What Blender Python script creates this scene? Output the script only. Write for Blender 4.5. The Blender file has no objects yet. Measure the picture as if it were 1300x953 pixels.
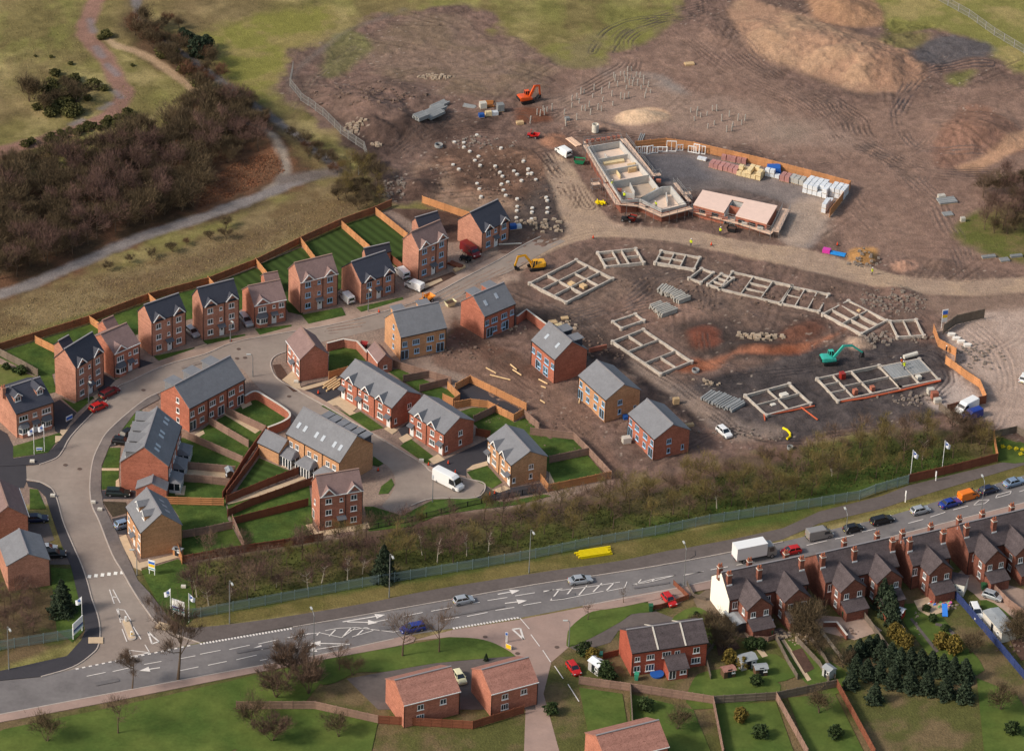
import bpy, math, random
import numpy as np
from mathutils import Vector, Matrix
from mathutils.geometry import tessellate_polygon
R = math.radians
S = bpy.context.scene
COL = S.collection
rnd = random.Random(7)

# ------------------------------------------------------------------ camera
DEP, ROLL, FOC, DIST = R(32.0), R(2.35), 4900.0, 761.0      # depression, roll, focal length (px of a 1300 px wide picture), range
cd, sd = math.cos(DEP), math.sin(DEP)
CAM = Vector((0, -DIST * cd, DIST * sd))
_r0, _u0, FWD = Vector((1, 0, 0)), Vector((0, sd, cd)), Vector((0, cd, -sd))
RGT = _r0 * math.cos(ROLL) + _u0 * math.sin(ROLL)
UPV = _u0 * math.cos(ROLL) - _r0 * math.sin(ROLL)
cam_data = bpy.data.cameras.new('camera')
cam = bpy.data.objects.new('camera', cam_data)
COL.objects.link(cam)
cam_data.sensor_width = 36.0
cam_data.lens = FOC / 1300 * 36
cam_data.clip_start, cam_data.clip_end = 5, 8000
cam.matrix_world = Matrix(((RGT.x, UPV.x, -FWD.x, CAM.x), (RGT.y, UPV.y, -FWD.y, CAM.y), (RGT.z, UPV.z, -FWD.z, CAM.z), (0, 0, 0, 1)))
S.camera = cam

# ------------------------------------------------------------------ light: hazy afternoon sun from the west, soft shadows
W = bpy.data.worlds.new('World'); S.world = W; W.use_nodes = True
nt = W.node_tree; nt.nodes.clear()
sky = nt.nodes.new('ShaderNodeTexSky'); sky.sky_type = 'NISHITA'; sky.sun_disc = False
SUN_EL, SUN_AZ = R(36), R(-112)          # azimuth clockwise from +Y
sky.sun_elevation = SUN_EL; sky.sun_rotation = SUN_AZ
sky.air_density = 1.4; sky.dust_density = 3.0; sky.ozone_density = 1.0
bg = nt.nodes.new('ShaderNodeBackground'); bg.inputs['Strength'].default_value = 0.12
out = nt.nodes.new('ShaderNodeOutputWorld')
tint = nt.nodes.new('ShaderNodeMix'); tint.data_type = 'RGBA'; tint.blend_type = 'MULTIPLY'; tint.inputs[0].default_value = 1.0; tint.inputs[7].default_value = (1.04, 1.0, .95, 1)   # haze-whitened sky
nt.links.new(sky.outputs[0], tint.inputs[6]); nt.links.new(tint.outputs[2], bg.inputs['Color']); nt.links.new(bg.outputs[0], out.inputs['Surface'])
sun_d = bpy.data.lights.new('sun', 'SUN'); sun_d.energy = 2.45; sun_d.angle = R(9.0); sun_d.color = (1.0, 0.93, 0.85)
sun = bpy.data.objects.new('sun', sun_d); COL.objects.link(sun)
sdir = Vector((math.sin(SUN_AZ) * math.cos(SUN_EL), math.cos(SUN_AZ) * math.cos(SUN_EL), math.sin(SUN_EL)))
sun.rotation_euler = sdir.to_track_quat('Z', 'Y').to_euler()
S.view_settings.view_transform = 'Standard'; S.view_settings.look = 'None'
S.view_settings.exposure = 0.24; S.view_settings.gamma = 1.0; S.view_settings.use_curve_mapping = False

# ------------------------------------------------------------------ survey: photo point -> place on the ground plan (metres)
def G(px, py, z=0.0):
    a, b = (px - 650.0) / FOC, (476.5 - py) / FOC
    d = FWD + RGT * a + UPV * b
    t = (z - CAM.z) / d.z
    return Vector((CAM.x + d.x * t, CAM.y + d.y * t, z))
def PX(p):
    v = Vector(p) - CAM; w = v.dot(FWD)
    return (650 + FOC * v.dot(RGT) / w, 476.5 - FOC * v.dot(UPV) / w)
def g2(pts, z=0.0): return [G(x, y, z) for x, y in pts]
def L(r, g, b):
    f = lambda v: (v / 255 / 12.92) if v / 255 <= 0.04045 else ((v / 255 + 0.055) / 1.055) ** 2.4
    return (f(r), f(g), f(b))

# ------------------------------------------------------------------ materials
MATS = {}
def mat(name, col, rough=0.9, var=0.0, scale=1.0, col2=None, bump=0.0, bscale=None, metal=0.0, spec=0.3, wave=None, emit=None, brick=None, attr=None, objvar=0.0):
    """flat or mottled surface; var = strength of brightness mottling, scale in 1/metre"""
    if name in MATS: return MATS[name]
    m = bpy.data.materials.new(name); m.use_nodes = True
    n, l = m.node_tree.nodes, m.node_tree.links
    p = n['Principled BSDF']
    p.inputs['Roughness'].default_value = rough; p.inputs['Metallic'].default_value = metal
    p.inputs['Specular IOR Level'].default_value = spec
    tc = n.new('ShaderNodeTexCoord'); geo = n.new('ShaderNodeNewGeometry')
    pos = geo.outputs['Position'] if (objvar == 0) else tc.outputs['Object']
    if attr:
        a = n.new('ShaderNodeAttribute'); a.attribute_name = attr; cur = a.outputs['Color']
    else:
        c = n.new('ShaderNodeRGB'); c.outputs[0].default_value = (*col, 1); cur = c.outputs[0]
    def mix(mode, fac, A, B):
        x = n.new('ShaderNodeMix'); x.data_type = 'RGBA'; x.blend_type = mode
        for s, v in ((x.inputs[0], fac), (x.inputs[6], A), (x.inputs[7], B)):
            if hasattr(v, 'node'): l.new(v, s)
            else: s.default_value = v
        return x.outputs[2]
    def ramp(v, lo, hi):
        mr = n.new('ShaderNodeMapRange'); mr.inputs[1].default_value = lo; mr.inputs[2].default_value = hi
        l.new(v, mr.inputs[0]); return mr.outputs[0]
    if col2:
        t = n.new('ShaderNodeTexNoise'); t.inputs['Scale'].default_value = scale * 0.35; t.inputs['Detail'].default_value = 4
        l.new(pos, t.inputs['Vector'])
        cur = mix('MIX', ramp(t.outputs['Fac'], 0.35, 0.65), cur, (*col2, 1))
    if brick:
        # courses and joints as seen from afar: faint bands plus single-brick mottling
        sep = n.new('ShaderNodeSeparateXYZ'); l.new(geo.outputs['Position'], sep.inputs[0])
        wv = n.new('ShaderNodeTexNoise'); wv.noise_dimensions = '1D'; wv.inputs['Scale'].default_value = 2.2; wv.inputs['Detail'].default_value = 2
        l.new(sep.outputs['Z'], wv.inputs['W'])
        k = n.new('ShaderNodeMapRange'); k.inputs[1].default_value = .3; k.inputs[2].default_value = .7; k.inputs[3].default_value = 1 - brick; k.inputs[4].default_value = 1 + brick * .6
        l.new(wv.outputs['Fac'], k.inputs[0])
        cb = n.new('ShaderNodeCombineXYZ')
        for i in range(3): l.new(k.outputs[0], cb.inputs[i])
        cur = mix('MULTIPLY', 1.0, cur, cb.outputs[0])
        vo = n.new('ShaderNodeTexVoronoi'); vo.inputs['Scale'].default_value = 5.0
        mp = n.new('ShaderNodeMapping'); mp.inputs['Scale'].default_value = (1, 1, 2.6); l.new(geo.outputs['Position'], mp.inputs[0]); l.new(mp.outputs[0], vo.inputs['Vector'])
        hs = n.new('ShaderNodeHueSaturation'); hs.inputs['Saturation'].default_value = 0.0; hs.inputs['Value'].default_value = 1.6; l.new(vo.outputs['Color'], hs.inputs['Color'])
        cur = mix('SOFT_LIGHT', min(.35, brick * 3), cur, hs.outputs[0])
    if wave:
        # mown stripes / planks: (scale, angle, strength)
        ws, wa, wst = wave
        mp = n.new('ShaderNodeMapping'); mp.inputs['Rotation'].default_value = (0, 0, wa); l.new(geo.outputs['Position'], mp.inputs[0])
        wv = n.new('ShaderNodeTexWave'); wv.inputs['Scale'].default_value = ws; wv.inputs['Distortion'].default_value = 0.5; wv.inputs['Detail Scale'].default_value = .4; l.new(mp.outputs[0], wv.inputs['Vector'])
        r2 = n.new('ShaderNodeMapRange'); r2.inputs[3].default_value = 1 - wst; r2.inputs[4].default_value = 1 + wst; l.new(wv.outputs['Fac'], r2.inputs[0])
        cb = n.new('ShaderNodeCombineXYZ')
        for i in range(3): l.new(r2.outputs[0], cb.inputs[i])
        cur = mix('MULTIPLY', 1.0, cur, cb.outputs[0])
    if var:
        for sc, wgt in ((scale, 1.0), (scale * 4.3, 0.8), (scale * 0.22, 0.6)):
            t = n.new('ShaderNodeTexNoise'); t.inputs['Scale'].default_value = sc; t.inputs['Detail'].default_value = 5; t.inputs['Roughness'].default_value = 0.65
            l.new(pos, t.inputs['Vector'])
            r2 = n.new('ShaderNodeMapRange'); r2.inputs[1].default_value = 0.3; r2.inputs[2].default_value = 0.7
            r2.inputs[3].default_value = 1 - var * wgt; r2.inputs[4].default_value = 1 + var * wgt; l.new(t.outputs['Fac'], r2.inputs[0])
            cb = n.new('ShaderNodeCombineXYZ')
            for i in range(3): l.new(r2.outputs[0], cb.inputs[i])
            cur = mix('MULTIPLY', 1.0, cur, cb.outputs[0])
    if objvar:
        oi = n.new('ShaderNodeObjectInfo')
        r2 = n.new('ShaderNodeMapRange'); r2.inputs[3].default_value = 1 - objvar; r2.inputs[4].default_value = 1 + objvar; l.new(oi.outputs['Random'], r2.inputs[0])
        cb = n.new('ShaderNodeCombineXYZ')
        for i in range(3): l.new(r2.outputs[0], cb.inputs[i])
        cur = mix('MULTIPLY', 1.0, cur, cb.outputs[0])
    l.new(cur, p.inputs['Base Color'])
    if bump:
        t = n.new('ShaderNodeTexNoise'); t.inputs['Scale'].default_value = bscale or scale * 3; t.inputs['Detail'].default_value = 6
        l.new(pos, t.inputs['Vector'])
        bp = n.new('ShaderNodeBump'); bp.inputs['Strength'].default_value = 1.0; bp.inputs['Distance'].default_value = bump
        l.new(t.outputs['Fac'], bp.inputs['Height']); l.new(bp.outputs[0], p.inputs['Normal'])
    MATS[name] = m
    return m

# ------------------------------------------------------------------ mesh helpers
class MB:
    def __init__(s): s.v, s.f = [], []
    def add(s, vs, fs):
        o = len(s.v); s.v += [tuple(v) for v in vs]; s.f += [tuple(i + o for i in f) for f in fs]; return s
    def box(s, x0, x1, y0, y1, z0, z1):
        return s.add([(x0, y0, z0), (x1, y0, z0), (x1, y1, z0), (x0, y1, z0), (x0, y0, z1), (x1, y0, z1), (x1, y1, z1), (x0, y1, z1)],
                     [(0, 3, 2, 1), (4, 5, 6, 7), (0, 1, 5, 4), (1, 2, 6, 5), (2, 3, 7, 6), (3, 0, 4, 7)])
    def quad(s, *p): return s.add(p, [tuple(range(len(p)))])
    def bar(s, a, b, w, h=None):
        """square bar from a to b"""
        a, b = Vector(a), Vector(b); d = (b - a).normalized(); h = h or w
        q = Vector((-d.y, d.x, 0)); q = q.normalized() if q.length > 1e-6 else Vector((1, 0, 0)); k = d.cross(q)
        vs = [p + q * (sx * w / 2) + k * (sy * h / 2) for p in (a, b) for sx, sy in ((-1, -1), (1, -1), (1, 1), (-1, 1))]
        return s.add(vs, [(0, 1, 2, 3), (7, 6, 5, 4), (0, 4, 5, 1), (1, 5, 6, 2), (2, 6, 7, 3), (3, 7, 4, 0)])
    def tube(s, pts, rad, n=6, caps=True):
        o = len(s.v); pts = [Vector(p) for p in pts]; rad = rad if hasattr(rad, '__len__') else [rad] * len(pts)
        for i, p in enumerate(pts):
            d = (pts[min(i + 1, len(pts) - 1)] - pts[max(i - 1, 0)]).normalized()
            q = d.cross(Vector((0.31, 0.95, 0.05))).normalized(); k = d.cross(q)
            for j in range(n):
                t = 2 * math.pi * j / n; s.v.append(tuple(p + (q * math.cos(t) + k * math.sin(t)) * rad[i]))
        for i in range(len(pts) - 1):
            for j in range(n):
                a, b = o + i * n + j, o + i * n + (j + 1) % n; s.f.append((a, b, b + n, a + n))
        if caps: s.f.append(tuple(o + j for j in range(n))[::-1]); s.f.append(tuple(o + (len(pts) - 1) * n + j for j in range(n)))
        return s
    def prism(s, poly, z0, z1):
        n = len(poly); A = sum(poly[i][0] * poly[(i + 1) % n][1] - poly[(i + 1) % n][0] * poly[i][1] for i in range(n))
        if A < 0: poly = poly[::-1]
        o = len(s.v)
        s.v += [(p[0], p[1], z0) for p in poly] + [(p[0], p[1], z1) for p in poly]
        for t in tessellate_polygon([[Vector((p[0], p[1], 0)) for p in poly]]):
            a, b, c = t
            if (poly[b][0] - poly[a][0]) * (poly[c][1] - poly[a][1]) - (poly[b][1] - poly[a][1]) * (poly[c][0] - poly[a][0]) < 0: a, c = c, a
            s.f.append((o + n + a, o + n + b, o + n + c))
        s.f += [(o + i, o + (i + 1) % n, o + n + (i + 1) % n, o + n + i) for i in range(n)]
        return s
    def mesh(s, name, m, smooth=False):
        me = bpy.data.meshes.new(name); me.from_pydata(s.v, [], s.f); me.validate()
        if m: me.materials.append(m)
        if smooth: me.polygons.foreach_set('use_smooth', [True] * len(me.polygons))
        return me
    def build(s, name, m, parent=None, mtx=None, smooth=False):
        return obj(name, s.mesh(name, m, smooth), parent, mtx)
def obj(name, me, parent=None, mtx=None):
    o = bpy.data.objects.new(name, me); COL.objects.link(o)
    if parent: o.parent = parent
    if mtx is not None: o.matrix_local = mtx
    return o
def tag(o, label=None, cat=None, group=None, kind=None):
    for k, v in (('label', label), ('category', cat), ('group', group), ('kind', kind)):
        if v: o[k] = v
    return o
def thing(name, loc, rz=0, label=None, cat=None, group=None):
    o = bpy.data.objects.new(name, None); COL.objects.link(o); o.location = loc; o.rotation_euler = (0, 0, rz)
    o.empty_display_size = .5
    return tag(o, label, cat, group)
def T(x, y, z=0, rz=0): return Matrix.Translation((x, y, z)) @ Matrix.Rotation(rz, 4, 'Z')
def kids(o): return KID.get(o, [])
def dup(root, kmap, loc, rz=None, sc=None, label=None, group=None):
    """copy a thing with its parts and sub-parts; kmap = {object: [children]}"""
    r = root.copy(); COL.objects.link(r); r.location = loc
    if rz is not None: r.rotation_euler = (0, 0, rz)
    if sc: r.scale = sc if hasattr(sc, '__len__') else (sc,) * 3
    if label: r['label'] = label
    if group: r['group'] = group
    def rec(a, b):
        for c in kmap.get(a.name, []):
            d = c.copy(); COL.objects.link(d); d.parent = b; rec(c, d)
    rec(root, r)
    return r
def kmap_of(root):
    k = {}
    for o in COL.objects:
        if o.parent: k.setdefault(o.parent.name, []).append(o)
    out = {}
    def rec(o):
        out[o.name] = k.get(o.name, [])
        for c in out[o.name]: rec(c)
    rec(root)
    return out
def spline(pts, n=6, closed=False):
    P = [Vector((p[0], p[1])) for p in pts]; N = len(P); out = []
    for i in range(N if closed else N - 1):
        if closed: a, b, c, d = P[i - 1], P[i], P[(i + 1) % N], P[(i + 2) % N]
        else: a, b, c, d = P[max(i - 1, 0)], P[i], P[i + 1], P[min(i + 2, N - 1)]
        for k in range(n):
            t = k / n
            out.append(0.5 * ((2 * b) + (c - a) * t + (2 * a - 5 * b + 4 * c - d) * t * t + (3 * b - a - 3 * c + d) * t ** 3))
    if not closed: out.append(P[-1])
    return [(p.x, p.y) for p in out]
def offset_line(P, w):
    P = [Vector((p[0], p[1])) for p in P]; L_, R_ = [], []
    for i, p in enumerate(P):
        d = (P[min(i + 1, len(P) - 1)] - P[max(i - 1, 0)]).normalized(); q = Vector((-d.y, d.x)) * w / 2
        L_.append(p + q); R_.append(p - q)
    return L_, R_
def strip_mb(P, w, z0, z1, mb=None):
    mb = mb or MB(); A, B = offset_line(P, w); n = len(A); o = len(mb.v)
    for a, b in zip(A, B): mb.v += [(a.x, a.y, z1), (b.x, b.y, z1), (a.x, a.y, z0), (b.x, b.y, z0)]
    for i in range(n - 1):
        k = o + i * 4
        mb.f += [(k, k + 1, k + 5, k + 4), (k + 2, k, k + 4, k + 6), (k + 1, k + 3, k + 7, k + 5)]
    mb.f += [(o, o + 2, o + 3, o + 1), (o + 4 * n - 4, o + 4 * n - 3, o + 4 * n - 1, o + 4 * n - 2)]
    return mb
SHN = [0]
def sheet(name, pts, z, m, thick=0.0, sm=0, kind='structure'):
    SHN[0] += 1; z = z - .015 + SHN[0] * .0005          # every sheet lies on its own level
    if sm: pts = spline(pts, sm, True)
    P = [(v.x, v.y) for v in g2(pts, z)]
    mb = MB().prism(P, z - max(thick, 0.02), z)
    return tag(mb.build(name, m), kind=kind)
# ================================================================== TERRAIN
def lattice(seed, n=256):
    return np.random.default_rng(seed).random((n, n))
def vnoise(x, y, seed):
    g = lattice(seed); n = g.shape[0]
    xi, yi = np.floor(x).astype(int), np.floor(y).astype(int); fx, fy = x - xi, y - yi
    fx = fx * fx * (3 - 2 * fx); fy = fy * fy * (3 - 2 * fy)
    a, b = g[xi % n, yi % n], g[(xi + 1) % n, yi % n]; c, d = g[xi % n, (yi + 1) % n], g[(xi + 1) % n, (yi + 1) % n]
    return (a * (1 - fx) + b * fx) * (1 - fy) + (c * (1 - fx) + d * fx) * fy
def fbm(x, y, s, seed, o=5, r=0.55):
    t = 0; a = 1; A = 0
    for i in range(o):
        t = t + a * vnoise(x / s * 2 ** i + 17.3 * i, y / s * 2 ** i + 5.1 * i, seed + i); A += a; a *= r
    return t / A                      # 0..1, mean .5
STEP = 0.35
X0, X1, Y0, Y1 = -128.0, 132.0, -122.0, 200.0
xs = np.arange(X0, X1 + .01, STEP); ys = np.arange(Y0, Y1 + .01, STEP)
far = np.array([4, 12, 30, 70, 150, 320, 700, 1500, 3000.0])
xs = np.concatenate([X0 - far[::-1], xs, X1 + far]); ys = np.concatenate([Y0 - far[::-1], ys, Y1 + far])
GX, GY = np.meshgrid(xs, ys); gx, gy = GX.ravel(), GY.ravel(); NV = gx.size
def seg_d(px, py, a, b):
    dx, dy = b[0] - a[0], b[1] - a[1]; q = dx * dx + dy * dy + 1e-9
    t = np.clip(((px - a[0]) * dx + (py - a[1]) * dy) / q, 0, 1)
    return np.hypot(px - a[0] - t * dx, py - a[1] - t * dy), t
def around(P, m):
    A = np.array(P); return np.where((gx > A[:, 0].min() - m) & (gx < A[:, 0].max() + m) & (gy > A[:, 1].min() - m) & (gy < A[:, 1].max() + m))[0]
def region(pts, soft=1.5, wob=3.0, ws=9.0, sm=4, seed=3):
    """weights 0..1 of a plan area with a wandering edge: (indices, weight)"""
    P = [(v.x, v.y) for v in g2(spline(pts, sm, True) if sm else pts)]
    I = around(P, soft + wob + 2); x, y = gx[I], gy[I]
    d = np.full(I.size, 1e9); ins = np.zeros(I.size, bool)
    for i in range(len(P)):
        a, b = P[i - 1], P[i]; d = np.minimum(d, seg_d(x, y, a, b)[0])
        c = ((a[1] > y) != (b[1] > y)) & (x < (b[0] - a[0]) * (y - a[1]) / (b[1] - a[1] + 1e-12) + a[0]); ins ^= c
    s = np.where(ins, -d, d) + (fbm(x, y, ws, seed, 5, .62) - .5) * 2.6 * wob
    w = np.clip(.5 - s / (2 * soft), 0, 1); return I, w * w * (3 - 2 * w)
def line_d(pts, reach, sm=6):
    P = [(v.x, v.y) for v in g2(spline(pts, sm) if sm else pts)]
    I = around(P, reach); x, y = gx[I], gy[I]; d = np.full(I.size, 1e9); s = np.zeros(I.size); side = np.zeros(I.size); acc = 0
    for a, b in zip(P[:-1], P[1:]):
        D, t = seg_d(x, y, a, b); ln = math.hypot(b[0] - a[0], b[1] - a[1]); m = D < d
        d[m] = D[m]; s[m] = (acc + t * ln)[m]
        cr = (b[0] - a[0]) * (y - a[1]) - (b[1] - a[1]) * (x - a[0]); side[m] = np.sign(cr)[m]; acc += ln
    return I, d * side, s
n_big, n_mid, n_fin = fbm(gx, gy, 34, 11), fbm(gx, gy, 7, 23, 6, .6), fbm(gx, gy, 1.3, 31, 3, .7)
st = lambda v, a, b: np.clip((v - a) / (b - a), 0, 1)[:, None]
A3 = lambda c: np.array(L(*c))[None, :]
col = A3((118, 108, 66)) * np.ones((NV, 3))
col = col * (1 - st(n_mid, .42, .62)) + A3((142, 128, 86)) * st(n_mid, .42, .62)
col = col * (1 - .75 * st(n_big, .5, .66)) + A3((116, 114, 62)) * .75 * st(n_big, .5, .66)
col = col * (1 - .5 * st(n_big, .46, .36)) + A3((118, 98, 74)) * .5 * st(n_big, .46, .36)
n_g1, n_g2 = fbm(gx, gy, 3.2, 61, 5, .7), fbm(gx, gy * .6, 16, 67, 5, .65)
col = col * (1 - .55 * st(n_g2, .5, .62)) + A3((112, 94, 66)) * .55 * st(n_g2, .5, .62)
col = col * (1 + (n_g1[:, None] - .5) * .9)
rough_m = np.zeros(NV)         # how broken the surface is (mud)
H = np.zeros(NV)
def paint(pts, c, c2=None, soft=1.5, wob=3.0, ws=9.0, amt=1.0, rough=None, sm=4, seed=3, lo=.42, hi=.6):
    I, w = region(pts, soft, wob, ws, sm, seed); w = w * amt
    C = A3(c) * np.ones((I.size, 3))
    if c2 is not None:
        k = st(n_mid[I], lo, hi); C = C * (1 - k) + A3(c2) * k
    col[I] = col[I] * (1 - w[:, None]) + C * w[:, None]
    if rough is not None: rough_m[I] = rough_m[I] * (1 - w) + rough * w
MUD, MUD2, DARK, BLACK, SAND, RED, HAUL = (124, 100, 89), (98, 80, 71), (78, 63, 57), (66, 60, 60), (186, 150, 120), (128, 76, 54), (172, 147, 124)
# open ground west
paint([(-40, 200), (60, 190), (190, 170), (260, 120), (330, 150), (380, 210), (380, 235), (250, 290), (120, 345), (-40, 410)], (80, 64, 48), (100, 72, 54), 3, 6, rough=.3)
paint([(300, 205), (352, 190), (362, 218), (320, 240), (275, 255), (250, 265), (262, 230)], (122, 84, 62), (104, 76, 56), 2, 3, rough=.3)
paint([(160, 20), (215, 50), (262, 105), (215, 95), (170, 62), (150, 40)], (96, 76, 58), (80, 70, 48), 2, 3)
paint([(-40, 400), (60, 360), (160, 335), (300, 280), (400, 240), (450, 225), (470, 262), (330, 325), (190, 372), (100, 402), (-40, 440)], (132, 114, 82), (104, 86, 60), 2.5, 4, lo=.4, hi=.58)
paint([(120, 365), (230, 330), (330, 290), (400, 262), (440, 262), (330, 312), (200, 355)], (98, 78, 58), (116, 96, 66), 3, 5, amt=.7)
paint([(-40, 440), (110, 400), (190, 372), (330, 325), (480, 262), (488, 270), (330, 334), (190, 382), (110, 412), (-40, 458)], (98, 100, 50), (112, 100, 62), 1.5, 1)
paint([(-40, 215), (60, 200), (130, 165), (190, 150), (170, 175), (60, 225), (-40, 240)], (150, 132, 98), (124, 118, 68), 2, 3)
paint([(250, 60), (330, 20), (420, 10), (380, 70), (360, 110), (310, 120)], (126, 122, 62), (136, 122, 76), 3, 5)
# building land: churned earth
SITE = [(366, 112), (380, 70), (432, 38), (500, 14), (560, 6), (610, 16), (650, 50), (700, 72), (735, 76), (800, 66), (862, 24), (905, -30), (1105, -40), (1122, 10), (1180, 34), (1262, 70), (1400, 140), (1480, 420), (1420, 560),
        (1262, 556), (1235, 545), (1185, 545), (1080, 552), (1000, 572), (940, 582), (880, 600), (800, 622), (700, 640), (640, 640), (560, 470), (600, 268), (497, 262), (482, 225), (450, 190), (415, 168), (385, 142)]
paint(SITE, MUD, MUD2, 1.8, 5.5, 13.0, rough=1.0)
paint([(700, 90), (790, 70), (870, 30), (920, 50), (1000, 110), (1090, 130), (1160, 120), (1300, 110), (1420, 150), (1400, 330), (1200, 340), (1060, 300), (1060, 225), (960, 190), (850, 170), (730, 160)], (138, 112, 98), (122, 98, 86), 3, 4, rough=.5)
paint([(560, 20), (640, 50), (700, 80), (690, 110), (600, 120), (500, 90), (450, 60), (500, 30)], (140, 120, 102), (128, 110, 88), 4, 7, rough=.6, amt=.45)
paint([(690, 58), (740, 48), (790, 26), (850, 8), (830, 45), (800, 62), (770, 62), (762, 84), (700, 82)], (124, 120, 66), (118, 108, 74), 1.5, 2.5, rough=.1, amt=.9)
paint([(420, 55), (450, 40), (470, 60), (430, 95), (405, 90)], (104, 108, 58), None, 1.5, 2, amt=.6)
paint([(1090, -30), (1340, -30), (1340, 108), (1262, 66), (1185, 36), (1125, 40)], (126, 122, 68), (144, 130, 84), 1.5, 3)
paint([(1130, 40), (1180, 42), (1175, 62), (1120, 62)], (118, 110, 66), None, 2, 2, amt=.8)
paint([(1210, 92), (1235, 90), (1222, 108), (1205, 104)], (112, 112, 60), None, 1.5, 1.5, amt=.8)
paint([(1215, 280), (1300, 255), (1380, 260), (1380, 340), (1240, 318)], (96, 98, 50), (112, 98, 66), 1.5, 2, rough=.1)
# dark wet and peaty patches
paint([(430, 175), (520, 150), (600, 150), (640, 165), (560, 182), (490, 215), (520, 245), (505, 262), (490, 240), (480, 205)], DARK, (98, 78, 68), 3, 5, rough=1.0)
paint([(545, 200), (600, 180), (680, 190), (735, 240), (745, 275), (700, 305), (650, 290), (650, 262), (560, 262), (540, 230)], (98, 76, 64), (120, 92, 76), 3, 5, rough=1.0)
paint([(690, 225), (745, 245), (735, 290), (690, 300), (650, 285), (655, 255)], (88, 76, 70), (74, 64, 60), 3, 4, rough=1.0)
paint([(560, 262), (520, 205), (560, 215), (585, 245), (640, 250), (650, 262)], (152, 126, 106), (130, 106, 90), 2, 3, amt=.8)
paint([(510, 248), (545, 215), (560, 225), (548, 250)], (84, 66, 58), None, 1, 2)
paint([(720, 350), (800, 325), (900, 340), (950, 390), (870, 400), (800, 395), (720, 420), (670, 405), (690, 380)], (100, 84, 76), (116, 96, 84), 3, 5, rough=1)
paint([(640, 380), (690, 395), (760, 400), (820, 470), (900, 520), (870, 530), (800, 480), (730, 430), (660, 405)], (84, 71, 64), (106, 88, 76), 2, 3, rough=1)
paint([(850, 410), (905, 405), (960, 420), (1030, 405), (1060, 425), (1000, 452), (930, 455), (880, 448)], (82, 68, 61), (66, 56, 52), 2, 4, rough=1)
paint([(905, 475), (960, 462), (1040, 440), (1100, 430), (1190, 440), (1215, 470), (1200, 520), (1110, 540), (1000, 556), (930, 545), (880, 500), (885, 485)], BLACK, (78, 70, 68), 2, 3, rough=.9)
paint([(735, 425), (790, 455), (850, 490), (900, 520), (880, 535), (800, 490), (748, 450)], (66, 56, 54), (86, 74, 68), 2, 3, rough=1)
paint([(860, 468), (905, 470), (935, 450), (1000, 448), (1060, 432), (1075, 415), (1062, 420), (1000, 440), (940, 444), (905, 455), (880, 455)], RED, (150, 98, 74), 1.2, 1.8, rough=.6)
paint([(872, 420), (905, 415), (915, 435), (885, 442)], (110, 66, 52), None, 1.5, 1.5, rough=.6)
paint([(1000, 418), (1035, 408), (1055, 420), (1030, 432), (1000, 432)], (112, 72, 56), None, 2, 2, amt=.7)
paint([(770, 385), (850, 375), (900, 400), (830, 415), (775, 405)], (134, 106, 92), None, 3, 4, amt=.6)
paint([(745, 398), (800, 385), (780, 460), (760, 440)], (88, 72, 66), None, 3, 4, amt=.5)
# yard, compound and hard-standing
paint([(1192, 420), (1215, 400), (1262, 392), (1300, 388), (1420, 380), (1420, 560), (1310, 548), (1265, 542), (1235, 520), (1252, 505), (1240, 488), (1212, 462), (1200, 440)], (176, 154, 140), (162, 140, 126), 1.2, .8, rough=.1)
paint([(1175, 498), (1200, 488), (1212, 472), (1248, 505), (1205, 522), (1180, 512)], (168, 152, 142), None, 1, .8, rough=.1)
paint([(806, 196), (900, 198), (1018, 222), (1078, 236), (1052, 275), (1034, 315), (1000, 308), (985, 290), (1000, 262), (930, 240), (870, 240), (830, 225)], (136, 124, 118), (122, 112, 108), 1.2, 1.0, rough=.05)
paint([(808, 198), (870, 198), (905, 222), (880, 232), (835, 225)], (98, 94, 96), None, 2, 2, rough=.05)
paint([(1000, 260), (1060, 262), (1034, 312), (990, 300)], (166, 146, 130), None, 2, 2.5, rough=.05)
paint([(860, 228), (940, 238), (1000, 262), (985, 296), (960, 275), (880, 245)], (92, 84, 82), None, 2, 2, amt=.6)
paint([(770, 90), (840, 95), (880, 120), (830, 122), (770, 100)], (132, 124, 118), None, 2, 2, amt=.8, rough=.2)
paint([(700, 130), (790, 85), (860, 115), (960, 130), (1100, 185), (1000, 190), (850, 165), (730, 160)], (148, 124, 110), (138, 116, 102), 4, 4, rough=.35)
paint([(976, 160), (1015, 160), (1025, 178), (985, 178)], (142, 122, 108), None, 3, 2, rough=0)
# sandy ground on the great mound
paint([(922, 12), (945, -6), (975, 6), (1040, 28), (1100, 50), (1150, 70), (1170, 92), (1145, 116), (1090, 118), (1030, 98), (970, 75), (935, 45)], (170, 138, 112), (154, 122, 100), 1.6, 1.2, rough=.3)
paint([(1110, 80), (1150, 72), (1168, 95), (1140, 116), (1100, 112)], (146, 112, 92), None, 3, 3, amt=.7)
paint([(1020, -10), (1060, -15), (1110, 0), (1125, 30), (1080, 34), (1040, 26)], (162, 126, 98), (148, 114, 90), 1.2, 1.2, rough=.4)
paint([(782, 150), (810, 138), (840, 138), (852, 150), (830, 158), (790, 158)], (206, 176, 146), (190, 156, 128), .8, .5, rough=.1)
paint([(1168, 54), (1210, 42), (1262, 58), (1240, 75), (1190, 84), (1160, 78)], (96, 90, 90), (84, 78, 78), 1.5, 2, rough=.8)
paint([(1195, 170), (1220, 140), (1255, 138), (1290, 160), (1300, 190), (1250, 200), (1215, 212), (1190, 205)], (136, 104, 88), (122, 92, 78), 1.5, 2.0, rough=.9)
paint([(1215, 212), (1250, 196), (1300, 165), (1340, 150), (1340, 165), (1290, 192), (1240, 218)], (176, 138, 110), None, 1, .8, rough=.2)
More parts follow.
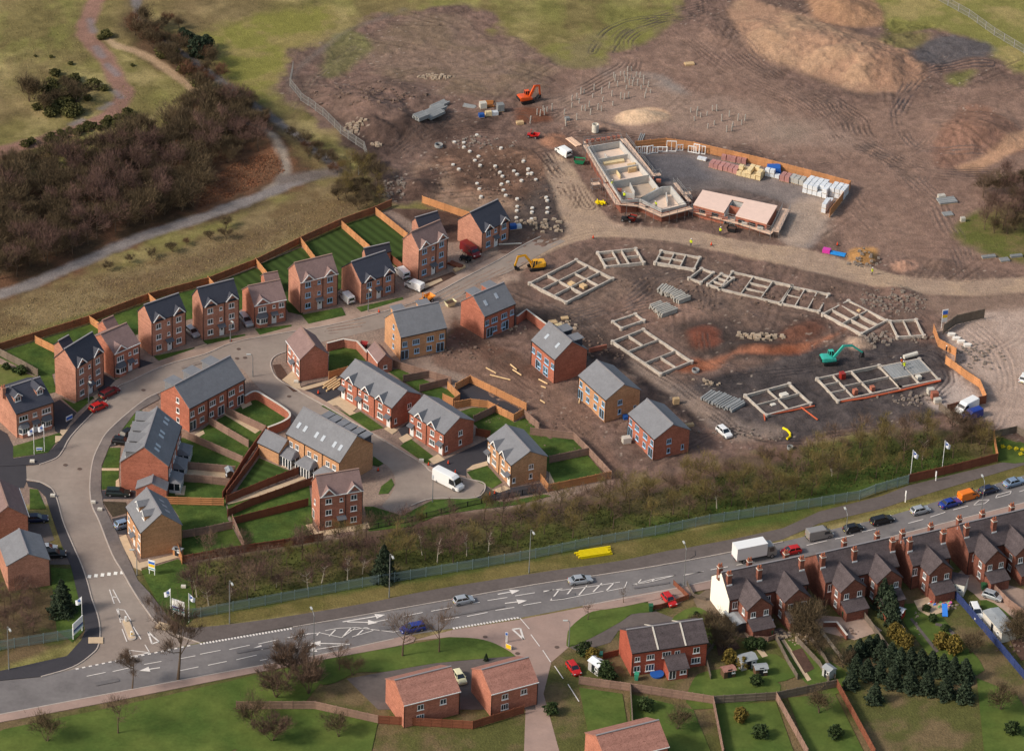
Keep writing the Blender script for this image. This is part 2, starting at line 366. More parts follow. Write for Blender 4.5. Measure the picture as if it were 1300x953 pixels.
paint([(1080, 318), (1112, 316), (1110, 332), (1080, 334)], (176, 132, 84), None, .8, 1.0, rough=.4)
paint([(1135, 332), (1160, 330), (1162, 342), (1138, 344)], (170, 132, 112), None, .8, .5, rough=.4)
paint([(1073, 430), (1092, 427), (1108, 434), (1104, 443), (1078, 443)], (158, 134, 116), None, .8, .5, rough=.3)
paint([(690, 172), (712, 170), (720, 186), (700, 190), (686, 182)], (142, 104, 84), None, 1, .8, rough=.5)
paint([(655, 140), (690, 138), (700, 152), (660, 156)], (112, 72, 54), None, 1.2, 1.5, rough=.5)
# haul roads of stone and dried mud
HR = [(640, 350), (690, 318), (720, 296), (712, 270), (690, 205), (715, 198), (745, 238), (768, 272), (792, 286), (847, 289), (910, 298), (960, 309), (1027, 316), (1090, 335), (1157, 351), (1229, 356), (1300, 351), (1400, 340), (1400, 352), (1300, 371), (1229, 376), (1166, 372), (1103, 361), (1040, 348), (960, 328), (878, 312), (826, 303), (752, 302), (700, 318), (660, 345)]
paint(HR, HAUL, (154, 132, 114), .7, .5, rough=0.0, sm=3)
paint([(1190, 400), (1170, 376), (1200, 376), (1300, 372), (1300, 392), (1250, 396), (1215, 405)], (134, 112, 98), None, 1.5, 1.5, rough=.2, amt=.7)
paint([(925, 558), (880, 520), (830, 488), (800, 462), (820, 462), (880, 498), (930, 530), (990, 545), (960, 560)], (146, 126, 112), (118, 104, 96), 1.4, 1.6, rough=.4)
# estate ground under and round the new houses
paint([(-60, 462), (0, 446), (113, 411), (265, 362), (495, 264), (600, 272), (655, 345), (560, 430), (620, 500), (775, 610), (690, 642), (400, 690), (235, 716), (150, 722), (100, 640), (-60, 640)], (150, 130, 116), (134, 114, 102), .6, .4, rough=0.0, sm=0)
paint([(497, 264), (598, 274), (600, 300), (560, 306), (520, 280)], (82, 62, 54), (92, 72, 62), .5, .5, rough=.3)
paint([(560, 430), (600, 420), (650, 450), (720, 500), (790, 590), (770, 605), (690, 550), (600, 482), (550, 462)], (128, 102, 88), (112, 88, 76), 1.0, 1.0, rough=.7)
paint([(576, 400), (600, 425), (650, 445), (690, 478), (640, 470), (580, 432)], (104, 78, 66), (92, 74, 64), 1.5, 1.5, rough=.5)
paint([(470, 385), (560, 372), (640, 340), (655, 352), (600, 372), (570, 405), (540, 400), (480, 400), (440, 425), (400, 430)], (136, 114, 102), (158, 136, 120), 1.5, 2.2, rough=.1)
# roadside belt and verges
paint([(175, 728), (236, 716), (400, 690), (520, 664), (690, 640), (800, 622), (1000, 574), (1090, 552), (1200, 548), (1262, 560), (1268, 586), (1153, 616), (1040, 640), (900, 668), (680, 712), (460, 748), (250, 786), (215, 790)], (84, 88, 44), (96, 86, 56), 1.2, 1.5, rough=.1)
paint([(470, 668), (560, 652), (700, 640), (800, 622), (900, 592), (1000, 570), (1000, 580), (900, 604), (800, 636), (700, 656), (560, 668), (470, 685)], (106, 82, 70), (92, 76, 62), 1.5, 2.5, rough=.2)
paint([(460, 748), (680, 712), (900, 668), (1153, 616), (1268, 586), (1400, 550), (1400, 575), (1300, 602), (1195, 632), (1120, 650), (900, 702), (789, 711), (680, 727), (460, 766), (240, 798), (245, 786)], (98, 92, 50), (112, 100, 60), .5, .3, sm=0)
paint([(900, 668), (1000, 648), (1000, 660), (900, 685)], (76, 90, 40), None, 2, 2)
paint([(640, 716), (700, 690), (800, 668), (900, 640), (1000, 622), (1100, 592), (1200, 570), (1240, 590), (1153, 614), (1040, 640), (900, 667), (760, 692)], (72, 88, 38), (84, 84, 42), 1.5, 2.5)
paint([(252, 780), (330, 758), (420, 738), (520, 722), (640, 706), (640, 716), (460, 747)], (76, 86, 40), None, 1, 1.5)
paint([(-40, 800), (0, 795), (90, 790), (100, 812), (0, 848), (-40, 860)], (92, 82, 52), (106, 88, 64), 1, 1, sm=0)
paint([(-40, 700), (100, 690), (118, 812), (92, 815), (-40, 832)], (74, 82, 40), (92, 78, 56), 1, 1, sm=0)
# south of the main road
paint([(-60, 905), (300, 852), (420, 838), (525, 815), (900, 742), (1300, 645), (1450, 600), (1450, 1100), (-60, 1100)], (88, 88, 48), (108, 92, 66), .6, .3, sm=0)
# tracks and ruts
def ruts(pts, width, c=(88, 73, 66), amt=.6, pitch=1.05, depth=.10, edge=1.0, sm=6):
    I, d, s = line_d(pts, width + 2, sm); w = np.clip((width - np.abs(d)) / edge, 0, 1) * np.clip(4.0 * (fbm(gx[I], gy[I], 5, 77, 4) - .36), 0, 1) ** (.4 if amt >= .85 else 1)
    ph = np.cos((d + (fbm(gx[I], gy[I], 14, 5, 3) - .5) * 2.6) * 2 * math.pi / pitch)
    k = (w * np.clip(ph, 0, 1) ** .7 * min(1, amt * 1.25))[:, None]; col[I] = col[I] * (1 - k) + A3(c) * k
    k2 = (w * np.clip(-ph, 0, 1) * amt * .35)[:, None]; col[I] = col[I] * (1 - k2) + col[I] * 1.22 * k2
    H[I] -= w * ph * depth
for pts, wd, *o in [
    ([(1180, 60), (1205, 72), (1165, 92), (1148, 118), (1140, 140), (1160, 185), (1250, 195)], 2.2, (96, 84, 80), .75),
    ([(1140, 145), (1152, 118), (1175, 95), (1215, 82), (1258, 82)], 2.4, (62, 58, 60), 1.0),
    ([(905, 0), (915, 40), (960, 85), (1020, 115), (1075, 145), (1100, 180), (1180, 215), (1300, 225)], 4.2, (98, 80, 72), .8),
    ([(930, 50), (985, 95), (1040, 130), (1070, 170), (1130, 200), (1165, 225)], 3.4, (104, 88, 80), .7),
    ([(860, 40), (905, 75), (950, 105), (1010, 130), (1050, 160), (1080, 200)], 3.0, (104, 86, 78), .55),
    ([(700, 140), (760, 105), (800, 80), (790, 50), (830, 28), (905, 5)], 3.4, (92, 78, 72), .8),
    ([(752, 66), (765, 42), (800, 26), (860, 20)], 1.6, (72, 66, 62), .9), ([(780, 66), (790, 45), (825, 30), (880, 22)], 1.4, (72, 66, 62), .9),
    ([(800, 190), (900, 195), (1000, 205), (1090, 215), (1160, 215), (1260, 222)], 2.4, (92, 76, 70), .8),
    ([(730, 170), (800, 172), (900, 185), (960, 196)], 2.4, (76, 62, 58), .9),
    ([(1060, 130), (1085, 170), (1130, 205), (1180, 250), (1215, 310), (1230, 350)], 3.2, (106, 90, 82), .7),
    ([(1190, 160), (1170, 185), (1140, 200), (1100, 192), (1060, 190)], 1.8, (96, 82, 76), .8),
    ([(1300, 110), (1250, 125), (1190, 132), (1150, 140)], 1.6, (104, 88, 76), .7),
    ([(1150, 350), (1120, 300), (1085, 260), (1075, 235)], 3.0, (108, 90, 80), .5),
    ([(640, 100), (560, 95), (480, 85), (430, 110)], 2.0, (100, 86, 78), .6), ([(700, 145), (640, 140), (560, 160), (500, 190), (470, 215)], 3.4, (90, 74, 66), .8),
    ([(560, 150), (540, 170), (505, 195), (500, 240)], 3.0, (98, 82, 74), .8), ([(660, 150), (690, 180), (720, 230), (745, 262)], 3.4, (96, 80, 72), .8),
    ([(540, 175), (600, 165), (650, 170), (690, 200), (725, 250), (700, 285)], 2.6, (84, 66, 58), .8),
    ([(730, 400), (790, 385), (830, 355), (880, 345), (930, 365), (970, 395)], 3.6, (84, 74, 72), .7),
    ([(660, 395), (720, 412), (780, 400), (850, 380)], 3.0, (84, 74, 70), .7),
    ([(880, 350), (900, 380), (890, 420), (900, 455), (950, 470)], 2.4, (90, 76, 70), .6), ([(640, 372), (690, 390), (740, 408), (800, 450), (870, 495), (925, 540)], 2.4, (80, 70, 66), .8),
    ([(1110, 375), (1150, 395), (1185, 418)], 2.6, (104, 88, 80), .7), ([(930, 545), (1000, 560), (1060, 550), (1120, 540)], 2.0, (58, 52, 52), .9), ([(860, 400), (900, 398), (960, 390), (1040, 400)], 2.4, (100, 82, 74), .5),
    ([(1040, 440), (1120, 450), (1180, 450), (1205, 480), (1190, 500)], 2.4, (58, 54, 56), .8), ([(925, 480), (1010, 470), (1040, 465)], 2.4, (54, 50, 52), .8),
    ([(900, 552), (860, 575), (800, 600)], 1.6, (92, 76, 70), .7), ([(600, 440), (680, 500), (740, 560), (790, 600)], 2.6, (96, 76, 66), .55),
    ([(370, 425), (430, 412), (520, 395), (600, 362), (680, 325), (760, 296), (900, 310), (1100, 350), (1300, 362)], 3.0, (142, 120, 104), .5),
    ([(420, 418), (500, 402), (560, 388)], 2.0, (106, 94, 88), .7), ([(1230, 410), (1270, 450), (1280, 500), (1260, 540)], 3.0, (156, 136, 124), .5), ([(1210, 450), (1270, 440), (1300, 420)], 2.5, (150, 130, 118), .5),
    ([(450, 60), (400, 100), (372, 140)], 1.6, (104, 92, 80), .6)]:
    ruts(pts, wd, *(o or []))
# single wheel tracks wandering over the mud
rt = random.Random(41)
for _ in range(95):
    x, y, a, tn = rt.uniform(-60, 118), rt.uniform(-12, 175), rt.uniform(0, 6.28), rt.uniform(-.035, .035); pt = []
    for k in range(int(rt.uniform(8, 26))): pt.append((x, y)); a += tn + rt.gauss(0, .03); x += 3.2 * math.cos(a); y += 3.2 * math.sin(a)
    A_ = np.array(pt); I = np.where((gx > A_[:, 0].min() - 3) & (gx < A_[:, 0].max() + 3) & (gy > A_[:, 1].min() - 3) & (gy < A_[:, 1].max() + 3))[0]; d = np.full(I.size, 1e9)
    for p, q in zip(pt[:-1], pt[1:]): d = np.minimum(d, seg_d(gx[I], gy[I], p, q)[0])
    e = np.abs(d - 1.0); w = rough_m[I] * np.clip(5 * (n_mid[I] - .38), 0, 1) * rt.uniform(.3, .9)
    k = (w * np.clip(1 - e / .42, 0, 1) * .75)[:, None]; col[I] = col[I] * (1 - k) + A3((74, 59, 51)) * k; H[I] -= k[:, 0] * .12
    k = (w * np.clip(1 - np.abs(e - .7) / .3, 0, 1) * .3)[:, None]; col[I] *= 1 + k; H[I] += k[:, 0] * .12
# unmade paths over the old tip
def track(pts, w, c, soft=.6, amt=1.0):
    I, d, s = line_d(pts, w + 3); k = np.clip(.5 - (np.abs(d) - w / 2 + (fbm(gx[I], gy[I], 3, 9, 3) - .5) * 1.2) / (2 * soft), 0, 1)[:, None] * amt
    col[I] = col[I] * (1 - k) + A3(c) * k; H[I] *= (1 - k[:, 0]); rough_m[I] *= (1 - k[:, 0])
track([(135, -20), (118, 8), (108, 38), (118, 55), (135, 75), (150, 105), (158, 120), (140, 145), (95, 165), (40, 182), (-30, 197)], 4.2, (138, 106, 92))
for p in ([(114, 25), (118, 40)], [(122, 60), (130, 72)], [(136, 82), (148, 95)], [(146, 116), (154, 124)], [(128, 138), (140, 132)], [(92, 158), (104, 152)]): track(p, 1.7, (124, 116, 116), .6, .75)
track([(148, 58), (180, 68), (215, 90), (248, 115)], 2.2, (166, 140, 112)); track([(138, 50), (150, 60)], 2, (170, 146, 116))
track([(310, 152), (345, 178), (362, 205), (360, 225), (338, 240)], 2.0, (136, 124, 112)); track([(400, 222), (340, 245), (250, 278), (180, 300), (110, 330), (40, 360), (-20, 380)], 3.2, (128, 120, 116))
track([(170, -10), (176, 25), (200, 50), (240, 78), (300, 122), (350, 157), (400, 195), (432, 216)], 4.2, (92, 78, 62), 1.2, .6); track([(172, -10), (178, 25), (202, 48), (242, 75), (302, 119), (352, 154), (402, 192), (433, 214)], 2.0, (112, 106, 104), .5, .95); track([(432, 216), (400, 222), (360, 228)], 4, (108, 98, 92), 1)
track([(515, 12), (440, 40), (400, 70), (372, 95), (370, 118)], 1.4, (112, 104, 98), .7, .4)
# mounds of tipped earth and sand: (px, py, half-length m, half-width m, turn deg, height m, steep)
for px, py, a, b, r, h in [(1040, 62, 26, 12, -22, 3.6), (1072, 14, 9, 7, 0, 2.6), (1100, 85, 12, 10, -20, 1.6), (1238, 172, 11, 9, 20, 3.0), (815, 150, 6.5, 3.6, 0, 1.8), (462, 140, 15, 7, -35, 3.2), (500, 118, 10, 6, -20, 1.6), (525, 165, 9, 5, 20, 1.5),
                           (528, 240, 5, 4.5, 0, 2.0), (1095, 326, 3.4, 2.2, 0, 1.6), (1149, 338, 2.6, 2.0, 0, 1.3), (1195, 336, 5, 2.6, 0, 1.0), (1090, 436, 3.0, 2.4, 0, 1.2), (1020, 420, 6, 3, 20, 1.0), (890, 428, 4, 4, 0, .8), (703, 180, 3.2, 2.2, 0, 1.2),
                           (1050, 385, 14, 3, -18, .7), (1145, 372, 5, 3, -30, .9), (640, 98, 8, 3, 0, .7), (470, 165, 8, 3, -40, 1.2), (600, 240, 10, 3, -30, .6), (680, 205, 9, 4, -40, .7), (345, 180, 12, 5, -40, 1.5), (1240, 78, 6, 3, 0, .8), (760, 160, 6, 2, -20, 1.0), (950, 440, 8, 2, 10, .9)]:
    c = G(px, py); t = R(r); dx, dy = gx - c.x, gy - c.y; u, v = (dx * math.cos(t) + dy * math.sin(t)) / a, (-dx * math.sin(t) + dy * math.cos(t)) / b
    q = np.sqrt(u * u + v * v) + (n_mid - .5) * .7
    H += h * np.clip(1.15 - q, 0, 1) ** 1.15 * np.where(q < 1.15, 1, 0)
# broken surface of the mud
H += rough_m * ((n_mid - .5) * .9 + (n_fin - .5) * .42)
H += np.where(rough_m < .05, 0, 0)
col *= (1 + (rough_m * (n_mid - .5) * .9 + rough_m * (n_fin - .5) * .8 + (1 - rough_m) * ((n_fin - .5) * .35 + (n_mid - .5) * .35)))[:, None]
# light chalky scatter and pebbles in the mud
pb = (vnoise(gx / .55, gy / .55, 91) > .93) & (vnoise(gx / 11, gy / 11, 92) > .55) & (rough_m > .6); col[pb] = col[pb] * .5 + A3((186, 170, 154)) * .5
col = np.clip(col, .012, .8)
FLAT = np.clip(rough_m * 3 + (H > .3), 0, 1)
Z = H - .03
Z = np.where(rough_m < .02, np.where(H > .25, Z, -.03), Z)
me = bpy.data.meshes.new('ground')
me.vertices.add(NV); me.vertices.foreach_set('co', np.stack([gx, gy, Z], 1).ravel().astype(np.float32))
ny, nx = GX.shape; ii = (np.arange(ny - 1)[:, None] * nx + np.arange(nx - 1)[None, :]).ravel()
q = np.stack([ii, ii + 1, ii + nx + 1, ii + nx], 1).ravel().astype(np.int32)
me.loops.add(q.size); me.loops.foreach_set('vertex_index', q); me.polygons.add(ii.size)
me.polygons.foreach_set('loop_start', np.arange(0, q.size, 4, dtype=np.int32)); me.polygons.foreach_set('loop_total', np.full(ii.size, 4, np.int32))
me.polygons.foreach_set('use_smooth', np.ones(ii.size, bool)); me.update()
ca = me.color_attributes.new('soil', 'FLOAT_COLOR', 'POINT'); ca.data.foreach_set('color', np.concatenate([col, np.ones((NV, 1))], 1).ravel().astype(np.float32))
me.materials.append(mat('soil', None, .95, attr='soil', var=.2, scale=2.2, bump=.16, bscale=2.6, spec=.15))
tag(obj('ground', me), kind='structure')
def ground_z(x, y):
    i = int(np.searchsorted(xs, x)) - 1; j = int(np.searchsorted(ys, y)) - 1
    i = min(max(i, 0), nx - 2); j = min(max(j, 0), ny - 2)
    return float(max(Z[j * nx + i], Z[j * nx + i + 1], Z[(j + 1) * nx + i], Z[(j + 1) * nx + i + 1]))
def P(px, py, up=0.0):
    """point on the ground as surveyed, lifted to the ground's own height"""
    v = G(px, py); return Vector((v.x, v.y, ground_z(v.x, v.y) + up))
# ================================================================== ROADS, PAVEMENTS, LAWNS
M_MAIN = mat('asphalt', L(124, 119, 117), .9, var=.11, scale=.3, col2=L(112, 107, 106), spec=.2)
M_EST = mat('dusty_asphalt', L(152, 139, 128), .92, var=.09, scale=.2, col2=L(140, 126, 116), spec=.15)
M_TAR = mat('new_tarmac', L(64, 62, 66), .9, var=.07, scale=.5, spec=.2)
M_PAVE = mat('footway_asphalt', L(100, 91, 87), .92, var=.12, scale=.3, spec=.15)
M_PAVE_OLD = mat('dusty_footway', L(124, 114, 108), .93, var=.14, scale=.35, col2=L(96, 90, 90), spec=.15)
M_BLOCK = mat('red_block_paving', L(164, 139, 127), .92, var=.07, scale=.5, col2=L(152, 130, 120), spec=.15)
M_SLAB = mat('buff_slabs', L(196, 172, 142), .9, var=.08, scale=1.2)
M_FRONT = mat('pale_footway', L(172, 148, 132), .92, var=.11, scale=.4, col2=L(150, 128, 114), spec=.15)
M_KERB = mat('kerb_stone', L(176, 164, 154), .9, var=.1, scale=.8)
M_LINE = mat('road_paint', L(222, 214, 206), .7, var=.12, scale=1.5)
M_LAWN = mat('lawn_grass', L(60, 81, 38), .95, var=.28, scale=.6, col2=L(80, 96, 44), spec=.1)
M_LAWN2 = mat('rough_lawn', L(92, 104, 50), .95, var=.16, scale=.5, col2=L(104, 104, 60), spec=.1)
M_STR = mat('mown_lawn', L(58, 74, 36), .95, var=.08, scale=.6, wave=(.16, R(-38), .22), spec=.1)
M_STR2 = mat('mown_lawn_cross', L(62, 80, 38), .95, var=.08, scale=.6, wave=(.16, R(118), .2), spec=.1)
M_SOIL = mat('dug_soil', L(84, 62, 52), .98, var=.25, scale=1.2, bump=.05)
M_PLANTBED = mat('planted_bed', L(70, 60, 46), .98, var=.35, scale=1.5, bump=.06)  # dark brown mottled earth of the flower bed
north = [(-140, 888), (0, 863), (52, 858), (92, 848), (170, 832.5), (260, 815), (372, 795), (460, 780), (550, 764), (680, 741), (768, 728), (860, 713), (994, 687), (1052, 672.5), (1120, 657), (1187, 637), (1243, 620), (1300, 603), (1420, 566)]
south = [(-140, 930), (0, 906), (150, 877), (300, 849), (400, 831), (500, 809.5), (575, 797), (659, 784), (742, 768), (860, 745), (910, 735), (1040, 703), (1170, 671), (1300, 637), (1420, 602)]
sheet('main_road', spline(north, 4) + spline(south, 4)[::-1], .0, M_MAIN)
def polyline_obj(name, pts, w, z0, z1, m, sm=5, kind='structure', closed=False):
    q = spline(pts, sm, closed) if sm else pts
    if closed: q = q + [q[0]]
    return tag(strip_mb([G(x, y, z1) for x, y in q], w, z0, z1).build(name, m), kind=kind)
# estate road, its branches and the works frontage
west_kerb = [(52, 858), (92, 846), (117, 829), (125, 818), (127, 799.5), (124, 780.5), (116.5, 759), (111, 738), (103, 715), (92, 690), (80, 661), (72.4, 633.5), (65, 619), (50, 611), (33.6, 608)]
east_kerb = [(254, 815), (225, 805), (201, 792), (182, 768), (168, 747), (155, 724), (142, 702), (126, 661), (116.5, 640), (114, 614.6), (117.5, 585), (126, 564), (138.5, 545), (174, 514), (199, 499), (240, 487), (300, 468), (314, 476), (329, 492.5), (366.7, 522), (400, 548), (440, 578), (470, 588), (487, 588), (499, 600), (502, 615), (495, 630), (485, 643), (508, 652)]
north_kerb = [(33, 592), (50, 589), (71, 581), (80, 570.5), (90, 553), (117.5, 524), (134, 509), (147, 492), (168, 482), (210, 463), (260, 449), (294, 435), (349, 424), (420, 412), (484, 396), (539, 378.5), (588, 353), (632, 330), (663.7, 311), (690, 298)]
cul_n = [(508, 652), (522, 641), (550, 632), (604, 631), (615.6, 614), (592, 607), (550, 598.6), (537, 588), (508, 571), (470, 548), (409, 512.6), (380, 496.5), (352.6, 480), (344, 465), (345, 456), (352, 450), (363, 446), (400, 436), (440, 427), (470, 420), (500, 412), (570, 386), (605, 360), (645, 346), (689, 321), (718, 306)]
sheet('estate_road', spline(west_kerb, 3) + spline(north_kerb, 3) + spline(cul_n[::-1], 3) + spline(east_kerb[::-1], 3), .012, M_EST)
sheet('estate_road_side', [(-60, 596), (0, 591.5), (33, 590), (34, 610), (30, 619), (-60, 626)], .02, M_TAR)
sheet('side_road', [(523, 813), (548, 806), (575, 799), (659, 786), (742, 770), (770, 766), (768, 772), (746, 778), (724, 796), (720, 809), (722, 821), (700, 840), (690, 880), (712, 960), (745, 1080), (660, 1080), (665, 960), (668, 880), (653, 831), (630, 817), (605, 810), (571, 808)], .012, M_BLOCK)
# pavements are slabs a kerb high
def pavement(name, pts, m, z=.12, sm=0): return sheet(name, pts, z, m, .25, sm)

pavement('pavement', spline([(202, 792), (225, 805), (254, 814), (294, 808), (372, 794), (460, 779), (550, 763), (680, 740), (768, 727), (872, 711), (872, 695), (789, 711), (725, 720.5), (680, 727), (550, 748), (460, 766), (347, 784.5), (249, 796), (225, 790), (212, 780), (190, 752), (174, 738), (168, 747), (182, 768)], 3, True), M_PAVE)
tag(sheet('footpath', [(872, 711), (872, 695), (940, 682), (994, 670), (1040, 649), (1120, 629), (1153, 616), (1300, 580), (1420, 547), (1420, 558), (1300, 590), (1153, 634), (1120, 645), (1040, 664), (994, 684), (940, 698)], .03, M_PAVE), kind='structure')
pavement('pavement', spline([(-140, 930), (-140, 940), (0, 916), (150, 888), (300, 858), (408, 837), (491, 822), (525, 814), (523, 806), (500, 809.5), (400, 831), (300, 849), (150, 877), (0, 906)], 2, True), M_BLOCK)
pavement('pavement', spline([(742, 768), (768, 773), (819, 763.5), (860, 754), (910, 745), (1040, 713), (1170, 680), (1300, 647), (1420, 612), (1420, 602), (1300, 637), (1170, 671), (1040, 703), (910, 735), (860, 745)], 2, True), M_BLOCK)
pavement('pavement', [(202, 792), (182, 768), (168, 747), (155, 724), (142, 702), (126, 661), (116.5, 640), (114, 614.6), (117.5, 585), (126, 564), (138.5, 545), (174, 514), (199, 499), (203, 506), (172, 523), (155, 545), (139, 566), (129, 590), (128, 620), (131, 640), (149, 677), (175, 736), (190, 752)], M_PAVE_OLD)
pavement('pavement', [(0, 582), (17, 581.5), (61, 574.5), (75, 560), (90, 540), (117, 512), (128, 502), (134, 509), (117.5, 524), (90, 553), (80, 570.5), (71, 581), (50, 589), (0, 591.5), (-60, 596), (-60, 586)], M_TAR)
pavement('pavement', [(33.6, 610), (50, 612), (65, 620), (72.4, 634), (80, 661), (92, 690), (103, 715), (111, 738), (116.5, 759), (124, 780.5), (127, 799.5), (125, 818), (117, 829), (92, 846), (52, 858), (0, 863), (-140, 888), (-140, 876), (0, 851), (85, 832), (103, 812), (108, 800), (106, 782), (98, 752), (90, 718), (78, 690), (66, 655), (58, 630), (48, 620), (36, 617)], M_TAR)
pavement('pavement', [(128, 502), (147, 482), (170, 470), (204, 457), (245, 443), (263, 437), (312, 426), (330, 425), (371, 414), (392, 411), (440, 400), (459, 396), (513, 380), (537, 371), (580, 349), (612, 333), (634, 322), (645, 322), (588, 353), (539, 378.5), (484, 396), (420, 412), (349, 424), (294, 435), (260, 449), (210, 463), (168, 482), (147, 492), (134, 509)], M_FRONT)
pavement('pavement', [(376, 492), (391, 503), (420, 519), (485, 556), (508, 571), (537, 588), (550, 598.6), (592, 607), (591, 604), (560, 598), (540, 588), (508, 566), (470, 547), (420, 513), (395, 498)], M_FRONT)
for ln in (west_kerb, east_kerb[:16], north_kerb[1:], cul_n[1:17], north[6:13], [(740, 768.5), (860, 745.5), (1040, 703.5), (1300, 637.5)], [(0, 906), (150, 877.5), (300, 849.5), (400, 831.5), (500, 810)]):
    polyline_obj('kerb', ln, .22, -.1, .135, M_KERB, 4)
# drives and yards
for nm, pts, m in [
    ('driveway', [(70, 547), (78, 552), (97, 524), (76, 507), (66, 512)], M_TAR), ('driveway', [(-60, 545), (0, 545), (9, 550), (16.8, 566), (16.5, 582), (-60, 586)], M_TAR),
    ('driveway', [(133, 475), (148, 484), (137, 492), (128, 500), (122, 492)], M_TAR), ('driveway', [(178, 456), (197, 461), (181, 470), (168, 462)], M_TAR),
    ('driveway', [(0, 668), (36, 664), (62, 664), (69, 685), (58, 689), (0, 692)], M_PAVE), ('driveway', [(62, 702), (93, 702), (98, 716), (62, 716)], M_PAVE),
    ('driveway', [(129, 622), (172, 622), (172, 633), (131, 633)], M_TAR), ('driveway', [(142, 658), (161, 654), (163, 678), (149, 678)], M_TAR), ('driveway', [(132, 555), (160, 545), (170, 560), (139, 567)], M_TAR),
    ('driveway', [(505, 545), (520, 535), (524, 552), (512, 557)], M_TAR), ('car_park', [(596.7, 485), (663, 521), (652, 527), (633, 519), (618, 511), (585, 512), (577, 518), (583, 500), (580, 489)], M_TAR),
    ('driveway', [(545, 592), (560, 585), (618, 558), (622, 588), (592, 595), (592, 607), (560, 600.7)], M_TAR), ('driveway', [(606, 632), (617, 616), (625, 622.5), (686, 613), (695, 625), (623, 635)], M_TAR),
    ('driveway', [(376, 494), (391, 487), (425, 480), (438, 487), (433, 500), (409, 513)], M_TAR),
    ('driveway', [(722, 821), (751, 809), (789, 788), (802, 779), (831.6, 775), (870, 790), (830, 800), (785, 800), (775, 815), (735, 827)], M_PAVE), ('driveway', [(489, 852), (554, 841), (642, 833), (653, 831), (672, 845), (680, 900), (480, 900), (440, 861)], M_PAVE),
    ('driveway', [(828, 775), (862, 766), (882, 752), (876, 745), (838, 752), (822, 762)], M_BLOCK), ('driveway', [(1208, 735), (1235, 752), (1262, 778), (1300, 790), (1300, 748), (1255, 735), (1222, 722)], M_FRONT),
    ('driveway', [(1030, 780), (1100, 785), (1120, 800), (1085, 812), (1040, 800)], M_FRONT), ('service_yard', [(905, 742), (925, 790), (960, 812), (900, 800), (880, 760)], mat('trodden_earth', L(116, 100, 84), .95, var=.2, scale=.8)),
    ('flower_bed', [(130, 636), (160, 637), (163, 650), (143, 656)], M_PLANTBED)]:
    sheet(nm, pts, .025, m)
for pts in [[(-30, 456), (0, 447), (113, 412), (204, 378), (265, 363), (324, 340), (350, 370), (301, 395), (240, 405), (172, 425), (176, 440), (130, 452), (108, 454), (66, 475), (72, 497), (60, 500), (50, 480), (27, 467), (0, 454), (-30, 442)]]:
    sheet('lawn', pts, .03, M_LAWN)
for pts in [[(265, 363), (323, 340), (350, 348), (352, 360), (338, 372), (290, 366)], [(326, 337), (382, 314), (406, 332), (398, 345), (384, 400), (366, 396), (345, 360)], [(384, 311), (434, 288), (476, 320), (460, 344), (428, 370), (404, 332)], [(437, 286), (476, 273), (518, 302), (516, 330), (510, 345), (478, 320)]]:
    sheet('lawn', pts, .032, M_STR)
sheet('lawn', [(-30, 470), (0, 462), (20, 468), (48, 480), (36, 486), (8, 492), (0, 498), (-30, 505)], .03, M_LAWN2)
for pts in [[(212, 633), (226, 595), (229, 556), (247, 552), (266, 538), (286, 527), (301, 518.7), (324, 506), (362, 530), (339, 549), (317, 567), (309, 580), (295, 605), (286, 632), (290, 668), (240, 690), (230, 660)],
            [(287, 636), (340, 631), (392, 612), (396, 650), (398, 680), (313, 693), (296, 668)], [(222, 660), (240, 645), (290, 660), (310, 698), (232, 714)],
            [(418, 446), (436, 441), (453, 443.5), (465, 458), (444, 465), (422, 472), (417, 470)],
            [(491.7, 470.6), (506, 468), (568, 494), (583, 508), (575, 514), (532, 497)], [(584, 522), (600, 517), (620, 518), (633, 524), (653, 536), (666, 530), (684, 545), (676, 552), (728, 557), (768, 603), (703, 617), (696, 598), (620, 560), (604, 540)],
            [(408, 515.4), (414, 511), (445, 527), (457.5, 522), (487, 542.7), (470, 547)], [(426, 511), (436, 506), (452, 518), (444, 523)], [(508, 565.8), (520.5, 556), (552, 580.5), (544.6, 588), (537, 586.8)], [(592.5, 598.6), (618.8, 591), (637.6, 612), (625, 619.6), (600, 608)],
            [(462.8, 642.7), (474, 642.7), (510, 654), (550, 634), (600, 631), (640, 637), (690, 627), (700, 629), (660, 640), (600, 647), (552, 655), (522, 668), (468, 674)], [(474, 578.7), (487, 588), (480.6, 592), (472, 590)], [(497, 607), (500.5, 615), (493, 626), (480.6, 627), (484, 617)],
            [(16.8, 566), (75.5, 549), (77.6, 553), (61, 574), (16.8, 580.5)], [(138.5, 568), (153, 568), (151, 594), (129, 594)], [(129, 597), (151, 597), (150, 620), (129, 621)], [(37.8, 620), (48, 621), (58.8, 646), (37.8, 646)],
            [(37.8, 690), (68, 692), (76, 705), (60, 702), (40, 700)], [(64, 720), (92, 722), (104, 770), (106, 800), (92, 815), (72, 800), (66, 740)], [(179, 724), (226, 709), (240, 720), (250, 780), (238, 792), (215, 788), (196, 757)],
            [(195, 452), (247, 441), (246, 444), (202, 458)], [(257.6, 432), (311, 424), (312, 427), (263, 438)], [(323.7, 417.5), (370, 412), (370, 415), (330, 425)], [(382.5, 399.5), (434, 390), (439, 400), (392, 411)], [(452, 390), (511, 377), (512.6, 380.6), (459, 396)],
            [(78, 505), (94, 512), (111, 504), (121, 503), (98, 523)], [(146, 481), (170, 472), (147, 483)], [(152, 545), (165, 528), (180, 520), (176, 532), (160, 550)]]:
    sheet('lawn', pts, .034, M_LAWN)
for pts in [[(329, 581), (364, 596), (382, 600), (300, 622)]]: sheet('lawn', pts, .04, M_STR2)
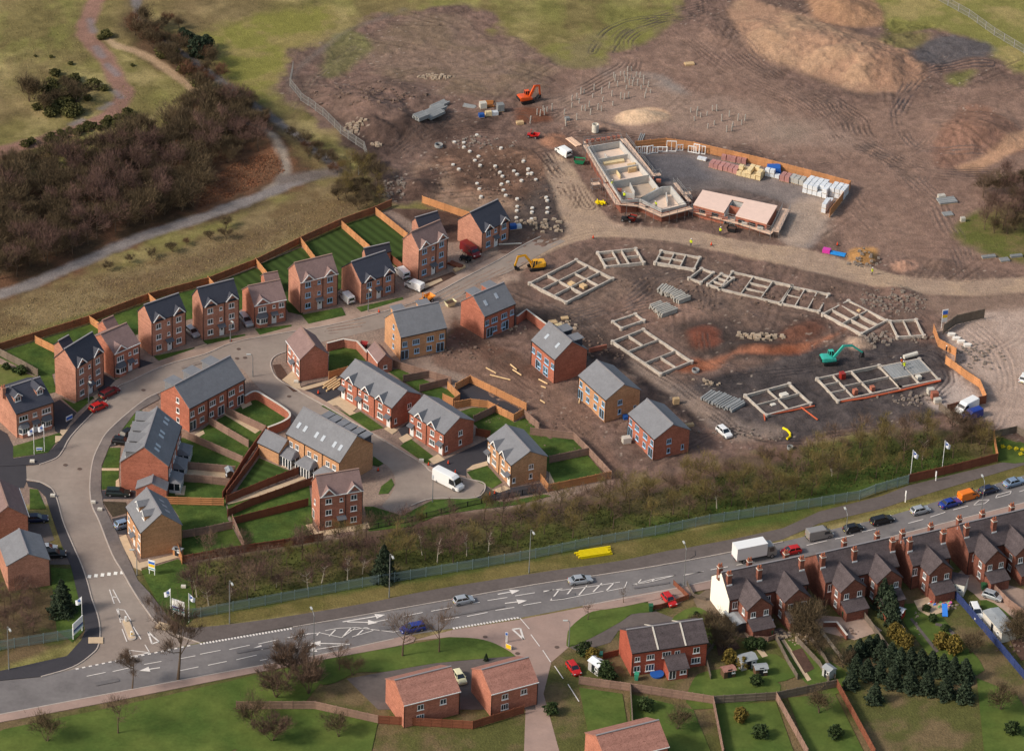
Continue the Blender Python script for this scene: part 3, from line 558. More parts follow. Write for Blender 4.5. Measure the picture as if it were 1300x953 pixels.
for pts in [[(408, 838), (420, 835), (493, 822), (550, 812), (571, 808.5), (605, 810), (630, 817), (653, 831), (642, 833), (554, 841), (489, 852), (453.6, 853), (425, 866), (405, 866)], [(722, 821), (720, 809), (724, 796), (746.5, 778), (768, 773), (819, 764), (831.6, 775), (802, 779), (789, 788), (751, 809)],
            [(-40, 945), (120, 902), (200, 885), (300, 862), (400, 842), (404, 870), (300, 950), (-40, 1050)], [(852, 788), (880, 770), (905, 782), (925, 812), (905, 822), (892, 800)], [(880, 862), (905, 850), (960, 848), (990, 880), (880, 900)], [(955, 838), (985, 830), (1010, 858), (960, 866)], [(990, 822), (1010, 815), (1085, 862), (1040, 880)],
            [(1140, 775), (1180, 768), (1210, 800), (1250, 850), (1200, 850)], [(1245, 768), (1262, 765), (1300, 800), (1300, 830)], [(1262, 548), (1285, 556), (1330, 580), (1268, 586)]]:
    sheet('lawn', spline(pts, 3, True), .034, mat('verge_lawn', L(74, 92, 42), .95, var=.16, scale=.4, col2=L(92, 104, 50), spec=.1))
for pts in [[(528, 362), (574.5, 345), (580, 349), (537, 371)], [(346, 463), (356, 462), (376, 492), (425, 480), (432, 483), (392, 495), (372, 497), (352, 478)]]: sheet('soil_bed', pts, .04, M_SOIL)
# slab paths and patios
for pts in [[(129, 594), (151, 594), (151, 597), (129, 597)], [(147, 610), (151, 607), (152, 620), (147, 621)], [(150, 682), (160, 678), (165, 690), (172, 706), (178, 716), (180, 724), (170, 720)], [(176, 714), (228, 702), (230, 706), (179, 721)], [(247, 551), (258, 546), (260, 550), (250, 556)], [(283, 525), (290, 523), (330, 546), (324, 550)], [(305, 513), (318, 509), (320, 513), (308, 519)],
            [(228, 572), (241, 570), (239, 583), (230, 583)], [(224, 618), (236, 616), (234, 628), (222, 628)], [(286, 636), (340, 620), (386, 604), (388, 607), (340, 626), (290, 640)], [(357, 592), (378, 598), (384, 590), (364, 584)], [(388, 666), (397, 664), (404, 678), (398, 680)], [(358, 482), (372, 470), (378, 476), (382, 492), (425, 480), (426, 484), (380, 497)],
            [(409, 512), (432, 503), (455, 516), (448, 522), (452, 524), (444, 527), (428, 514), (414, 516)], [(487, 544), (495, 540), (505, 546), (498, 551)], [(506, 556), (517, 550), (524, 556), (512, 562)], [(544, 583), (556, 576), (565, 583), (551, 589)], [(592, 596), (600, 590), (618, 585), (620, 590), (600, 596)], [(625, 622), (640, 616), (648, 620), (634, 625)],
            [(400, 675), (460, 664), (466, 660), (470, 670), (402, 681)], [(697, 598), (704, 612), (697, 617)], [(247, 441), (262, 436), (264, 440), (250, 446)], [(118, 503), (136, 492), (139, 496), (121, 507)], [(536, 362), (560, 353), (562, 356), (540, 366)], [(76, 549), (77, 545), (92, 545), (80, 553)],
            [(70, 562), (78, 558), (80, 553), (70, 553)], [(228, 588), (250, 590), (298, 600), (290, 606), (226, 606)]]:
    sheet('slab_path', pts, .05, M_SLAB)
# painted lines
lines = []
def dash(a, b, w=.14, n=1, gap=.5): 
    a, b = G(*a, .03), G(*b, .03); a, b = a.xy, b.xy
    for k in range(n):
        p = a + (b - a) * (k / n); q = a + (b - a) * ((k + (1 - gap if n > 1 else 1)) / n); lines.append(([p, q], w))
def row(pts, w=.14): 
    for a, b in zip(pts[:-1], pts[1:]): dash(a, b, w)
for a, b in [((365, 809), (395, 804)), ((328, 817), (353, 811.5)), ((291, 824), (317, 818.5)), ((254, 830), (280, 825)), ((227, 836), (248, 832)), ((300, 837), (326, 831)), ((264, 844), (288, 839)), ((228, 851), (252, 846)), ((512, 782), (537, 777)), ((547.5, 775.5), (573.5, 770.5)), ((583, 768), (609, 764)), ((619, 762), (644, 758)), ((654, 756), (679, 752)), ((560, 787), (583, 783)), ((593, 782), (619, 777)), ((629, 774.5), (653, 770.5)), ((664, 768), (687, 764)),
             ((690, 750), (714, 747)), ((868, 730), (892, 725)), ((902, 723), (924, 719)), ((935, 717), (958, 713)), ((1024, 692), (1050, 686)), ((1060, 684), (1084, 679)), ((1094, 675), (1112, 671)), ((1153, 664), (1172, 659)), ((1181, 656), (1200, 650)), ((1210, 647), (1229, 642)), ((376, 822), (396, 818)), ((330, 838), (340, 836)), ((183, 843), (205, 839)), ((143, 852), (170, 846)), ((470, 790), (492, 786)), ((110, 858), (134, 853))]:
    dash(a, b)
row([(413, 800), (430, 797), (452, 796), (500, 802), (520, 797)], .12); row([(452, 796), (434, 809), (407, 803), (390, 804)], .12); row([(444, 800), (465, 796), (474, 800), (447, 808)], .12)
for a, b in [((402, 806), (406, 802)), ((418, 807), (426, 799)), ((435, 808), (446, 796)), ((453, 806), (461, 799))]: dash(a, b, .2)
row([(690, 751), (703, 748), (712, 749), (751, 744)], .12); row([(699, 762), (716, 760), (751, 753), (766, 750)], .12)
for a, b in [((699, 762), (710, 748)), ((717, 758), (727, 745.5)), ((735, 755), (745, 743)), ((753, 751), (764, 740)), ((770, 749), (780, 739))]: dash(a, b, .2)
row([(751, 744), (787, 738.5)], .12); row([(771, 750), (793, 745.5), (796, 738)], .12); row([(802, 742), (826, 738), (857, 730), (832, 734), (802, 742)], .12); dash((808, 742), (814, 735), .16); dash((826, 738), (832, 734), .16); dash((870, 729), (893, 725))
row([(1236, 641), (1250, 639), (1256, 634), (1243, 635), (1236, 641)], .12); row([(1264, 632), (1282, 627), (1284, 623), (1266, 628), (1264, 632)], .12); row([(1294, 624), (1310, 619)], .12)
def arrow(tail, head, hw=.75, w=.2):
    a, b = G(*tail, .03).xy, G(*head, .03).xy; d = (b - a).normalized(); q = Vector((-d.y, d.x)); n = b - d * 1.8
    lines.append(([a, n], w)); lines.append(([n + q * hw, n - q * hw, b], None))
for a, b in [((435, 789), (489, 780)), ((441, 789), (480, 790)), ((632, 754), (660, 749)), ((641, 765.5), (669, 762)), ((444, 817), (389, 826)), ((440, 817), (394, 816)), ((350, 819), (320, 823)), ((203, 847), (177, 851))]: arrow(a, b)
for k in range(22):
    t = k / 22; dash((575 + 85 * t, 797.5 - 14 * t), (575 + 85 * t + 2.4, 797.5 - 14 * t - .5), .45)
for k in range(30):
    t = k / 30; x = 254 + 118 * t; dash((x, 817 - 20 * t), (x + 2.4, 816.6 - 20 * t), .45)
for k in range(18):
    t = k / 18; x = 96 + 150 * t; dash((x, 849 - 31 * t), (x + 4, 848.2 - 31 * t), .3)
row([(650.6, 798.4), (660.5, 797.3), (664.8, 811.3), (650.6, 798.4)], .3); dash((660, 784), (672, 798), .14); dash((674, 805), (685, 820), .14); dash((689, 825), (699, 840), .14); dash((704, 845), (715, 861), .14); dash((721, 868), (735, 890), .14)
row([(187.8, 801.5), (201.5, 814), (193, 817), (187.8, 801.5)], .26); row([(164, 825), (166, 833), (190, 828), (164, 825)], .16); dash((184, 818), (190, 828), .14)
row([(139, 748), (145, 766)], .16); row([(143.5, 748), (152.5, 765)], .16); dash((141, 757), (149, 758), .2)
row([(148, 773), (158, 774), (166, 787), (164, 789), (153, 785), (148, 773)], .16); dash((150, 772), (153, 790), .16); row([(155, 798), (161, 814)], .16); row([(169, 795), (179, 811)], .16)
mb = MB()
for pts, w in lines:
    if w is None: mb.add([(p.x, p.y, .062) for p in pts], [(0, 1, 2)])
    else:
        d = (pts[1] - pts[0]).normalized(); q = Vector((-d.y, d.x)) * w * .62
        mb.quad(*[(p.x, p.y, .058) for p in (pts[0] + q, pts[0] - q, pts[1] - q, pts[1] + q)])
tag(mb.build('road_markings', M_LINE), kind='structure')
mb = MB()
for k in range(6):
    c = G(113.5 + k * 8.3, 731.5 - k * 1.0, .02); mb.add([(c.x + dx, c.y + dy, .055) for dx, dy in ((-.32, -.5), (.32, -.5), (.32, .5), (-.32, .5))], [(0, 1, 2, 3)])
tag(mb.build('road_markings', mat('ramp_paint', L(236, 232, 222), .7)), kind='structure')
for pts, m in [([(120, 866), (150, 860), (152, 864), (122, 870)], 'p'), ([(300, 826), (345, 818), (346, 821), (301, 829)], 'p'), ([(480, 796), (500, 793), (502, 797), (482, 800)], 'p'), ([(560, 782), (640, 768), (641, 770), (561, 784)], 'p'), ([(700, 757), (730, 752), (731, 756), (701, 761)], 'p'), ([(805, 745), (850, 738), (850, 740), (805, 747)], 'p'), ([(930, 722), (960, 716), (961, 720), (931, 726)], 'p'), ([(1130, 676), (1160, 669), (1160, 673), (1130, 680)], 'p'), ([(165, 540), (178, 528), (182, 532), (168, 545)], 'q'), ([(230, 465), (262, 456), (263, 459), (231, 468)], 'q'), ([(400, 560), (420, 575), (417, 577), (397, 562)], 'q')]:
    sheet('road_patch', pts, .05, mat('old_patch', L(106, 102, 102), .92, var=.1, scale=.6) if m == 'p' else mat('dusty_patch', L(134, 121, 112), .92, var=.12, scale=.6))
# manhole covers, patched and wet bits of carriageway
mb = MB()
for x, y in [(182, 495), (301, 455), (303, 443), (311, 454), (367, 503), (83, 590), (657, 829), (707, 821), (616, 808), (101, 595)]:
    c = G(x, y, .03); mb.add([(c.x + .45 * math.cos(t * .785), c.y + .45 * math.sin(t * .785), .05) for t in range(8)], [tuple(range(8))])
tag(mb.build('road_surface_covers', mat('iron_cover', L(96, 80, 72), .8)), kind='structure')
# ================================================================== HOUSES
M_RED = mat('red_brick', L(152, 92, 74), .92, var=.15, scale=.6, brick=.10, spec=.15)
M_BUFF = mat('buff_brick', L(174, 128, 94), .92, var=.14, scale=.6, brick=.09, spec=.15)
M_PINK = mat('mixed_brick', L(160, 112, 94), .92, var=.16, scale=.6, brick=.09, spec=.15)
M_ORNG = mat('orange_brick', L(156, 100, 82), .92, var=.15, scale=.6, brick=.10, spec=.15)
M_OLD = mat('old_red_brick', L(112, 70, 58), .93, var=.2, scale=.7, brick=.12, spec=.15)
M_SLATE = mat('grey_tiles', L(116, 117, 121), .8, var=.09, scale=.5, brick=.02, spec=.3)
M_NAVY = mat('dark_slates', L(58, 60, 70), .7, var=.07, scale=.6, brick=.03, spec=.3)
M_BROWN = mat('brown_tiles', L(126, 104, 100), .85, var=.11, scale=.6, brick=.03, spec=.2)
M_OLDROOF = mat('weathered_tiles', L(74, 66, 67), .88, var=.18, scale=.7, brick=.08, spec=.2)
M_REDROOF = mat('clay_tiles', L(140, 98, 86), .88, var=.10, scale=.6, brick=.10, spec=.2)
M_WHITE = mat('white_upvc', L(236, 236, 234), .5)
M_BLUEF = mat('filmed_upvc', L(168, 204, 230), .5)
M_GLASS = mat('window_glass', L(52, 60, 68), .12, spec=.8, objvar=.55)
M_DOOR = mat('white_door', L(228, 228, 226), .5)
M_DARKD = mat('dark_door', L(40, 42, 48), .5)
M_PIPE = mat('black_plastic', L(46, 40, 40), .6)
M_RIDGE = mat('ridge_tiles', L(138, 134, 136), .85)
M_LEAD = mat('canopy_tiles', L(96, 98, 104), .8)
M_STONE = mat('pale_stone', L(206, 198, 186), .85)
WC = {}
def win_mesh(w, h, n, fm, gm=None, kind='window'):
    k = (round(w, 2), round(h, 2), n, fm.name, kind)
    if k not in WC:
        t = .09
        f = MB(); f.box(-w / 2, w / 2, -.05, .03, 0, t).box(-w / 2, w / 2, -.05, .03, h - t, h)
        for i in range(n + 1):
            x = -w / 2 + (w - t) * i / n; f.box(x, x + t, -.05, .03, t, h - t)
        if kind == 'window': f.box(-w / 2 - .08, w / 2 + .08, -.12, .03, -.13, -.005)
        g = MB().quad((-w / 2 + .05, -.02, .05), (w / 2 - .05, -.02, .05), (w / 2 - .05, -.02, h - .05), (-w / 2 + .05, -.02, h - .05))
        WC[k] = (f.mesh(kind + '_frame', fm), g.mesh('pane', gm or M_GLASS))
    return WC[k]
def put_window(root, M, w, h, n, fm, kind='window'):
    a, b = win_mesh(w, h, n, fm, None, kind); o = obj(kind, a, root, M); obj('pane', b, o); return o
DOORC = {}
def put_door(root, M, m):
    if m.name not in DOORC:
        d = MB().box(-.5, .5, -.07, .03, .02, 2.1); g = MB().box(-.2, .2, -.09, -.071, 1.25, 1.75)
        DOORC[m.name] = (d.mesh('door', m), g.mesh('door_light', M_GLASS))
    a, b = DOORC[m.name]; o = obj('door', a, root, M); obj('door_light', b, o)
def gable_roof(mb, x0, x1, y0, y1, he, rise, t=.16, ov=.0):
    """two slopes with the ridge along x"""
    ym = (y0 + y1) / 2
    for ya in (y0, y1):
        mb.add([(x0, ya, he), (x1, ya, he), (x1, ym, he + rise), (x0, ym, he + rise), (x0, ya, he + t), (x1, ya, he + t), (x1, ym, he + rise + t), (x0, ym, he + rise + t)],
               [(0, 1, 2, 3), (4, 7, 6, 5), (0, 4, 5, 1), (0, 3, 7, 4), (1, 5, 6, 2)] if ya == y1 else [(3, 2, 1, 0), (5, 6, 7, 4), (1, 5, 4, 0), (4, 7, 3, 0), (2, 6, 5, 1)])
def pent(mb, x0, x1, y0, y1, he, rise, z0=-.3):
    """brick box with gables at both x ends"""
    ym = (y0 + y1) / 2
    v = [(x, y, z) for x in (x0, x1) for y, z in ((y0, z0), (y1, z0), (y1, he), (ym, he + rise), (y0, he))]
    mb.add(v, [(0, 4, 3, 2, 1), (5, 6, 7, 8, 9), (0, 5, 9, 4), (1, 2, 7, 6), (2, 3, 8, 7), (3, 4, 9, 8)])
HOUSES = {}
def house(label, E0, E1, E2, he, rise, typ, wall, roof, name='house', cat='house', group=None, gablets=(), dormers=(), wins=(), doors=(), bays=(), fm=None, chim=(), wings=(), rooflights=(), canopy=(), porch=(), gablewin=(), extra=None, hip=False, pipes=(), dormer_side=0, inset=.22, walls_over=None, dm=None):
    fm = fm or M_WHITE
    a, b, c = G(*E0, he).xy, G(*E1, he).xy, G(*E2, he).xy
    if typ == 'L': o, u = a, (b - a)
    else: o, u = b, (a - b)
    Wd = u.length; u = u.normalized(); v = Vector((-u.y, u.x)); D = abs((c - a).dot(v))
    root = thing(name, (o.x, o.y, 0), math.atan2(u.y, u.x), label, cat, group)
    HOUSES[label] = root
    i = inset; wb = MB(); hw = he - .02
    k = rise / (D / 2)
    pent(wb, i * .6, Wd - i * .6, i, D - i, he + i * k - .02, rise - i * k)
    rb = MB(); gable_roof(rb, 0, Wd, 0, D, he, rise)
    bars = []
    def gablet(xc, w, h, y0):
        # wall raised above the eaves with its own little roof running back
        kk = rise / (D / 2); back = min((h) / kk, D / 2 - .1)
        wb.add([(xc - w / 2 + .15, y0, he - .6), (xc + w / 2 - .15, y0, he - .6), (xc + w / 2 - .15, y0, he + .15), (xc, y0, he + h), (xc - w / 2 + .15, y0, he + .15),
                (xc - w / 2 + .15, y0 + .5, he - .6), (xc + w / 2 - .15, y0 + .5, he - .6), (xc + w / 2 - .15, y0 + .5, he + .15), (xc, y0 + .5, he + h), (xc - w / 2 + .15, y0 + .5, he + .15)],
               [(0, 1, 2, 3, 4), (5, 9, 8, 7, 6), (0, 4, 9, 5), (1, 6, 7, 2)])
        t = .12; bars.append(MB())
        for s in (-1, 1):
            A = (xc + s * (w / 2 + .1), -.12, he + .02); Bp = (xc, -.12, he + h + .12); Cc = (xc, (h + .12) / kk, he + h + .12); Dd = (xc + s * (w / 2 + .1), .1, he + .02)
            vs = [A, Bp, Cc, Dd]; vs2 = [(p[0], p[1], p[2] + t) for p in vs]
            rb.add(vs + vs2, [(0, 1, 2, 3), (7, 6, 5, 4), (0, 4, 5, 1), (2, 6, 7, 3), (3, 7, 4, 0)])
            bars[-1].bar((A[0], -.16, A[2] + .04), (xc, -.16, Bp[2] + .06), .07, .22)
    for g in gablets:
        xc, w, h = g[0] * Wd, g[1], g[2]; gablet(xc, w, h, i - .03)
    # attic dormers sitting in the near (side 0) or far slope
    dw, dr = MB(), MB(); dpos = []
    for fx, w, h, fy, side, flat in dormers:
        xc = fx * Wd; yy = fy * D / 2; kk = rise / (D / 2); zb = he + yy * kk; zt = zb + h
        def yv(y): return y if side == 0 else D - y
        y_end = yy + h / kk
        f = [(xc - w / 2, yv(yy), zb), (xc + w / 2, yv(yy), zb), (xc + w / 2, yv(yy), zt), (xc - w / 2, yv(yy), zt), (xc + w / 2, yv(y_end), zt), (xc - w / 2, yv(y_end), zt)]
        if flat:
            dw.add(f, [(0, 1, 2, 3), (1, 4, 2), (0, 3, 5)])
            o_ = .2; z2 = zt + .02
            ys_ = sorted((yv(yy - .25), yv(y_end))); dr.box(xc - w / 2 - o_, xc + w / 2 + o_, ys_[0], ys_[1], z2, z2 + .16)
        else:
            gh = w * .42; dw.add(f + [(xc, yv(yy), zt + gh)], [(0, 1, 2, 6, 3), (1, 4, 2), (0, 3, 5)])
            ye = yy + (h + gh) / kk; bars.append(MB())
            for s in (-1, 1):
                A = (xc + s * (w / 2 + .18), yv(yy - .25), zt - .1); Bp = (xc, yv(yy - .25), zt + gh + .05); Cc = (xc, yv(ye), zt + gh + .05); Dd = (xc + s * (w / 2 + .18), yv(y_end), zt - .1)
                vs = [A, Bp, Cc, Dd]; dr.add(vs + [(p[0], p[1], p[2] + .1) for p in vs], [(0, 1, 2, 3), (7, 6, 5, 4), (0, 4, 5, 1), (2, 6, 7, 3), (3, 7, 4, 0)])
                if side == 0: bars[-1].bar((A[0], A[1] - .03, A[2] + .03), (xc, A[1] - .03, Bp[2] + .05), .06, .18)
        dpos.append((xc, yv(yy), zb, w, h, side))
    # brick wings thrust out from the front: eave pixels of their gable
    for (p0, p1, h2, r2) in wings:
        q0, q1 = G(*p0, h2).xy - o, G(*p1, h2).xy - o
        x0, x1 = q0.dot(u), q1.dot(u); yw = (q0.dot(v) + q1.dot(v)) / 2
        xm = (x0 + x1) / 2; kk = rise / (D / 2); yb = max((h2 + r2 - he) / kk, .3)
        wb.add([(x0 + .15, yw, -.3), (x1 - .15, yw, -.3), (x1 - .15, yw, h2), (xm, yw, h2 + r2 - .1), (x0 + .15, yw, h2), (x0 + .15, i + .1, -.3), (x1 - .15, i + .1, -.3), (x1 - .15, i + .1, h2), (xm, i + .1, h2 + r2 - .1), (x0 + .15, i + .1, h2)],
               [(0, 1, 2, 3, 4), (0, 4, 9, 5), (1, 6, 7, 2), (4, 3, 8, 9), (3, 2, 7, 8)])
        for s, xe in ((-1, x0 - .1), (1, x1 + .1)):
            vs = [(xe, yw - .15, h2 - .05), (xm, yw - .15, h2 + r2), (xm, yb + .3, h2 + r2), (xe, .2, h2 - .05)]
            rb.add(vs + [(p[0], p[1], p[2] + .14) for p in vs], [(0, 1, 2, 3), (7, 6, 5, 4), (0, 4, 5, 1), (2, 6, 7, 3), (3, 7, 4, 0)])
        for xx in (.25, .75): put_window(root, T(x0 + (x1 - x0) * xx, yw - .01, 3.3), .95, 1.15, 2, fm)
        # lean-to store at its foot
        wb.box(x0 + .3, x1 - .6, yw - 2.4, yw, -.3, 2.1); rb.add([(x0 + .1, yw - 2.6, 2.05), (x1 - .4, yw - 2.6, 2.05), (x1 - .4, yw, 3.0), (x0 + .1, yw, 3.0), (x0 + .1, yw - 2.6, 2.17), (x1 - .4, yw - 2.6, 2.17), (x1 - .4, yw, 3.12), (x0 + .1, yw, 3.12)], [(3, 2, 1, 0), (4, 5, 6, 7), (0, 1, 5, 4), (1, 2, 6, 5), (3, 0, 4, 7)])
        put_window(root, T(0, 0, 3.2) @ T(x0 + .14, yw + 1.6, 0, -math.pi / 2), 1.0, 1.2, 2, fm); put_window(root, T(x0 + .14, yw + 1.6, .9, -math.pi / 2), 1.0, 1.2, 2, fm)
    w_o = wb.build('wall', wall, root)
    if walls_over:
        y0, y1 = i, D - i; z = he + i * k - .02; x = i * .6 - .04 if walls_over[0] == 'L' else Wd - i * .6 + .04; e = -.05 if walls_over[0] == 'L' else .05
        f = MB(); vs = [(x, y0 - .02, -.2), (x, y1 + .02, -.2), (x, y1 + .02, z), (x, D / 2, he + rise - .02), (x, y0 - .02, z)]
        f.add(vs + [(p[0] - e, p[1], p[2]) for p in vs], [(0, 4, 3, 2, 1) if e < 0 else (0, 1, 2, 3, 4), (5, 6, 7, 8, 9) if e < 0 else (9, 8, 7, 6, 5)] + [(j, (j + 1) % 5, 5 + (j + 1) % 5, 5 + j) for j in range(5)])
        f.build('painted_gable', walls_over[1], root)
    r_o = rb.build('roof', roof, root)
    MB().bar((0, D / 2, he + rise + .2), (Wd, D / 2, he + rise + .2), .3, .12).build('ridge', M_RIDGE if roof != M_BROWN else mat('brown_ridge', L(150, 122, 110), .85), r_o)
    for b_ in bars:
        if b_.v: b_.build('bargeboard', M_WHITE, root)
    # gutter, fascia, verge
    MB().box(-.02, Wd + .02, -.1, -.01, he - .02, he + .13).build('gutter', M_PIPE if roof in (M_NAVY, M_SLATE, M_OLDROOF) else M_WHITE, root)
    for fx in (pipes or (.012, .988)): MB().bar((fx * Wd, i - .08, 0), (fx * Wd, i - .08, he), .1).build('downpipe', M_PIPE, root)
    if dw.v:
        d_o = dw.build('dormer', dm or wall, root); dr.build('dormer_roof', roof if not dm else M_SLATE, d_o)
        for xc, y, zb, w, h, side in dpos:
            M = T(xc, y - .01, zb + .15) if side == 0 else T(xc, y + .01, zb + .15, math.pi)
            put_window(root, M, w * .78, h * .8, 2, M_WHITE)
    def face(side, p):
        if side == 'F': return T(p * Wd, i - .01, 0)
        if side == 'L': return T(i * .6 - .01, D * (1 - p), 0, -math.pi / 2)
        if side == 'R': return T(Wd - i * .6 + .01, D * p, 0, math.pi / 2)
        return T(p * Wd, D - i + .01, 0, math.pi)
    for side, p, z, w, h, n in wins: put_window(root, face(side, p) @ T(0, 0, z), w, h, n, fm, 'window' if n < 10 else 'patio_door') if n < 10 else put_window(root, face(side, p) @ T(0, 0, z), w, h, n - 10, fm, 'patio_door')
    for side, p, m in doors: put_door(root, face(side, p), m)
    for side, p, w, m in canopy:
        MB().add([(-w / 2, -.9, 2.2), (w / 2, -.9, 2.2), (w / 2, 0, 2.65), (-w / 2, 0, 2.65), (-w / 2, -.9, 2.3), (w / 2, -.9, 2.3), (w / 2, 0, 2.75), (-w / 2, 0, 2.75)], [(3, 2, 1, 0), (4, 5, 6, 7), (0, 1, 5, 4), (1, 2, 6, 5), (3, 0, 4, 7)]).build('canopy', m, root, face(side, p))
    for side, p, w, m in bays:
        f = MB().prism([(-w / 2, 0), (-w / 2 + .45, -.75), (w / 2 - .45, -.75), (w / 2, 0)], .75, 2.15); g = MB().prism([(-w / 2 - .02, 0), (-w / 2 + .42, -.78), (w / 2 - .42, -.78), (w / 2 + .02, 0)], 1.0, 1.95)
        r = MB().add([(-w / 2 - .15, 0, 2.15), (-w / 2 + .35, -.92, 2.15), (w / 2 - .35, -.92, 2.15), (w / 2 + .15, 0, 2.15), (-w / 2 + .3, 0, 2.95), (w / 2 - .3, 0, 2.95)], [(0, 1, 4), (1, 2, 5, 4), (2, 3, 5), (0, 3, 2, 1)])
        b2 = MB().prism([(-w / 2, 0), (-w / 2 + .45, -.75), (w / 2 - .45, -.75), (w / 2, 0)], -.2, .74)
        bo = f.build('bay_window', M_WHITE, root, face(side, p)); g2_ = MB()
        for x0 in (-.52, -.05, .42): g2_.quad((x0 - .0, -.77, 1.0), (x0 + .38 - .28 * 0, -.77, 1.0), (x0 + .38, -.77, 1.95), (x0, -.77, 1.95))
        for s in (-1, 1):
            A, B_ = Vector((s * (w / 2 - .06), -.12)), Vector((s * (w / 2 - .40), -.70)); nn = Vector((s * .02, -.012))
            pts = [(A.x + nn.x, A.y + nn.y, 1.0), (B_.x + nn.x, B_.y + nn.y, 1.0), (B_.x + nn.x, B_.y + nn.y, 1.95), (A.x + nn.x, A.y + nn.y, 1.95)]; g2_.quad(*(pts if s < 0 else pts[::-1]))
        g2_.build('pane', M_GLASS, bo); r.build('bay_roof', m, bo); b2.build('bay_base', wall, bo)
    for side, p, w, dep in porch:      # glazed garden room with a hipped roof and white doors
        F = face(side, p); h = 2.2
        c_o = MB().prism([(-w / 2, 0), (-w / 2, -dep), (w / 2, -dep), (w / 2, 0)], -.2, h).build('garden_room', M_GLASS, root, F)
        fr = MB()
        for x0 in [-w / 2 + w * j / 5 for j in range(6)]: fr.box(x0 - .09, x0 + .09, -dep - .06, -dep + .05, -.1, h)
        for s in (-1, 1):
            for yy in (0, -dep / 2, -dep): fr.box(s * w / 2 - .05, s * w / 2 + .05, yy - .08, yy + .08, -.1, h)
            fr.box(s * w / 2 - .06, s * w / 2 + .06, -dep, 0, -.1, .6)
        fr.box(-w / 2, w / 2, -dep - .07, -dep, h - .2, h)
        fr.build('garden_room_frame', M_WHITE, c_o)
        MB().add([(-w / 2 - .2, 0, h), (-w / 2 - .2, -dep - .25, h), (w / 2 + .2, -dep - .25, h), (w / 2 + .2, 0, h), (-w / 2 + .5, 0, h + 1.0), (w / 2 - .5, 0, h + 1.0), (-w / 2 + .5, -dep * .35, h + .9), (w / 2 - .5, -dep * .35, h + .9)],
                 [(0, 1, 6, 4), (1, 2, 7, 6), (2, 3, 5, 7), (4, 6, 7, 5), (3, 2, 1, 0)]).build('garden_room_roof', M_SLATE, c_o)
    for fx, fy, side in rooflights:
        kk = rise / (D / 2); y = fy * D / 2; z = he + y * kk + .17; yv_ = y if side == 0 else D - y; s = 1 if side == 0 else -1
        f = MB().add([(-.33, -.45 * s, -.45 * kk), (.33, -.45 * s, -.45 * kk), (.33, .45 * s, .45 * kk), (-.33, .45 * s, .45 * kk), (-.33, -.45 * s, -.45 * kk + .08), (.33, -.45 * s, -.45 * kk + .08), (.33, .45 * s, .45 * kk + .08), (-.33, .45 * s, .45 * kk + .08)],
                     [(4, 5, 6, 7) if s > 0 else (7, 6, 5, 4), (0, 1, 5, 4), (1, 2, 6, 5), (2, 3, 7, 6), (3, 0, 4, 7)])
        f.build('rooflight', mat('rooflight_glass', L(170, 178, 186), .2, spec=.6), r_o, T(fx * Wd, yv_, z))
    for fx, fy, h, w in chim:
        kk = rise / (D / 2); y = fy * D; zb = he + min(y, D - y) * kk; zt = he + rise + h
        ch = MB().box(fx * Wd - w / 2, fx * Wd + w / 2, y - .42, y + .42, zb - 1.2, zt).build('chimney', M_OLD if roof in (M_OLDROOF,) else wall, root if fy < 0 else r_o)
        MB().box(fx * Wd - w / 2 - .07, fx * Wd + w / 2 + .07, y - .49, y + .49, zt - .35, zt - .18).build('chimney_cap', M_STONE if roof == M_OLDROOF else wall, ch)
        for q in ((-.25, .25) if w > .6 else (0,)):
            MB().tube([(fx * Wd + q, y, zt), (fx * Wd + q, y, zt + .5)], [.15, .12], 8).build('chimney_pot', mat('clay_pot', L(170, 104, 76), .85), ch)
        if roof == M_OLDROOF:
            MB().box(fx * Wd - w / 2 - .12, fx * Wd + w / 2 + .12, y - .5, y - .425, zb - .4 * kk * 1 - .15, zb + .05).build('lead_flashing', M_WHITE, ch)
    return root, Wd, D
def T3(n=3, w2=(.21, .79)):
    s = []
    for f in range(n):
        for p in w2: s.append(('F', p, .85 + 2.45 * f, 1.2, 1.15, 2))
        if f: s.append(('F', .5, 1.0 + 2.45 * f, .62, .72, 1))
    return s
G3 = [(.21, 2.5, 1.35), (.79, 2.5, 1.35)]
std = dict(gablets=G3, wins=T3(), doors=[('F', .52, M_DOOR)], canopy=[('F', .5, 1.7, M_LEAD)], pipes=(.012, .6, .988))
ROW = 'new houses in the long curved row'
house('three-storey red brick house with navy roof, next to the two red cars', (96.5, 468.2), (132.2, 446.2), (68.2, 455), 7.7, 3.2, 'L', M_PINK, M_NAVY, group=ROW, **std)
house('three-storey navy roofed house between the bay-windowed house with dark drives and its navy twin', (192.5, 410.8), (236.6, 395.5), (172.2, 396.5), 7.6, 2.8, 'L', M_PINK, M_NAVY, group=ROW, **std)
house('three-storey navy roofed house with the silver car parked at its right side', (257.6, 391.3), (304.2, 379.3), (239.7, 376.6), 7.5, 3.1, 'L', M_PINK, M_NAVY, group=ROW, **std)
house('three-storey brown roofed house backing on to striped lawns, white van at its side', (381.5, 359.6), (429.7, 348), (366.4, 341.8), 7.2, 3.0, 'L', M_PINK, M_BROWN, group=ROW, fm=M_BLUEF, **std)
house('three-storey brown roofed house beside the dark red van', (532.2, 317.6), (569.3, 301.9), (508.9, 305), 7.3, 2.9, 'L', M_PINK, M_BROWN, group=ROW, fm=M_BLUEF, **std)
two = dict(gablets=[(.24, 2.4, 1.2), (.8, 2.4, 1.2)], wins=T3(2, (.24, .8)), doors=[('F', .52, M_DOOR)], canopy=[('F', .5, 1.5, M_LEAD)], pipes=(.012, .62, .988))
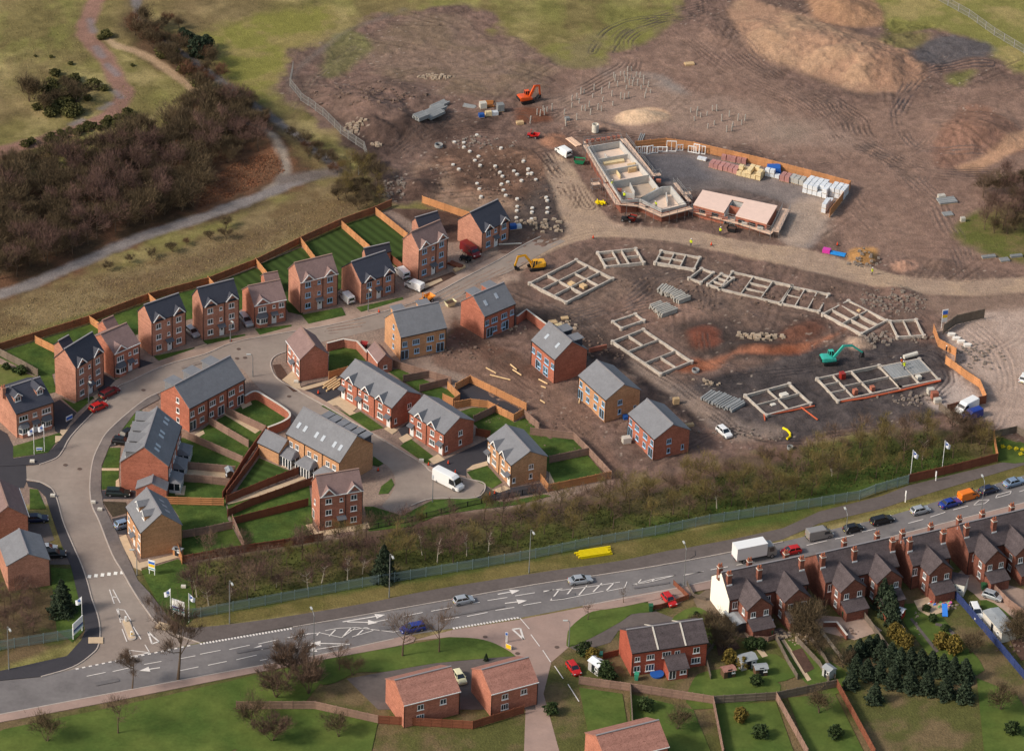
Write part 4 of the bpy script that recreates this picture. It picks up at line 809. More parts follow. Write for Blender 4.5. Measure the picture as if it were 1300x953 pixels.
house('two-storey navy roofed house between two white vans on its drive', (459, 360.7), (502.6, 346), (431.8, 340.7), 4.8, 3.2, 'L', M_PINK, M_NAVY, group=ROW, fm=M_BLUEF, **two)
house('two-storey navy roofed house at the far end of the row, blue sheet at its corner', (612.5, 296.6), (647.9, 279.7), (578.3, 280.4), 4.75, 3.3, 'L', M_PINK, M_NAVY, group=ROW, fm=M_BLUEF, **two)
bayh = dict(gablets=[(.26, 3.0, 1.35)], wins=[('F', .26, 3.2, 1.7, 1.15, 3), ('F', .62, 3.6, .6, .7, 1), ('F', .85, 3.4, 1.15, 1.1, 2), ('F', .85, 1.1, .75, .85, 2)], doors=[('F', .62, M_DOOR)], canopy=[('F', .62, 1.5, M_LEAD)], bays=[('F', .26, 2.5, M_LEAD)])
house('two-storey brown roofed house with bay window beside dark tarmac drives', (144.8, 450.4), (178, 435.7), (105, 432.2), 5.4, 2.7, 'L', M_ORNG, M_BROWN, group=ROW, **bayh)
house('two-storey brown roofed house with bay window, silver car tucked at its side', (322.6, 389.2), (364, 380.8), (301.6, 369), 4.95, 2.7, 'L', M_ORNG, M_BROWN, group=ROW, **bayh)
house('navy roofed show house with two dormers and twin bays behind white flags', (20.5, 526.6), (68.7, 510.9), (-4.7, 492.6), 5.35, 2.9, 'L', M_PINK, M_NAVY, group=ROW, dormers=[(.2, 1.5, 1.25, .42, 0, False), (.78, 1.5, 1.25, .42, 0, False)],
      wins=[('F', .2, 3.4, 1.9, 1.1, 3), ('F', .5, 3.5, .9, .9, 2), ('F', .8, 3.4, 1.9, 1.1, 3)], doors=[('F', .5, M_DOOR)], canopy=[('F', .5, 1.6, M_LEAD)], bays=[('F', .2, 2.3, M_LEAD), ('F', .8, 2.3, M_LEAD)], chim=[(-.012, .45, .9, .7)], pipes=(.988,))
def garage(label, E0, E1, E2, he, rise, typ, wall, roof, **k):
    return house(label, E0, E1, E2, he, rise, typ, wall, roof, name='garage', cat='garage', group='brick garages', inset=.15, **k)
garage('small dark roofed brick garage on the lawn behind the leftmost three-storey house', (80.8, 445), (94.4, 437.4), (63, 441), 2.6, 1.5, 'L', M_PINK, M_NAVY)
garage('small brown roofed garage behind the bay-windowed house with dark drives', (136.4, 420), (151, 413.6), (117.5, 414.3), 2.6, 1.5, 'L', M_ORNG, M_BROWN)
garage('small brown roofed garage behind the bay-windowed house with silver car', (337.3, 360.9), (356, 357.7), (327.3, 351.4), 2.6, 1.4, 'L', M_ORNG, M_BROWN)
garage('low dark roofed garage beside the widest striped lawns', (464.4, 327), (497, 319.7), (451.4, 322.9), 2.7, 1.5, 'L', M_PINK, M_NAVY)
garage('low dark roofed garage at the edge of the unturfed plot', (531.5, 289.3), (559.9, 281), (517.3, 283), 2.7, 1.6, 'L', M_PINK, M_NAVY)
garage('brown roofed garage where the curved brick garden wall ends', (479.6, 461.3), (466, 444), (498.5, 456.7), 2.5, 1.5, 'R', M_ORNG, M_BROWN, wins=[('R', .5, .9, .8, .8, 1)])
garage('grey roofed garage of buff brick joined by the fences to the garden-room terrace', (354.2, 575.8), (326.2, 562.3), (376, 563), 2.6, 1.75, 'R', M_BUFF, M_SLATE)
garage('grey roofed garage at the foot of the dormered terrace by a parked dark car', (212.3, 623.3), (214.6, 612.5), (172, 620.5), 2.7, 1.5, 'L', M_RED, M_SLATE)
CUL = 'houses round the cul-de-sac'
house('brown roofed corner house in red brick at the mouth of the cul-de-sac', (380.5, 457.7), (363, 433), (418.5, 450.8), 4.95, 2.7, 'R', M_ORNG, M_BROWN, group=CUL, wins=[('F', .2, 3.1, 1.3, 1.1, 2), ('F', .5, 3.3, .6, .8, 1), ('F', .8, 3.1, 1.3, 1.1, 2), ('F', .2, .8, 1.5, 1.2, 3), ('F', .8, .8, 1.5, 1.2, 3)], doors=[('F', .5, M_DOOR)], canopy=[('F', .5, 1.5, M_LEAD)])
def ter(g, d, gw=2.2, extra=()):
    return dict(gablets=[(p, gw, 1.25) for p in g], wins=[('F', p, 2.95, 1.1, 1.15, 2) for p in g] + [('F', p, .8, 1.6, 1.2, 3) for p in g] + [('F', p, 3.4, .6, .7, 1) for p in d] + list(extra), doors=[('F', p, M_DOOR) for p in d], canopy=[('F', p, 1.5, M_LEAD) for p in d])
house('terrace of three with grey roof and three front gablets', (497.3, 519), (431.2, 478), (536.5, 501.7), 4.7, 2.3, 'R', M_RED, M_SLATE, name='terraced_house', group=CUL, **ter((.19, .5, .77), (.06, .38, .93), extra=[('R', .15, .9, .6, 1.1, 1), ('R', .6, 2.9, 1.0, 1.1, 2)]), pipes=(.012, .33, .66, .988))
house('pair of semis in red brick with grey roof, two gablets, black drive beside', (563.7, 552.4), (518, 523.5), (603.4, 534.5), 4.85, 2.25, 'R', M_RED, M_SLATE, name='semi_detached_house', group=CUL, **ter((.3, .66), (.1, .9), extra=[('R', .1, .9, .6, 1.1, 1), ('R', .55, 3.0, 1.0, 1.1, 2), ('R', .55, .9, .7, 1.1, 1)]), pipes=(.012, .5, .988))
house('pair of semis in buff brick with grey roof, two gablets, above the railings', (648.7, 591.8), (617.7, 557.4), (696.7, 580.3), 4.85, 2.2, 'R', M_BUFF, M_SLATE, name='semi_detached_house', group=CUL, **ter((.3, .66), (.08, .9), extra=[('R', .1, .9, .6, 1.1, 1), ('R', .55, 3.0, 1.0, 1.1, 2), ('R', .55, .9, .7, 1.1, 1)]), pipes=(.012, .5, .988))
house('buff brick terrace with garden rooms, six rooflights and navy dormers beyond its ridge', (431.1, 588.2), (362.6, 551.2), (474.3, 563.2), 5.5, 3.9, 'R', M_BUFF, M_SLATE, name='terraced_house', group=CUL, dm=M_NAVY,
      wins=[('F', p, 3.2, .95, 1.15, 2) for p in (.09, .2, .43, .55, .77, .89)], porch=[('F', .12, 3.6, 2.3), ('F', .46, 3.6, 2.3), ('F', .8, 3.6, 2.3)], rooflights=[(p, .42, 0) for p in (.11, .23, .44, .56, .77, .88)],
      dormers=[(p, 1.5, 1.9, .25, 1, True) for p in (.3, .42, .58, .7, .86, .97)], pipes=(.012, .34, .67, .988))
house('three-storey brown roofed house on the mown plot just above the belt of trees', (406.2, 632), (461.3, 623), (392, 611.5), 7.5, 3.0, 'L', M_ORNG, M_BROWN, group=CUL, gablets=[(.2, 2.7, 1.5), (.79, 2.7, 1.5)], wins=T3() + [('L', .25, .3, 1.2, 1.9, 12), ('L', .4, 3.9, .7, 1.1, 1)], doors=[('F', .52, M_DARKD)], canopy=[('F', .5, 1.8, M_LEAD)], pipes=(.012, .6, .988))
house('grey roofed house with two dormers at the estate entrance, buff end wall', (178.3, 677.5), (159.4, 644), (231.9, 666.7), 5.55, 3.4, 'R', M_BUFF, M_SLATE, group=CUL, dormers=[(.36, 1.5, 1.3, .35, 0, False), (.72, 1.5, 1.3, .35, 0, False)], wins=[('F', .15, 3.3, 1.1, 1.2, 2), ('F', .5, 3.3, .9, 1.0, 1), ('F', .85, 3.3, 1.1, 1.2, 2), ('F', .2, .7, 1.5, 1.4, 3), ('F', .8, .7, 1.5, 1.4, 3)], doors=[('F', .5, M_DOOR)], canopy=[('F', .5, 1.5, M_LEAD)], rooflights=[(.3, .5, 1), (.5, .5, 1), (.7, .5, 1)])
house('long red brick terrace with plain grey roof and patio doors at the bend', (240.6, 519.5), (311.8, 481.7), (201.7, 498.9), 5.33, 3.45, 'L', M_RED, M_SLATE, name='terraced_house', group=CUL, dm=M_SLATE,
      wins=[('F', .06, 3.2, 1.0, 1.2, 2), ('F', .22, 3.2, 1.6, 1.2, 3), ('F', .42, 3.2, 1.6, 1.2, 3), ('F', .58, 3.2, 1.0, 1.2, 2), ('F', .76, 3.2, 1.6, 1.2, 3), ('F', .93, 3.2, 1.0, 1.2, 2), ('F', .07, .1, 1.7, 2.1, 12), ('F', .57, .1, 1.7, 2.1, 12), ('F', .92, .1, 1.7, 2.1, 12), ('F', .23, .9, 1.1, 1.1, 2), ('F', .4, .9, 1.1, 1.1, 2), ('F', .75, .9, 1.1, 1.1, 2), ('L', .6, 5.3, .8, 1.1, 1), ('L', .6, 3.0, .8, 1.1, 1), ('L', .6, .8, .8, 1.1, 1)],
      dormers=[(.1, 2.4, 2.1, .3, 1, True), (.43, 2.4, 2.1, .3, 1, True), (.76, 2.4, 2.1, .3, 1, True)], pipes=(.012, .34, .68, .988))
house('red brick terrace with four wide dormers facing the estate road and six rooflights', (214.4, 592.6), (230.8, 541.4), (151.6, 587.1), 6.0, 3.9, 'L', M_RED, M_SLATE, name='terraced_house', group=CUL, dm=M_SLATE,
      wins=[('F', p, 3.3, 1.0, 1.2, 2) for p in (.1, .22, .43, .55, .77, .9)], porch=[('F', .15, 3.4, 2.2), ('F', .5, 3.4, 2.2), ('F', .84, 3.4, 2.2)], rooflights=[(p, .55, 0) for p in (.14, .24, .47, .57, .8, .9)],
      dormers=[(.1, 2.4, 1.7, .25, 1, False), (.36, 2.4, 1.7, .25, 1, False), (.62, 2.4, 1.7, .25, 1, False), (.88, 2.4, 1.7, .25, 1, False)])
NEW = 'unfinished houses facing the building site'
rear4 = lambda a, b: [('F', .1, 3.0, 1.0, 1.15, 2), ('F', .34, 3.0, 1.5, 1.15, 3), ('F', .65, 3.0, 1.5, 1.15, 3), ('F', .9, 3.0, 1.0, 1.15, 2), ('F', a, .1, 1.7, 2.1, 12), ('F', b, .1, 1.7, 2.1, 12), ('F', .36, .9, 1.1, 1.1, 2), ('F', .63, .9, 1.1, 1.1, 2)]
house('buff brick three-storey pair with blue-filmed windows on bare soil', (508.9, 429.6), (567.5, 416.9), (486.2, 404.4), 5.25, 3.7, 'L', M_BUFF, M_SLATE, name='semi_detached_house', group=NEW, fm=M_BLUEF, wins=rear4(.1, .87) + [('L', .55, z, .7, 1.0, 1) for z in (.9, 3.1, 5.3)], dormers=[(.2, 2.2, 2.0, .3, 1, True), (.75, 2.2, 2.0, .3, 1, True)])
house('red brick pair with two rooflights beside the stub of the brick garden wall', (615.5, 403), (655, 386.2), (579.5, 385.2), 5.25, 3.2, 'L', M_RED, M_SLATE, name='semi_detached_house', group=NEW, fm=M_BLUEF, wins=rear4(.2, .7), rooflights=[(.22, .5, 0), (.6, .6, 0)], dormers=[(.2, 2.2, 1.9, .3, 1, True), (.7, 2.2, 1.9, .3, 1, True)])
house('red brick pair with scaffold boards behind and navy dormers beyond its ridge', (704, 457.7), (674, 432.5), (747.6, 445), 5.4, 3.1, 'R', M_RED, M_SLATE, name='semi_detached_house', group=NEW, fm=M_BLUEF, dm=M_NAVY, wins=rear4(.3, .62), rooflights=[(.3, .5, 0), (.75, .5, 0)], dormers=[(.35, 2.0, 1.9, .25, 1, True), (.8, 2.0, 1.9, .25, 1, True)])
house('buff brick pair with blue-filmed windows between two red brick houses', (768.7, 509), (733.6, 477.4), (814, 495.3), 4.9, 2.45, 'R', M_BUFF, M_SLATE, name='semi_detached_house', group=NEW, fm=M_BLUEF, wins=rear4(.1, .86) + [('R', .42, 3.0, 1.0, 1.1, 2), ('R', .42, .9, .7, 1.1, 1), ('R', .85, .9, .6, .9, 1)])
house('red brick pair nearest the white car, pallets standing at its rear', (830.4, 558.8), (796.8, 525.7), (876.6, 545.6), 4.75, 2.35, 'R', M_RED, M_SLATE, name='semi_detached_house', group=NEW, fm=M_BLUEF, wins=rear4(.1, .86) + [('R', .42, 3.0, 1.0, 1.1, 2), ('R', .42, .9, .7, 1.1, 1), ('R', .8, .9, .6, 1.1, 1)])
# west side of the estate road
house('brown roofed red brick house south of the side street', (36.8, 656), (24, 620), (-14, 668), 5.2, 2.8, 'L', M_ORNG, M_BROWN, group='houses west of the estate road', wins=[('F', .2, 3.0, 1.0, 1.1, 2), ('F', .7, 3.0, 1.0, 1.1, 2)])
house('grey roofed brick house half hidden by bare trees at the entrance', (64, 711), (52, 679), (9.4, 722.6), 5.5, 2.0, 'L', M_PINK, M_SLATE, group='houses west of the estate road', wins=[('F', .3, 3.0, 1.0, 1.1, 2), ('F', .7, .9, 1.2, 1.1, 2)])
# older houses along the south side of the main road
OLDG = 'old brick terrace along the main road'
M_WPAINT = mat('white_painted_render', L(244, 240, 226), .8, var=.02, scale=.4)
def chm(xs_): return [(x, y, .95, .8) for x, y in xs_]
ow = [('F', .08, 3.0, 1.0, 1.5, 2), ('F', .5, 3.0, .9, 1.3, 2), ('F', .5, .6, .9, 1.6, 2)]
house('old terrace block with the big white painted end wall', (926, 762.5), (1027, 741.5), (899.3, 731.8), 5.1, 3.4, 'L', M_OLD, M_OLDROOF, name='terraced_house', group=OLDG, walls_over=('L', M_WPAINT), wings=[((949.2, 775.9), (980.7, 767.5), 5.0, 2.3), ((996.4, 765.4), (1029, 757), 5.0, 2.3)], wins=ow, chim=chm([(.012, .62), (.05, .3), (.38, .62), (.42, .27), (.84, .62), (.96, .3)]))
house('old terrace block behind the tall garden conifers', (1048, 740.5), (1142, 719), (1020, 708), 5.1, 3.5, 'L', M_OLD, M_OLDROOF, name='terraced_house', group=OLDG, wings=[((1067, 752), (1100, 744.4), 5.0, 2.3), ((1113.5, 741), (1146, 732.8), 5.0, 2.3)], wins=ow, chim=chm([(.03, .3), (.45, .28), (.42, .64), (.86, .62), (.97, .3)]))
house('narrow old block with moss-streaked roof and white rear outhouse', (1159, 719.5), (1207, 708), (1132, 687.5), 5.1, 3.5, 'L', M_OLD, M_OLDROOF, name='semi_detached_house', group=OLDG, wings=[((1179.5, 730), (1210, 722.3), 5.0, 2.3)], wins=ow[:1], chim=chm([(.05, .3), (.05, .62), (.8, .62), (.93, .3)]))
house('old terrace block running out beside the parked silver cars', (1230, 702), (1347, 674), (1203.5, 670), 5.1, 3.5, 'L', M_OLD, M_OLDROOF, name='terraced_house', group=OLDG, wings=[((1250, 715), (1279, 708.7), 5.0, 2.3), ((1289, 706), (1318, 699), 5.0, 2.3)], wins=ow, chim=chm([(.03, .3), (.03, .62), (.28, .62), (.32, .28), (.6, .62)]))
r, Wd, D = house('red brick semis with brown roof and white party-wall verges beside the side road', (802.4, 830), (899.7, 816), (780.4, 799), 4.9, 2.4, 'L', mat('bright_red_brick', L(146, 74, 58), .92, var=.1, scale=.6, brick=.1, spec=.15), M_OLDROOF, name='semi_detached_house', group='houses by the side road', wins=[('F', .08, 3.0, 1.0, 1.0, 2), ('F', .25, 3.0, 1.4, 1.1, 3), ('F', .08, .8, 1.2, 1.2, 2), ('F', .25, .6, 1.6, 1.4, 3), ('F', .46, 3.0, 1.6, 1.2, 3), ('F', .6, 3.1, 1.0, 1.0, 2), ('F', .85, 3.0, 1.2, 1.2, 2), ('F', .85, .8, 1.7, 1.2, 3)])
kk = 2.4 / (D / 2)
for fx in (.34, .7):
    for y0, y1 in ((-.05, D / 2), (D / 2, D)):
        z0, z1 = (4.9, 7.3) if y0 < 1 else (7.3, 4.9); MB().bar((fx * Wd, y0, z0 + .24), (fx * Wd, y1, z1 + .24), .28, .1).build('party_wall_verge', M_STONE, r)
MB().box(.43 * Wd, .68 * Wd, -2.6, .2, -.2, 2.2).build('kitchen_wall', MATS['bright_red_brick'], r)
ko = MB().add([(.42 * Wd, -2.9, 2.1), (.7 * Wd, -2.9, 2.1), (.7 * Wd, .2, 3.3), (.42 * Wd, .2, 3.3), (.42 * Wd, -2.9, 2.25), (.7 * Wd, -2.9, 2.25), (.7 * Wd, .2, 3.45), (.42 * Wd, .2, 3.45)], [(3, 2, 1, 0), (4, 5, 6, 7), (0, 1, 5, 4), (1, 2, 6, 5), (3, 0, 4, 7)]).build('kitchen_roof', M_OLDROOF, r)
put_window(r, T(.48 * Wd, -2.61, .2), 1.3, 1.9, 2, M_WHITE, 'patio_door'); put_window(r, T(.62 * Wd, -2.61, 1.0), 1.2, .9, 2, M_WHITE)
house('clay tiled house beside the pale parked car, orange brick end', (624, 882), (684, 866), (598.5, 848.4), 4.8, 2.5, 'L', M_ORNG, M_REDROOF, group='houses by the side road', wins=[('F', .3, 3.0, 1.2, 1.1, 2), ('F', .7, 3.0, 1.2, 1.1, 2), ('F', .3, .8, 1.4, 1.2, 3)])
house('clay tiled house beyond the pale parked car, farthest along the lower edge', (513, 896), (585, 878), (487, 862), 4.8, 2.5, 'L', M_ORNG, M_REDROOF, group='houses by the side road', wins=[('F', .3, 3.0, 1.2, 1.1, 2), ('F', .7, 3.0, 1.2, 1.1, 2), ('F', .3, .8, 1.4, 1.2, 3)])
# ================================================================== FENCES, WALLS, RAILINGS
F_NEW = mat('new_fence_timber', L(192, 138, 94), .9, var=.1, scale=1.2, objvar=.14)
F_RED = mat('stained_fence_timber', L(128, 78, 58), .9, var=.12, scale=1.2, objvar=.12)
F_AGED = mat('aged_fence_timber', L(148, 120, 106), .9, var=.12, scale=1.2, objvar=.14)
F_OLD = mat('old_grey_fence', L(118, 106, 94), .92, var=.15, scale=1.2, objvar=.14)
F_STEEL = mat('green_palisade_steel', L(128, 146, 146), .7)
F_BLACK = mat('black_rail', L(34, 36, 38), .6)
F_BLUE = mat('blue_fence_panel', L(52, 66, 112), .8, objvar=.1)
PANEL = {}
def panel_meshes(style, m):
    k = (style, m.name)
    if k in PANEL: return PANEL[k]
    p, q = MB(), MB()
    h = 1.75
    if style == 'board':
        for j in range(12): p.box((j + .04) / 12, (j + .96) / 12, -.02 + .012 * (j % 2), .02 + .012 * (j % 2), .04, h)
        for z in (.25, .95, 1.6): p.box(0, 1, -.07, -.02, z, z + .09)
    elif style == 'rail':
        p.box(0, 1, .0, .03, .03, h)
        for z in (.2, .7, 1.15, 1.6): p.box(0, 1, -.09, -.0, z, z + .14)
    elif style == 'pale':
        for j in range(18): p.box((j + .2) / 18, (j + .6) / 18, -.02, .02, .05, 2.1)
        for z in (.4, 1.7): p.box(0, 1, .02, .07, z, z + .08)
    elif style == 'railing':
        for j in range(14): p.box((j + .35) / 14, (j + .65) / 14, -.015, .015, .05, 1.15)
        for z in (.12, 1.08): p.box(0, 1, -.03, .03, z, z + .06)
    elif style == 'post_rail':
        for z in (.3, .7, 1.05): p.box(0, 1, -.04, .04, z, z + .14)
    elif style == 'mesh':
        for z in (.1, 1.0, 1.95): p.box(0, 1, -.02, .02, z, z + .05)
        for j in range(10): p.box((j + .4) / 10, (j + .6) / 10, -.012, .012, .1, 1.95)
    ph = {'pale': 2.15, 'railing': 1.25, 'post_rail': 1.2, 'mesh': 2.0}.get(style, 1.85)
    q.box(-.06, .06, -.06, .06, -.4, ph)
    PANEL[k] = (p.mesh('fence_panel', m), q.mesh('post', m))
    return PANEL[k]
def fence(label, pts, m, style='board', h=1.0, bay=1.85, group='garden fences', name='garden_fence', cat='fence', flip=False, postm=None):
    q = [G(*p).xy for p in pts]
    if flip: q = q[::-1]
    o = q[0]; root = thing(name, (o.x, o.y, 0), 0, label, cat, group); pm, po = panel_meshes(style, m)
    for a, b in zip(q[:-1], q[1:]):
        d = b - a; n = max(1, round(d.length / bay)); rz = math.atan2(d.y, d.x); L_ = d.length / n
        for k in range(n):
            p = a + d * (k / n) - o; zz = ground_z(p.x + o.x, p.y + o.y) if style in ('mesh',) else 0
            obj('fence_panel', pm, root, T(p.x, p.y, zz, rz) @ Matrix.Diagonal((L_, 1, h, 1)))
            obj('post', po, root, T(p.x, p.y, zz, rz) @ Matrix.Diagonal((1, 1, h, 1)))
    p = q[-1] - o; obj('post', po, root, T(p.x, p.y, 0, 0) @ Matrix.Diagonal((1, 1, h, 1)))
    return root
f = fence
f('long stained close-boarded fence with rails behind the whole row of back gardens', [(-30, 454), (0, 445), (113, 410), (160, 392), (190, 381), (265, 361), (324, 338), (383, 309), (434, 286), (476, 271), (497, 262)], mat('red_cedar_fence', L(150, 102, 74), .9, var=.12, scale=1.2, objvar=.12), 'rail')
f('pinkish divider fence behind the leftmost three-storey house', [(45, 436), (69, 448)], F_NEW)
f('short new divider behind the small brown roofed garage', [(113, 410), (126, 419)], F_NEW)
f('short new divider between the first two navy roofed twins', [(189, 382), (199, 391)], F_NEW)
f('short new divider above the second navy roofed twin', [(264, 360), (274, 371)], F_NEW)
f('new orange divider left of the first striped lawn', [(324.7, 337), (341, 357)], F_NEW)
f('new orange divider running down to the brown roofed three-storey house with white van', [(382, 311), (403, 339)], F_NEW)
f('new orange divider between the two widest striped lawns', [(434, 290), (474, 325)], F_NEW)
f('new orange divider between striped lawn and the bare unturfed plot', [(477, 273), (517, 305)], F_NEW)
f('bright new fence behind the last house at the edge of the building land', [(536, 258), (600, 280)], F_NEW)
f('short stained fence beside the drive with the two white vans', [(497, 333), (511, 344)], F_RED)
f('old grey fence with planted border at the show house garden', [(-20, 439), (0, 452), (27, 466), (48, 478)], F_OLD)
f('aged fence leaving the left corner of the patio-door terrace', [(230.5, 554.5), (308, 588.5)], F_AGED)
f('aged middle fence below the patio-door terrace', [(265.3, 538.6), (315.5, 568)], F_AGED)
f('aged fence beside the slab path of the patio-door terrace', [(287, 526), (337, 549.5)], F_AGED)
f('long dark stained fence running diagonally down through the inner gardens', [(338, 551), (327, 565), (310, 590), (296, 613), (282.5, 634)], F_RED, 'rail')
f('second stained fence close beside the diagonal one, on the garage side', [(331, 573), (320, 590), (288, 632)], F_RED, 'rail', flip=True)
f('aged fence above the cluttered garden with the small shed', [(228, 595), (264, 598), (298.5, 601)], F_AGED)
f('aged fence below the cluttered garden with the small shed', [(224, 611), (258, 613), (291, 617)], F_AGED)
f('new post and rail fence level with the entrance house dormers', [(210, 640), (240, 641), (284, 642)], F_NEW, 'rail')
f('dark stained fence below the striped triangular lawn', [(384.5, 600), (340, 617), (287, 639)], F_RED)
f('dark stained fence below the narrow slab path', [(397, 615), (360, 628), (320, 642), (289, 656)], F_RED)
f('stained fence from the brown roofed house to the inner garden corner', [(391, 642), (340, 655), (296, 666)], F_RED)
f('short aged fence dropping to the tree belt fence', [(295, 663), (311, 700)], F_AGED)
f('aged fence beside the entrance house garden', [(232, 683), (262, 678), (295, 671)], F_AGED)
f('long red-brown fence along the top of the bare tree belt', [(231.5, 715), (270, 708), (311, 701), (360, 694), (410, 686)], F_RED)
f('short new fence hiding the bins beside the buff end wall', [(226, 700), (231, 716)], F_NEW)
f('new fence closing the brick walled garden at the corner house', [(417.5, 481), (441, 474.5)], F_NEW)
f('aged fence behind the terrace of three, along the bare soil', [(499, 466), (506, 468.5), (545, 480), (572.5, 488)], F_AGED)
f('aged divider nearest the brown roofed garage in the terrace gardens', [(512, 485.5), (545, 479.5)], F_AGED)
f('aged divider in the middle of the terrace gardens', [(533, 498), (568, 489)], F_AGED)
f('new fence wrapping the last garden of the terrace by the black car park', [(568, 494), (583.5, 509), (575, 515), (562, 509)], F_NEW, 'rail', flip=True)
f('new fence round the far end of the black car park', [(578, 496), (596.7, 486), (630, 502), (668, 521)], F_NEW, 'rail')
f('new low fence in front of the black car park', [(577, 519), (597, 515.5), (619, 518), (636, 527), (652, 535), (665, 527.5)], F_NEW, 'rail')
f('aged divider between the gardens below the black car park', [(601, 537), (632, 522)], F_AGED)
f('aged fence dropping from the black car park corner', [(666, 530), (684, 546)], F_AGED)
f('aged fence round the two large lawns at the cul-de-sac edge', [(673, 552), (686, 553.5), (728, 558), (747, 577), (776, 608)], F_AGED)
f('new fence along the bottom of the last large lawn', [(696, 624), (736, 616), (775.5, 607.5)], F_NEW)
f('aged divider between the two large lawns', [(697.5, 588), (747, 577.6)], F_AGED)
f('short new fence and gate line behind the buff semis', [(686, 611), (696, 624)], F_NEW)
f('stained fence between the two pairs of semis', [(604, 553), (622, 556)], F_RED)
f('green steel palisade fence between the tree belt and the main road', [(238, 784), (255, 783), (357, 764), (460, 745), (521, 735), (600, 722), (680, 708), (746.5, 694), (832, 679), (900, 665), (994, 650), (1091, 634), (1111, 626), (1153, 614)], F_STEEL, 'pale', bay=2.75, name='palisade_fence', group='palisade fences')
f('grey palisade fence west of the entrance behind the left sign', [(-40, 834), (0, 825), (92, 810)], F_STEEL, 'pale', bay=2.75, name='palisade_fence', group='palisade fences')
f('red-brown boarded fence by the flags above the footpath', [(1153, 613), (1210, 600), (1266, 586)], F_RED, h=1.15)
f('pale new fence dropping to the footpath beside the daffodils', [(1261, 556), (1266, 586)], F_NEW)
f('dark fence along the yard edge above the small front gardens', [(1235, 548), (1262, 556), (1290, 550), (1320, 566)], F_OLD)
f('black railings round the lawn at the end of the cul-de-sac', [(466, 673), (523, 662), (560, 652), (576, 647), (629, 635), (680, 625)], F_BLACK, 'railing', bay=2.5, name='railing', cat='railing', group='railings')
f('new orange hoarding round the storage compound', [(806, 190), (845, 186), (880, 191), (960, 209.5), (1029, 227), (1079, 240.5), (1066, 260), (1053, 276)], F_NEW, h=1.2, name='hoarding', cat='hoarding', group='site hoardings')
f('new orange hoarding beside the gateway, upper stretch', [(1184.6, 422), (1191, 440), (1213, 452), (1212, 463)], F_NEW, 'rail', h=1.1, name='hoarding', cat='hoarding', group='site hoardings')
f('new orange hoarding running down the yard edge, lower stretch', [(1200, 462), (1226, 481), (1243, 492), (1251, 511)], F_NEW, 'rail', h=1.1, name='hoarding', cat='hoarding', group='site hoardings')
f('red-brown hoarding behind the parked white and blue vans', [(1251, 512), (1225, 518), (1202, 524)], F_RED, h=1.1, name='hoarding', cat='hoarding', group='site hoardings')
f('weathered grey-brown hoarding at the gateway sign', [(1197, 424), (1214, 412), (1249, 404)], F_OLD, h=1.3, name='hoarding', cat='hoarding', group='site hoardings')
f('broken brown fence beside the blue van by the trees', [(1192, 520), (1215, 538), (1236, 549)], F_OLD, name='hoarding', cat='hoarding', group='site hoardings')
f('low dark fence round the yard with the red car', [(828, 774), (840, 772), (874, 760), (855, 742)], F_RED, h=.6)
f('low dark gate posts and fence by the side lawn of the white end wall', [(872, 742), (880, 758), (896, 762)], F_OLD, h=.5)
f('dark fence between the red semis and their side road hedge', [(759, 838), (785, 832)], F_RED, h=.8)
f('blue panelled fence between the long lawn and the silver cars', [(1205, 752), (1222, 770), (1246, 798), (1275, 832), (1300, 862)], F_BLUE)
f('brown garden fence right of the silver hatchback', [(1262, 752), (1280, 770), (1310, 792)], F_AGED)
f('weathered fence down the middle of the white-ended block gardens', [(985, 812), (1000, 842), (1012, 862)], F_OLD, h=.7)
f('pale old fence beside the narrow allotment strip', [(1012, 815), (1040, 845), (1052, 866)], F_OLD, h=.7)
f('short fence beside the tall conifers', [(1090, 776), (1104, 794), (1130, 830)], F_OLD, h=.8)
f('low fence behind the red brick semis lawn', [(902, 862), (895, 835), (912, 812)], F_OLD, h=.6)
f('wire mesh fence along the top of the building land', [(1190, 0), (1230, 22), (1262, 45), (1300, 68), (1360, 100)], mat('galvanised', L(150, 148, 144), .5), 'mesh', bay=3.4, name='mesh_fence', group='wire fences')
f('wire mesh fence curving round the tip corner', [(372, 88), (368, 110), (382, 128), (410, 148), (432, 170), (462, 190), (468, 208), (455, 222)], mat('galvanised', L(150, 148, 144), .5), 'mesh', bay=3.4, name='mesh_fence', group='wire fences')
def wall_run(label, pts, m, h=1.9, w=.3, group='brick garden walls', sm=4, cop=True):
    q = [G(*p) for p in (spline(pts, sm) if sm else pts)]; o = q[0]
    root = thing('garden_wall', (o.x, o.y, 0), 0, label, 'wall', group); q = [p.xy - o.xy for p in q]
    strip_mb(q, w, -.2, h).build('brickwork', m, root)
    if cop: strip_mb(q, w + .08, h + .003, h + .09).build('coping', M_STONE, root)
wall_run('curved red brick wall with pale coping round the terrace end garden', [(311, 513), (324, 507), (338, 514), (363, 530), (368, 538), (360, 545), (340, 553)], M_RED)
wall_run('angled brick wall with pale coping behind the brown roofed corner house', [(415, 446), (436, 440.7), (453, 443.5), (466, 458)], M_ORNG, sm=0)
wall_run('stub of red brick wall beside the red pair with two rooflights', [(656, 412), (668, 403), (688, 418), (702, 428)], M_RED, sm=0)
wall_run('unfinished low red brick wall right of the buff pair', [(748, 447), (770, 442)], M_RED, h=.9, sm=0, cop=False)
wall_run('low brown wall beside the patchy yard of the conifer gardens', [(1045, 795), (1062, 795), (1075, 812)], M_OLD, h=1.0, sm=0)
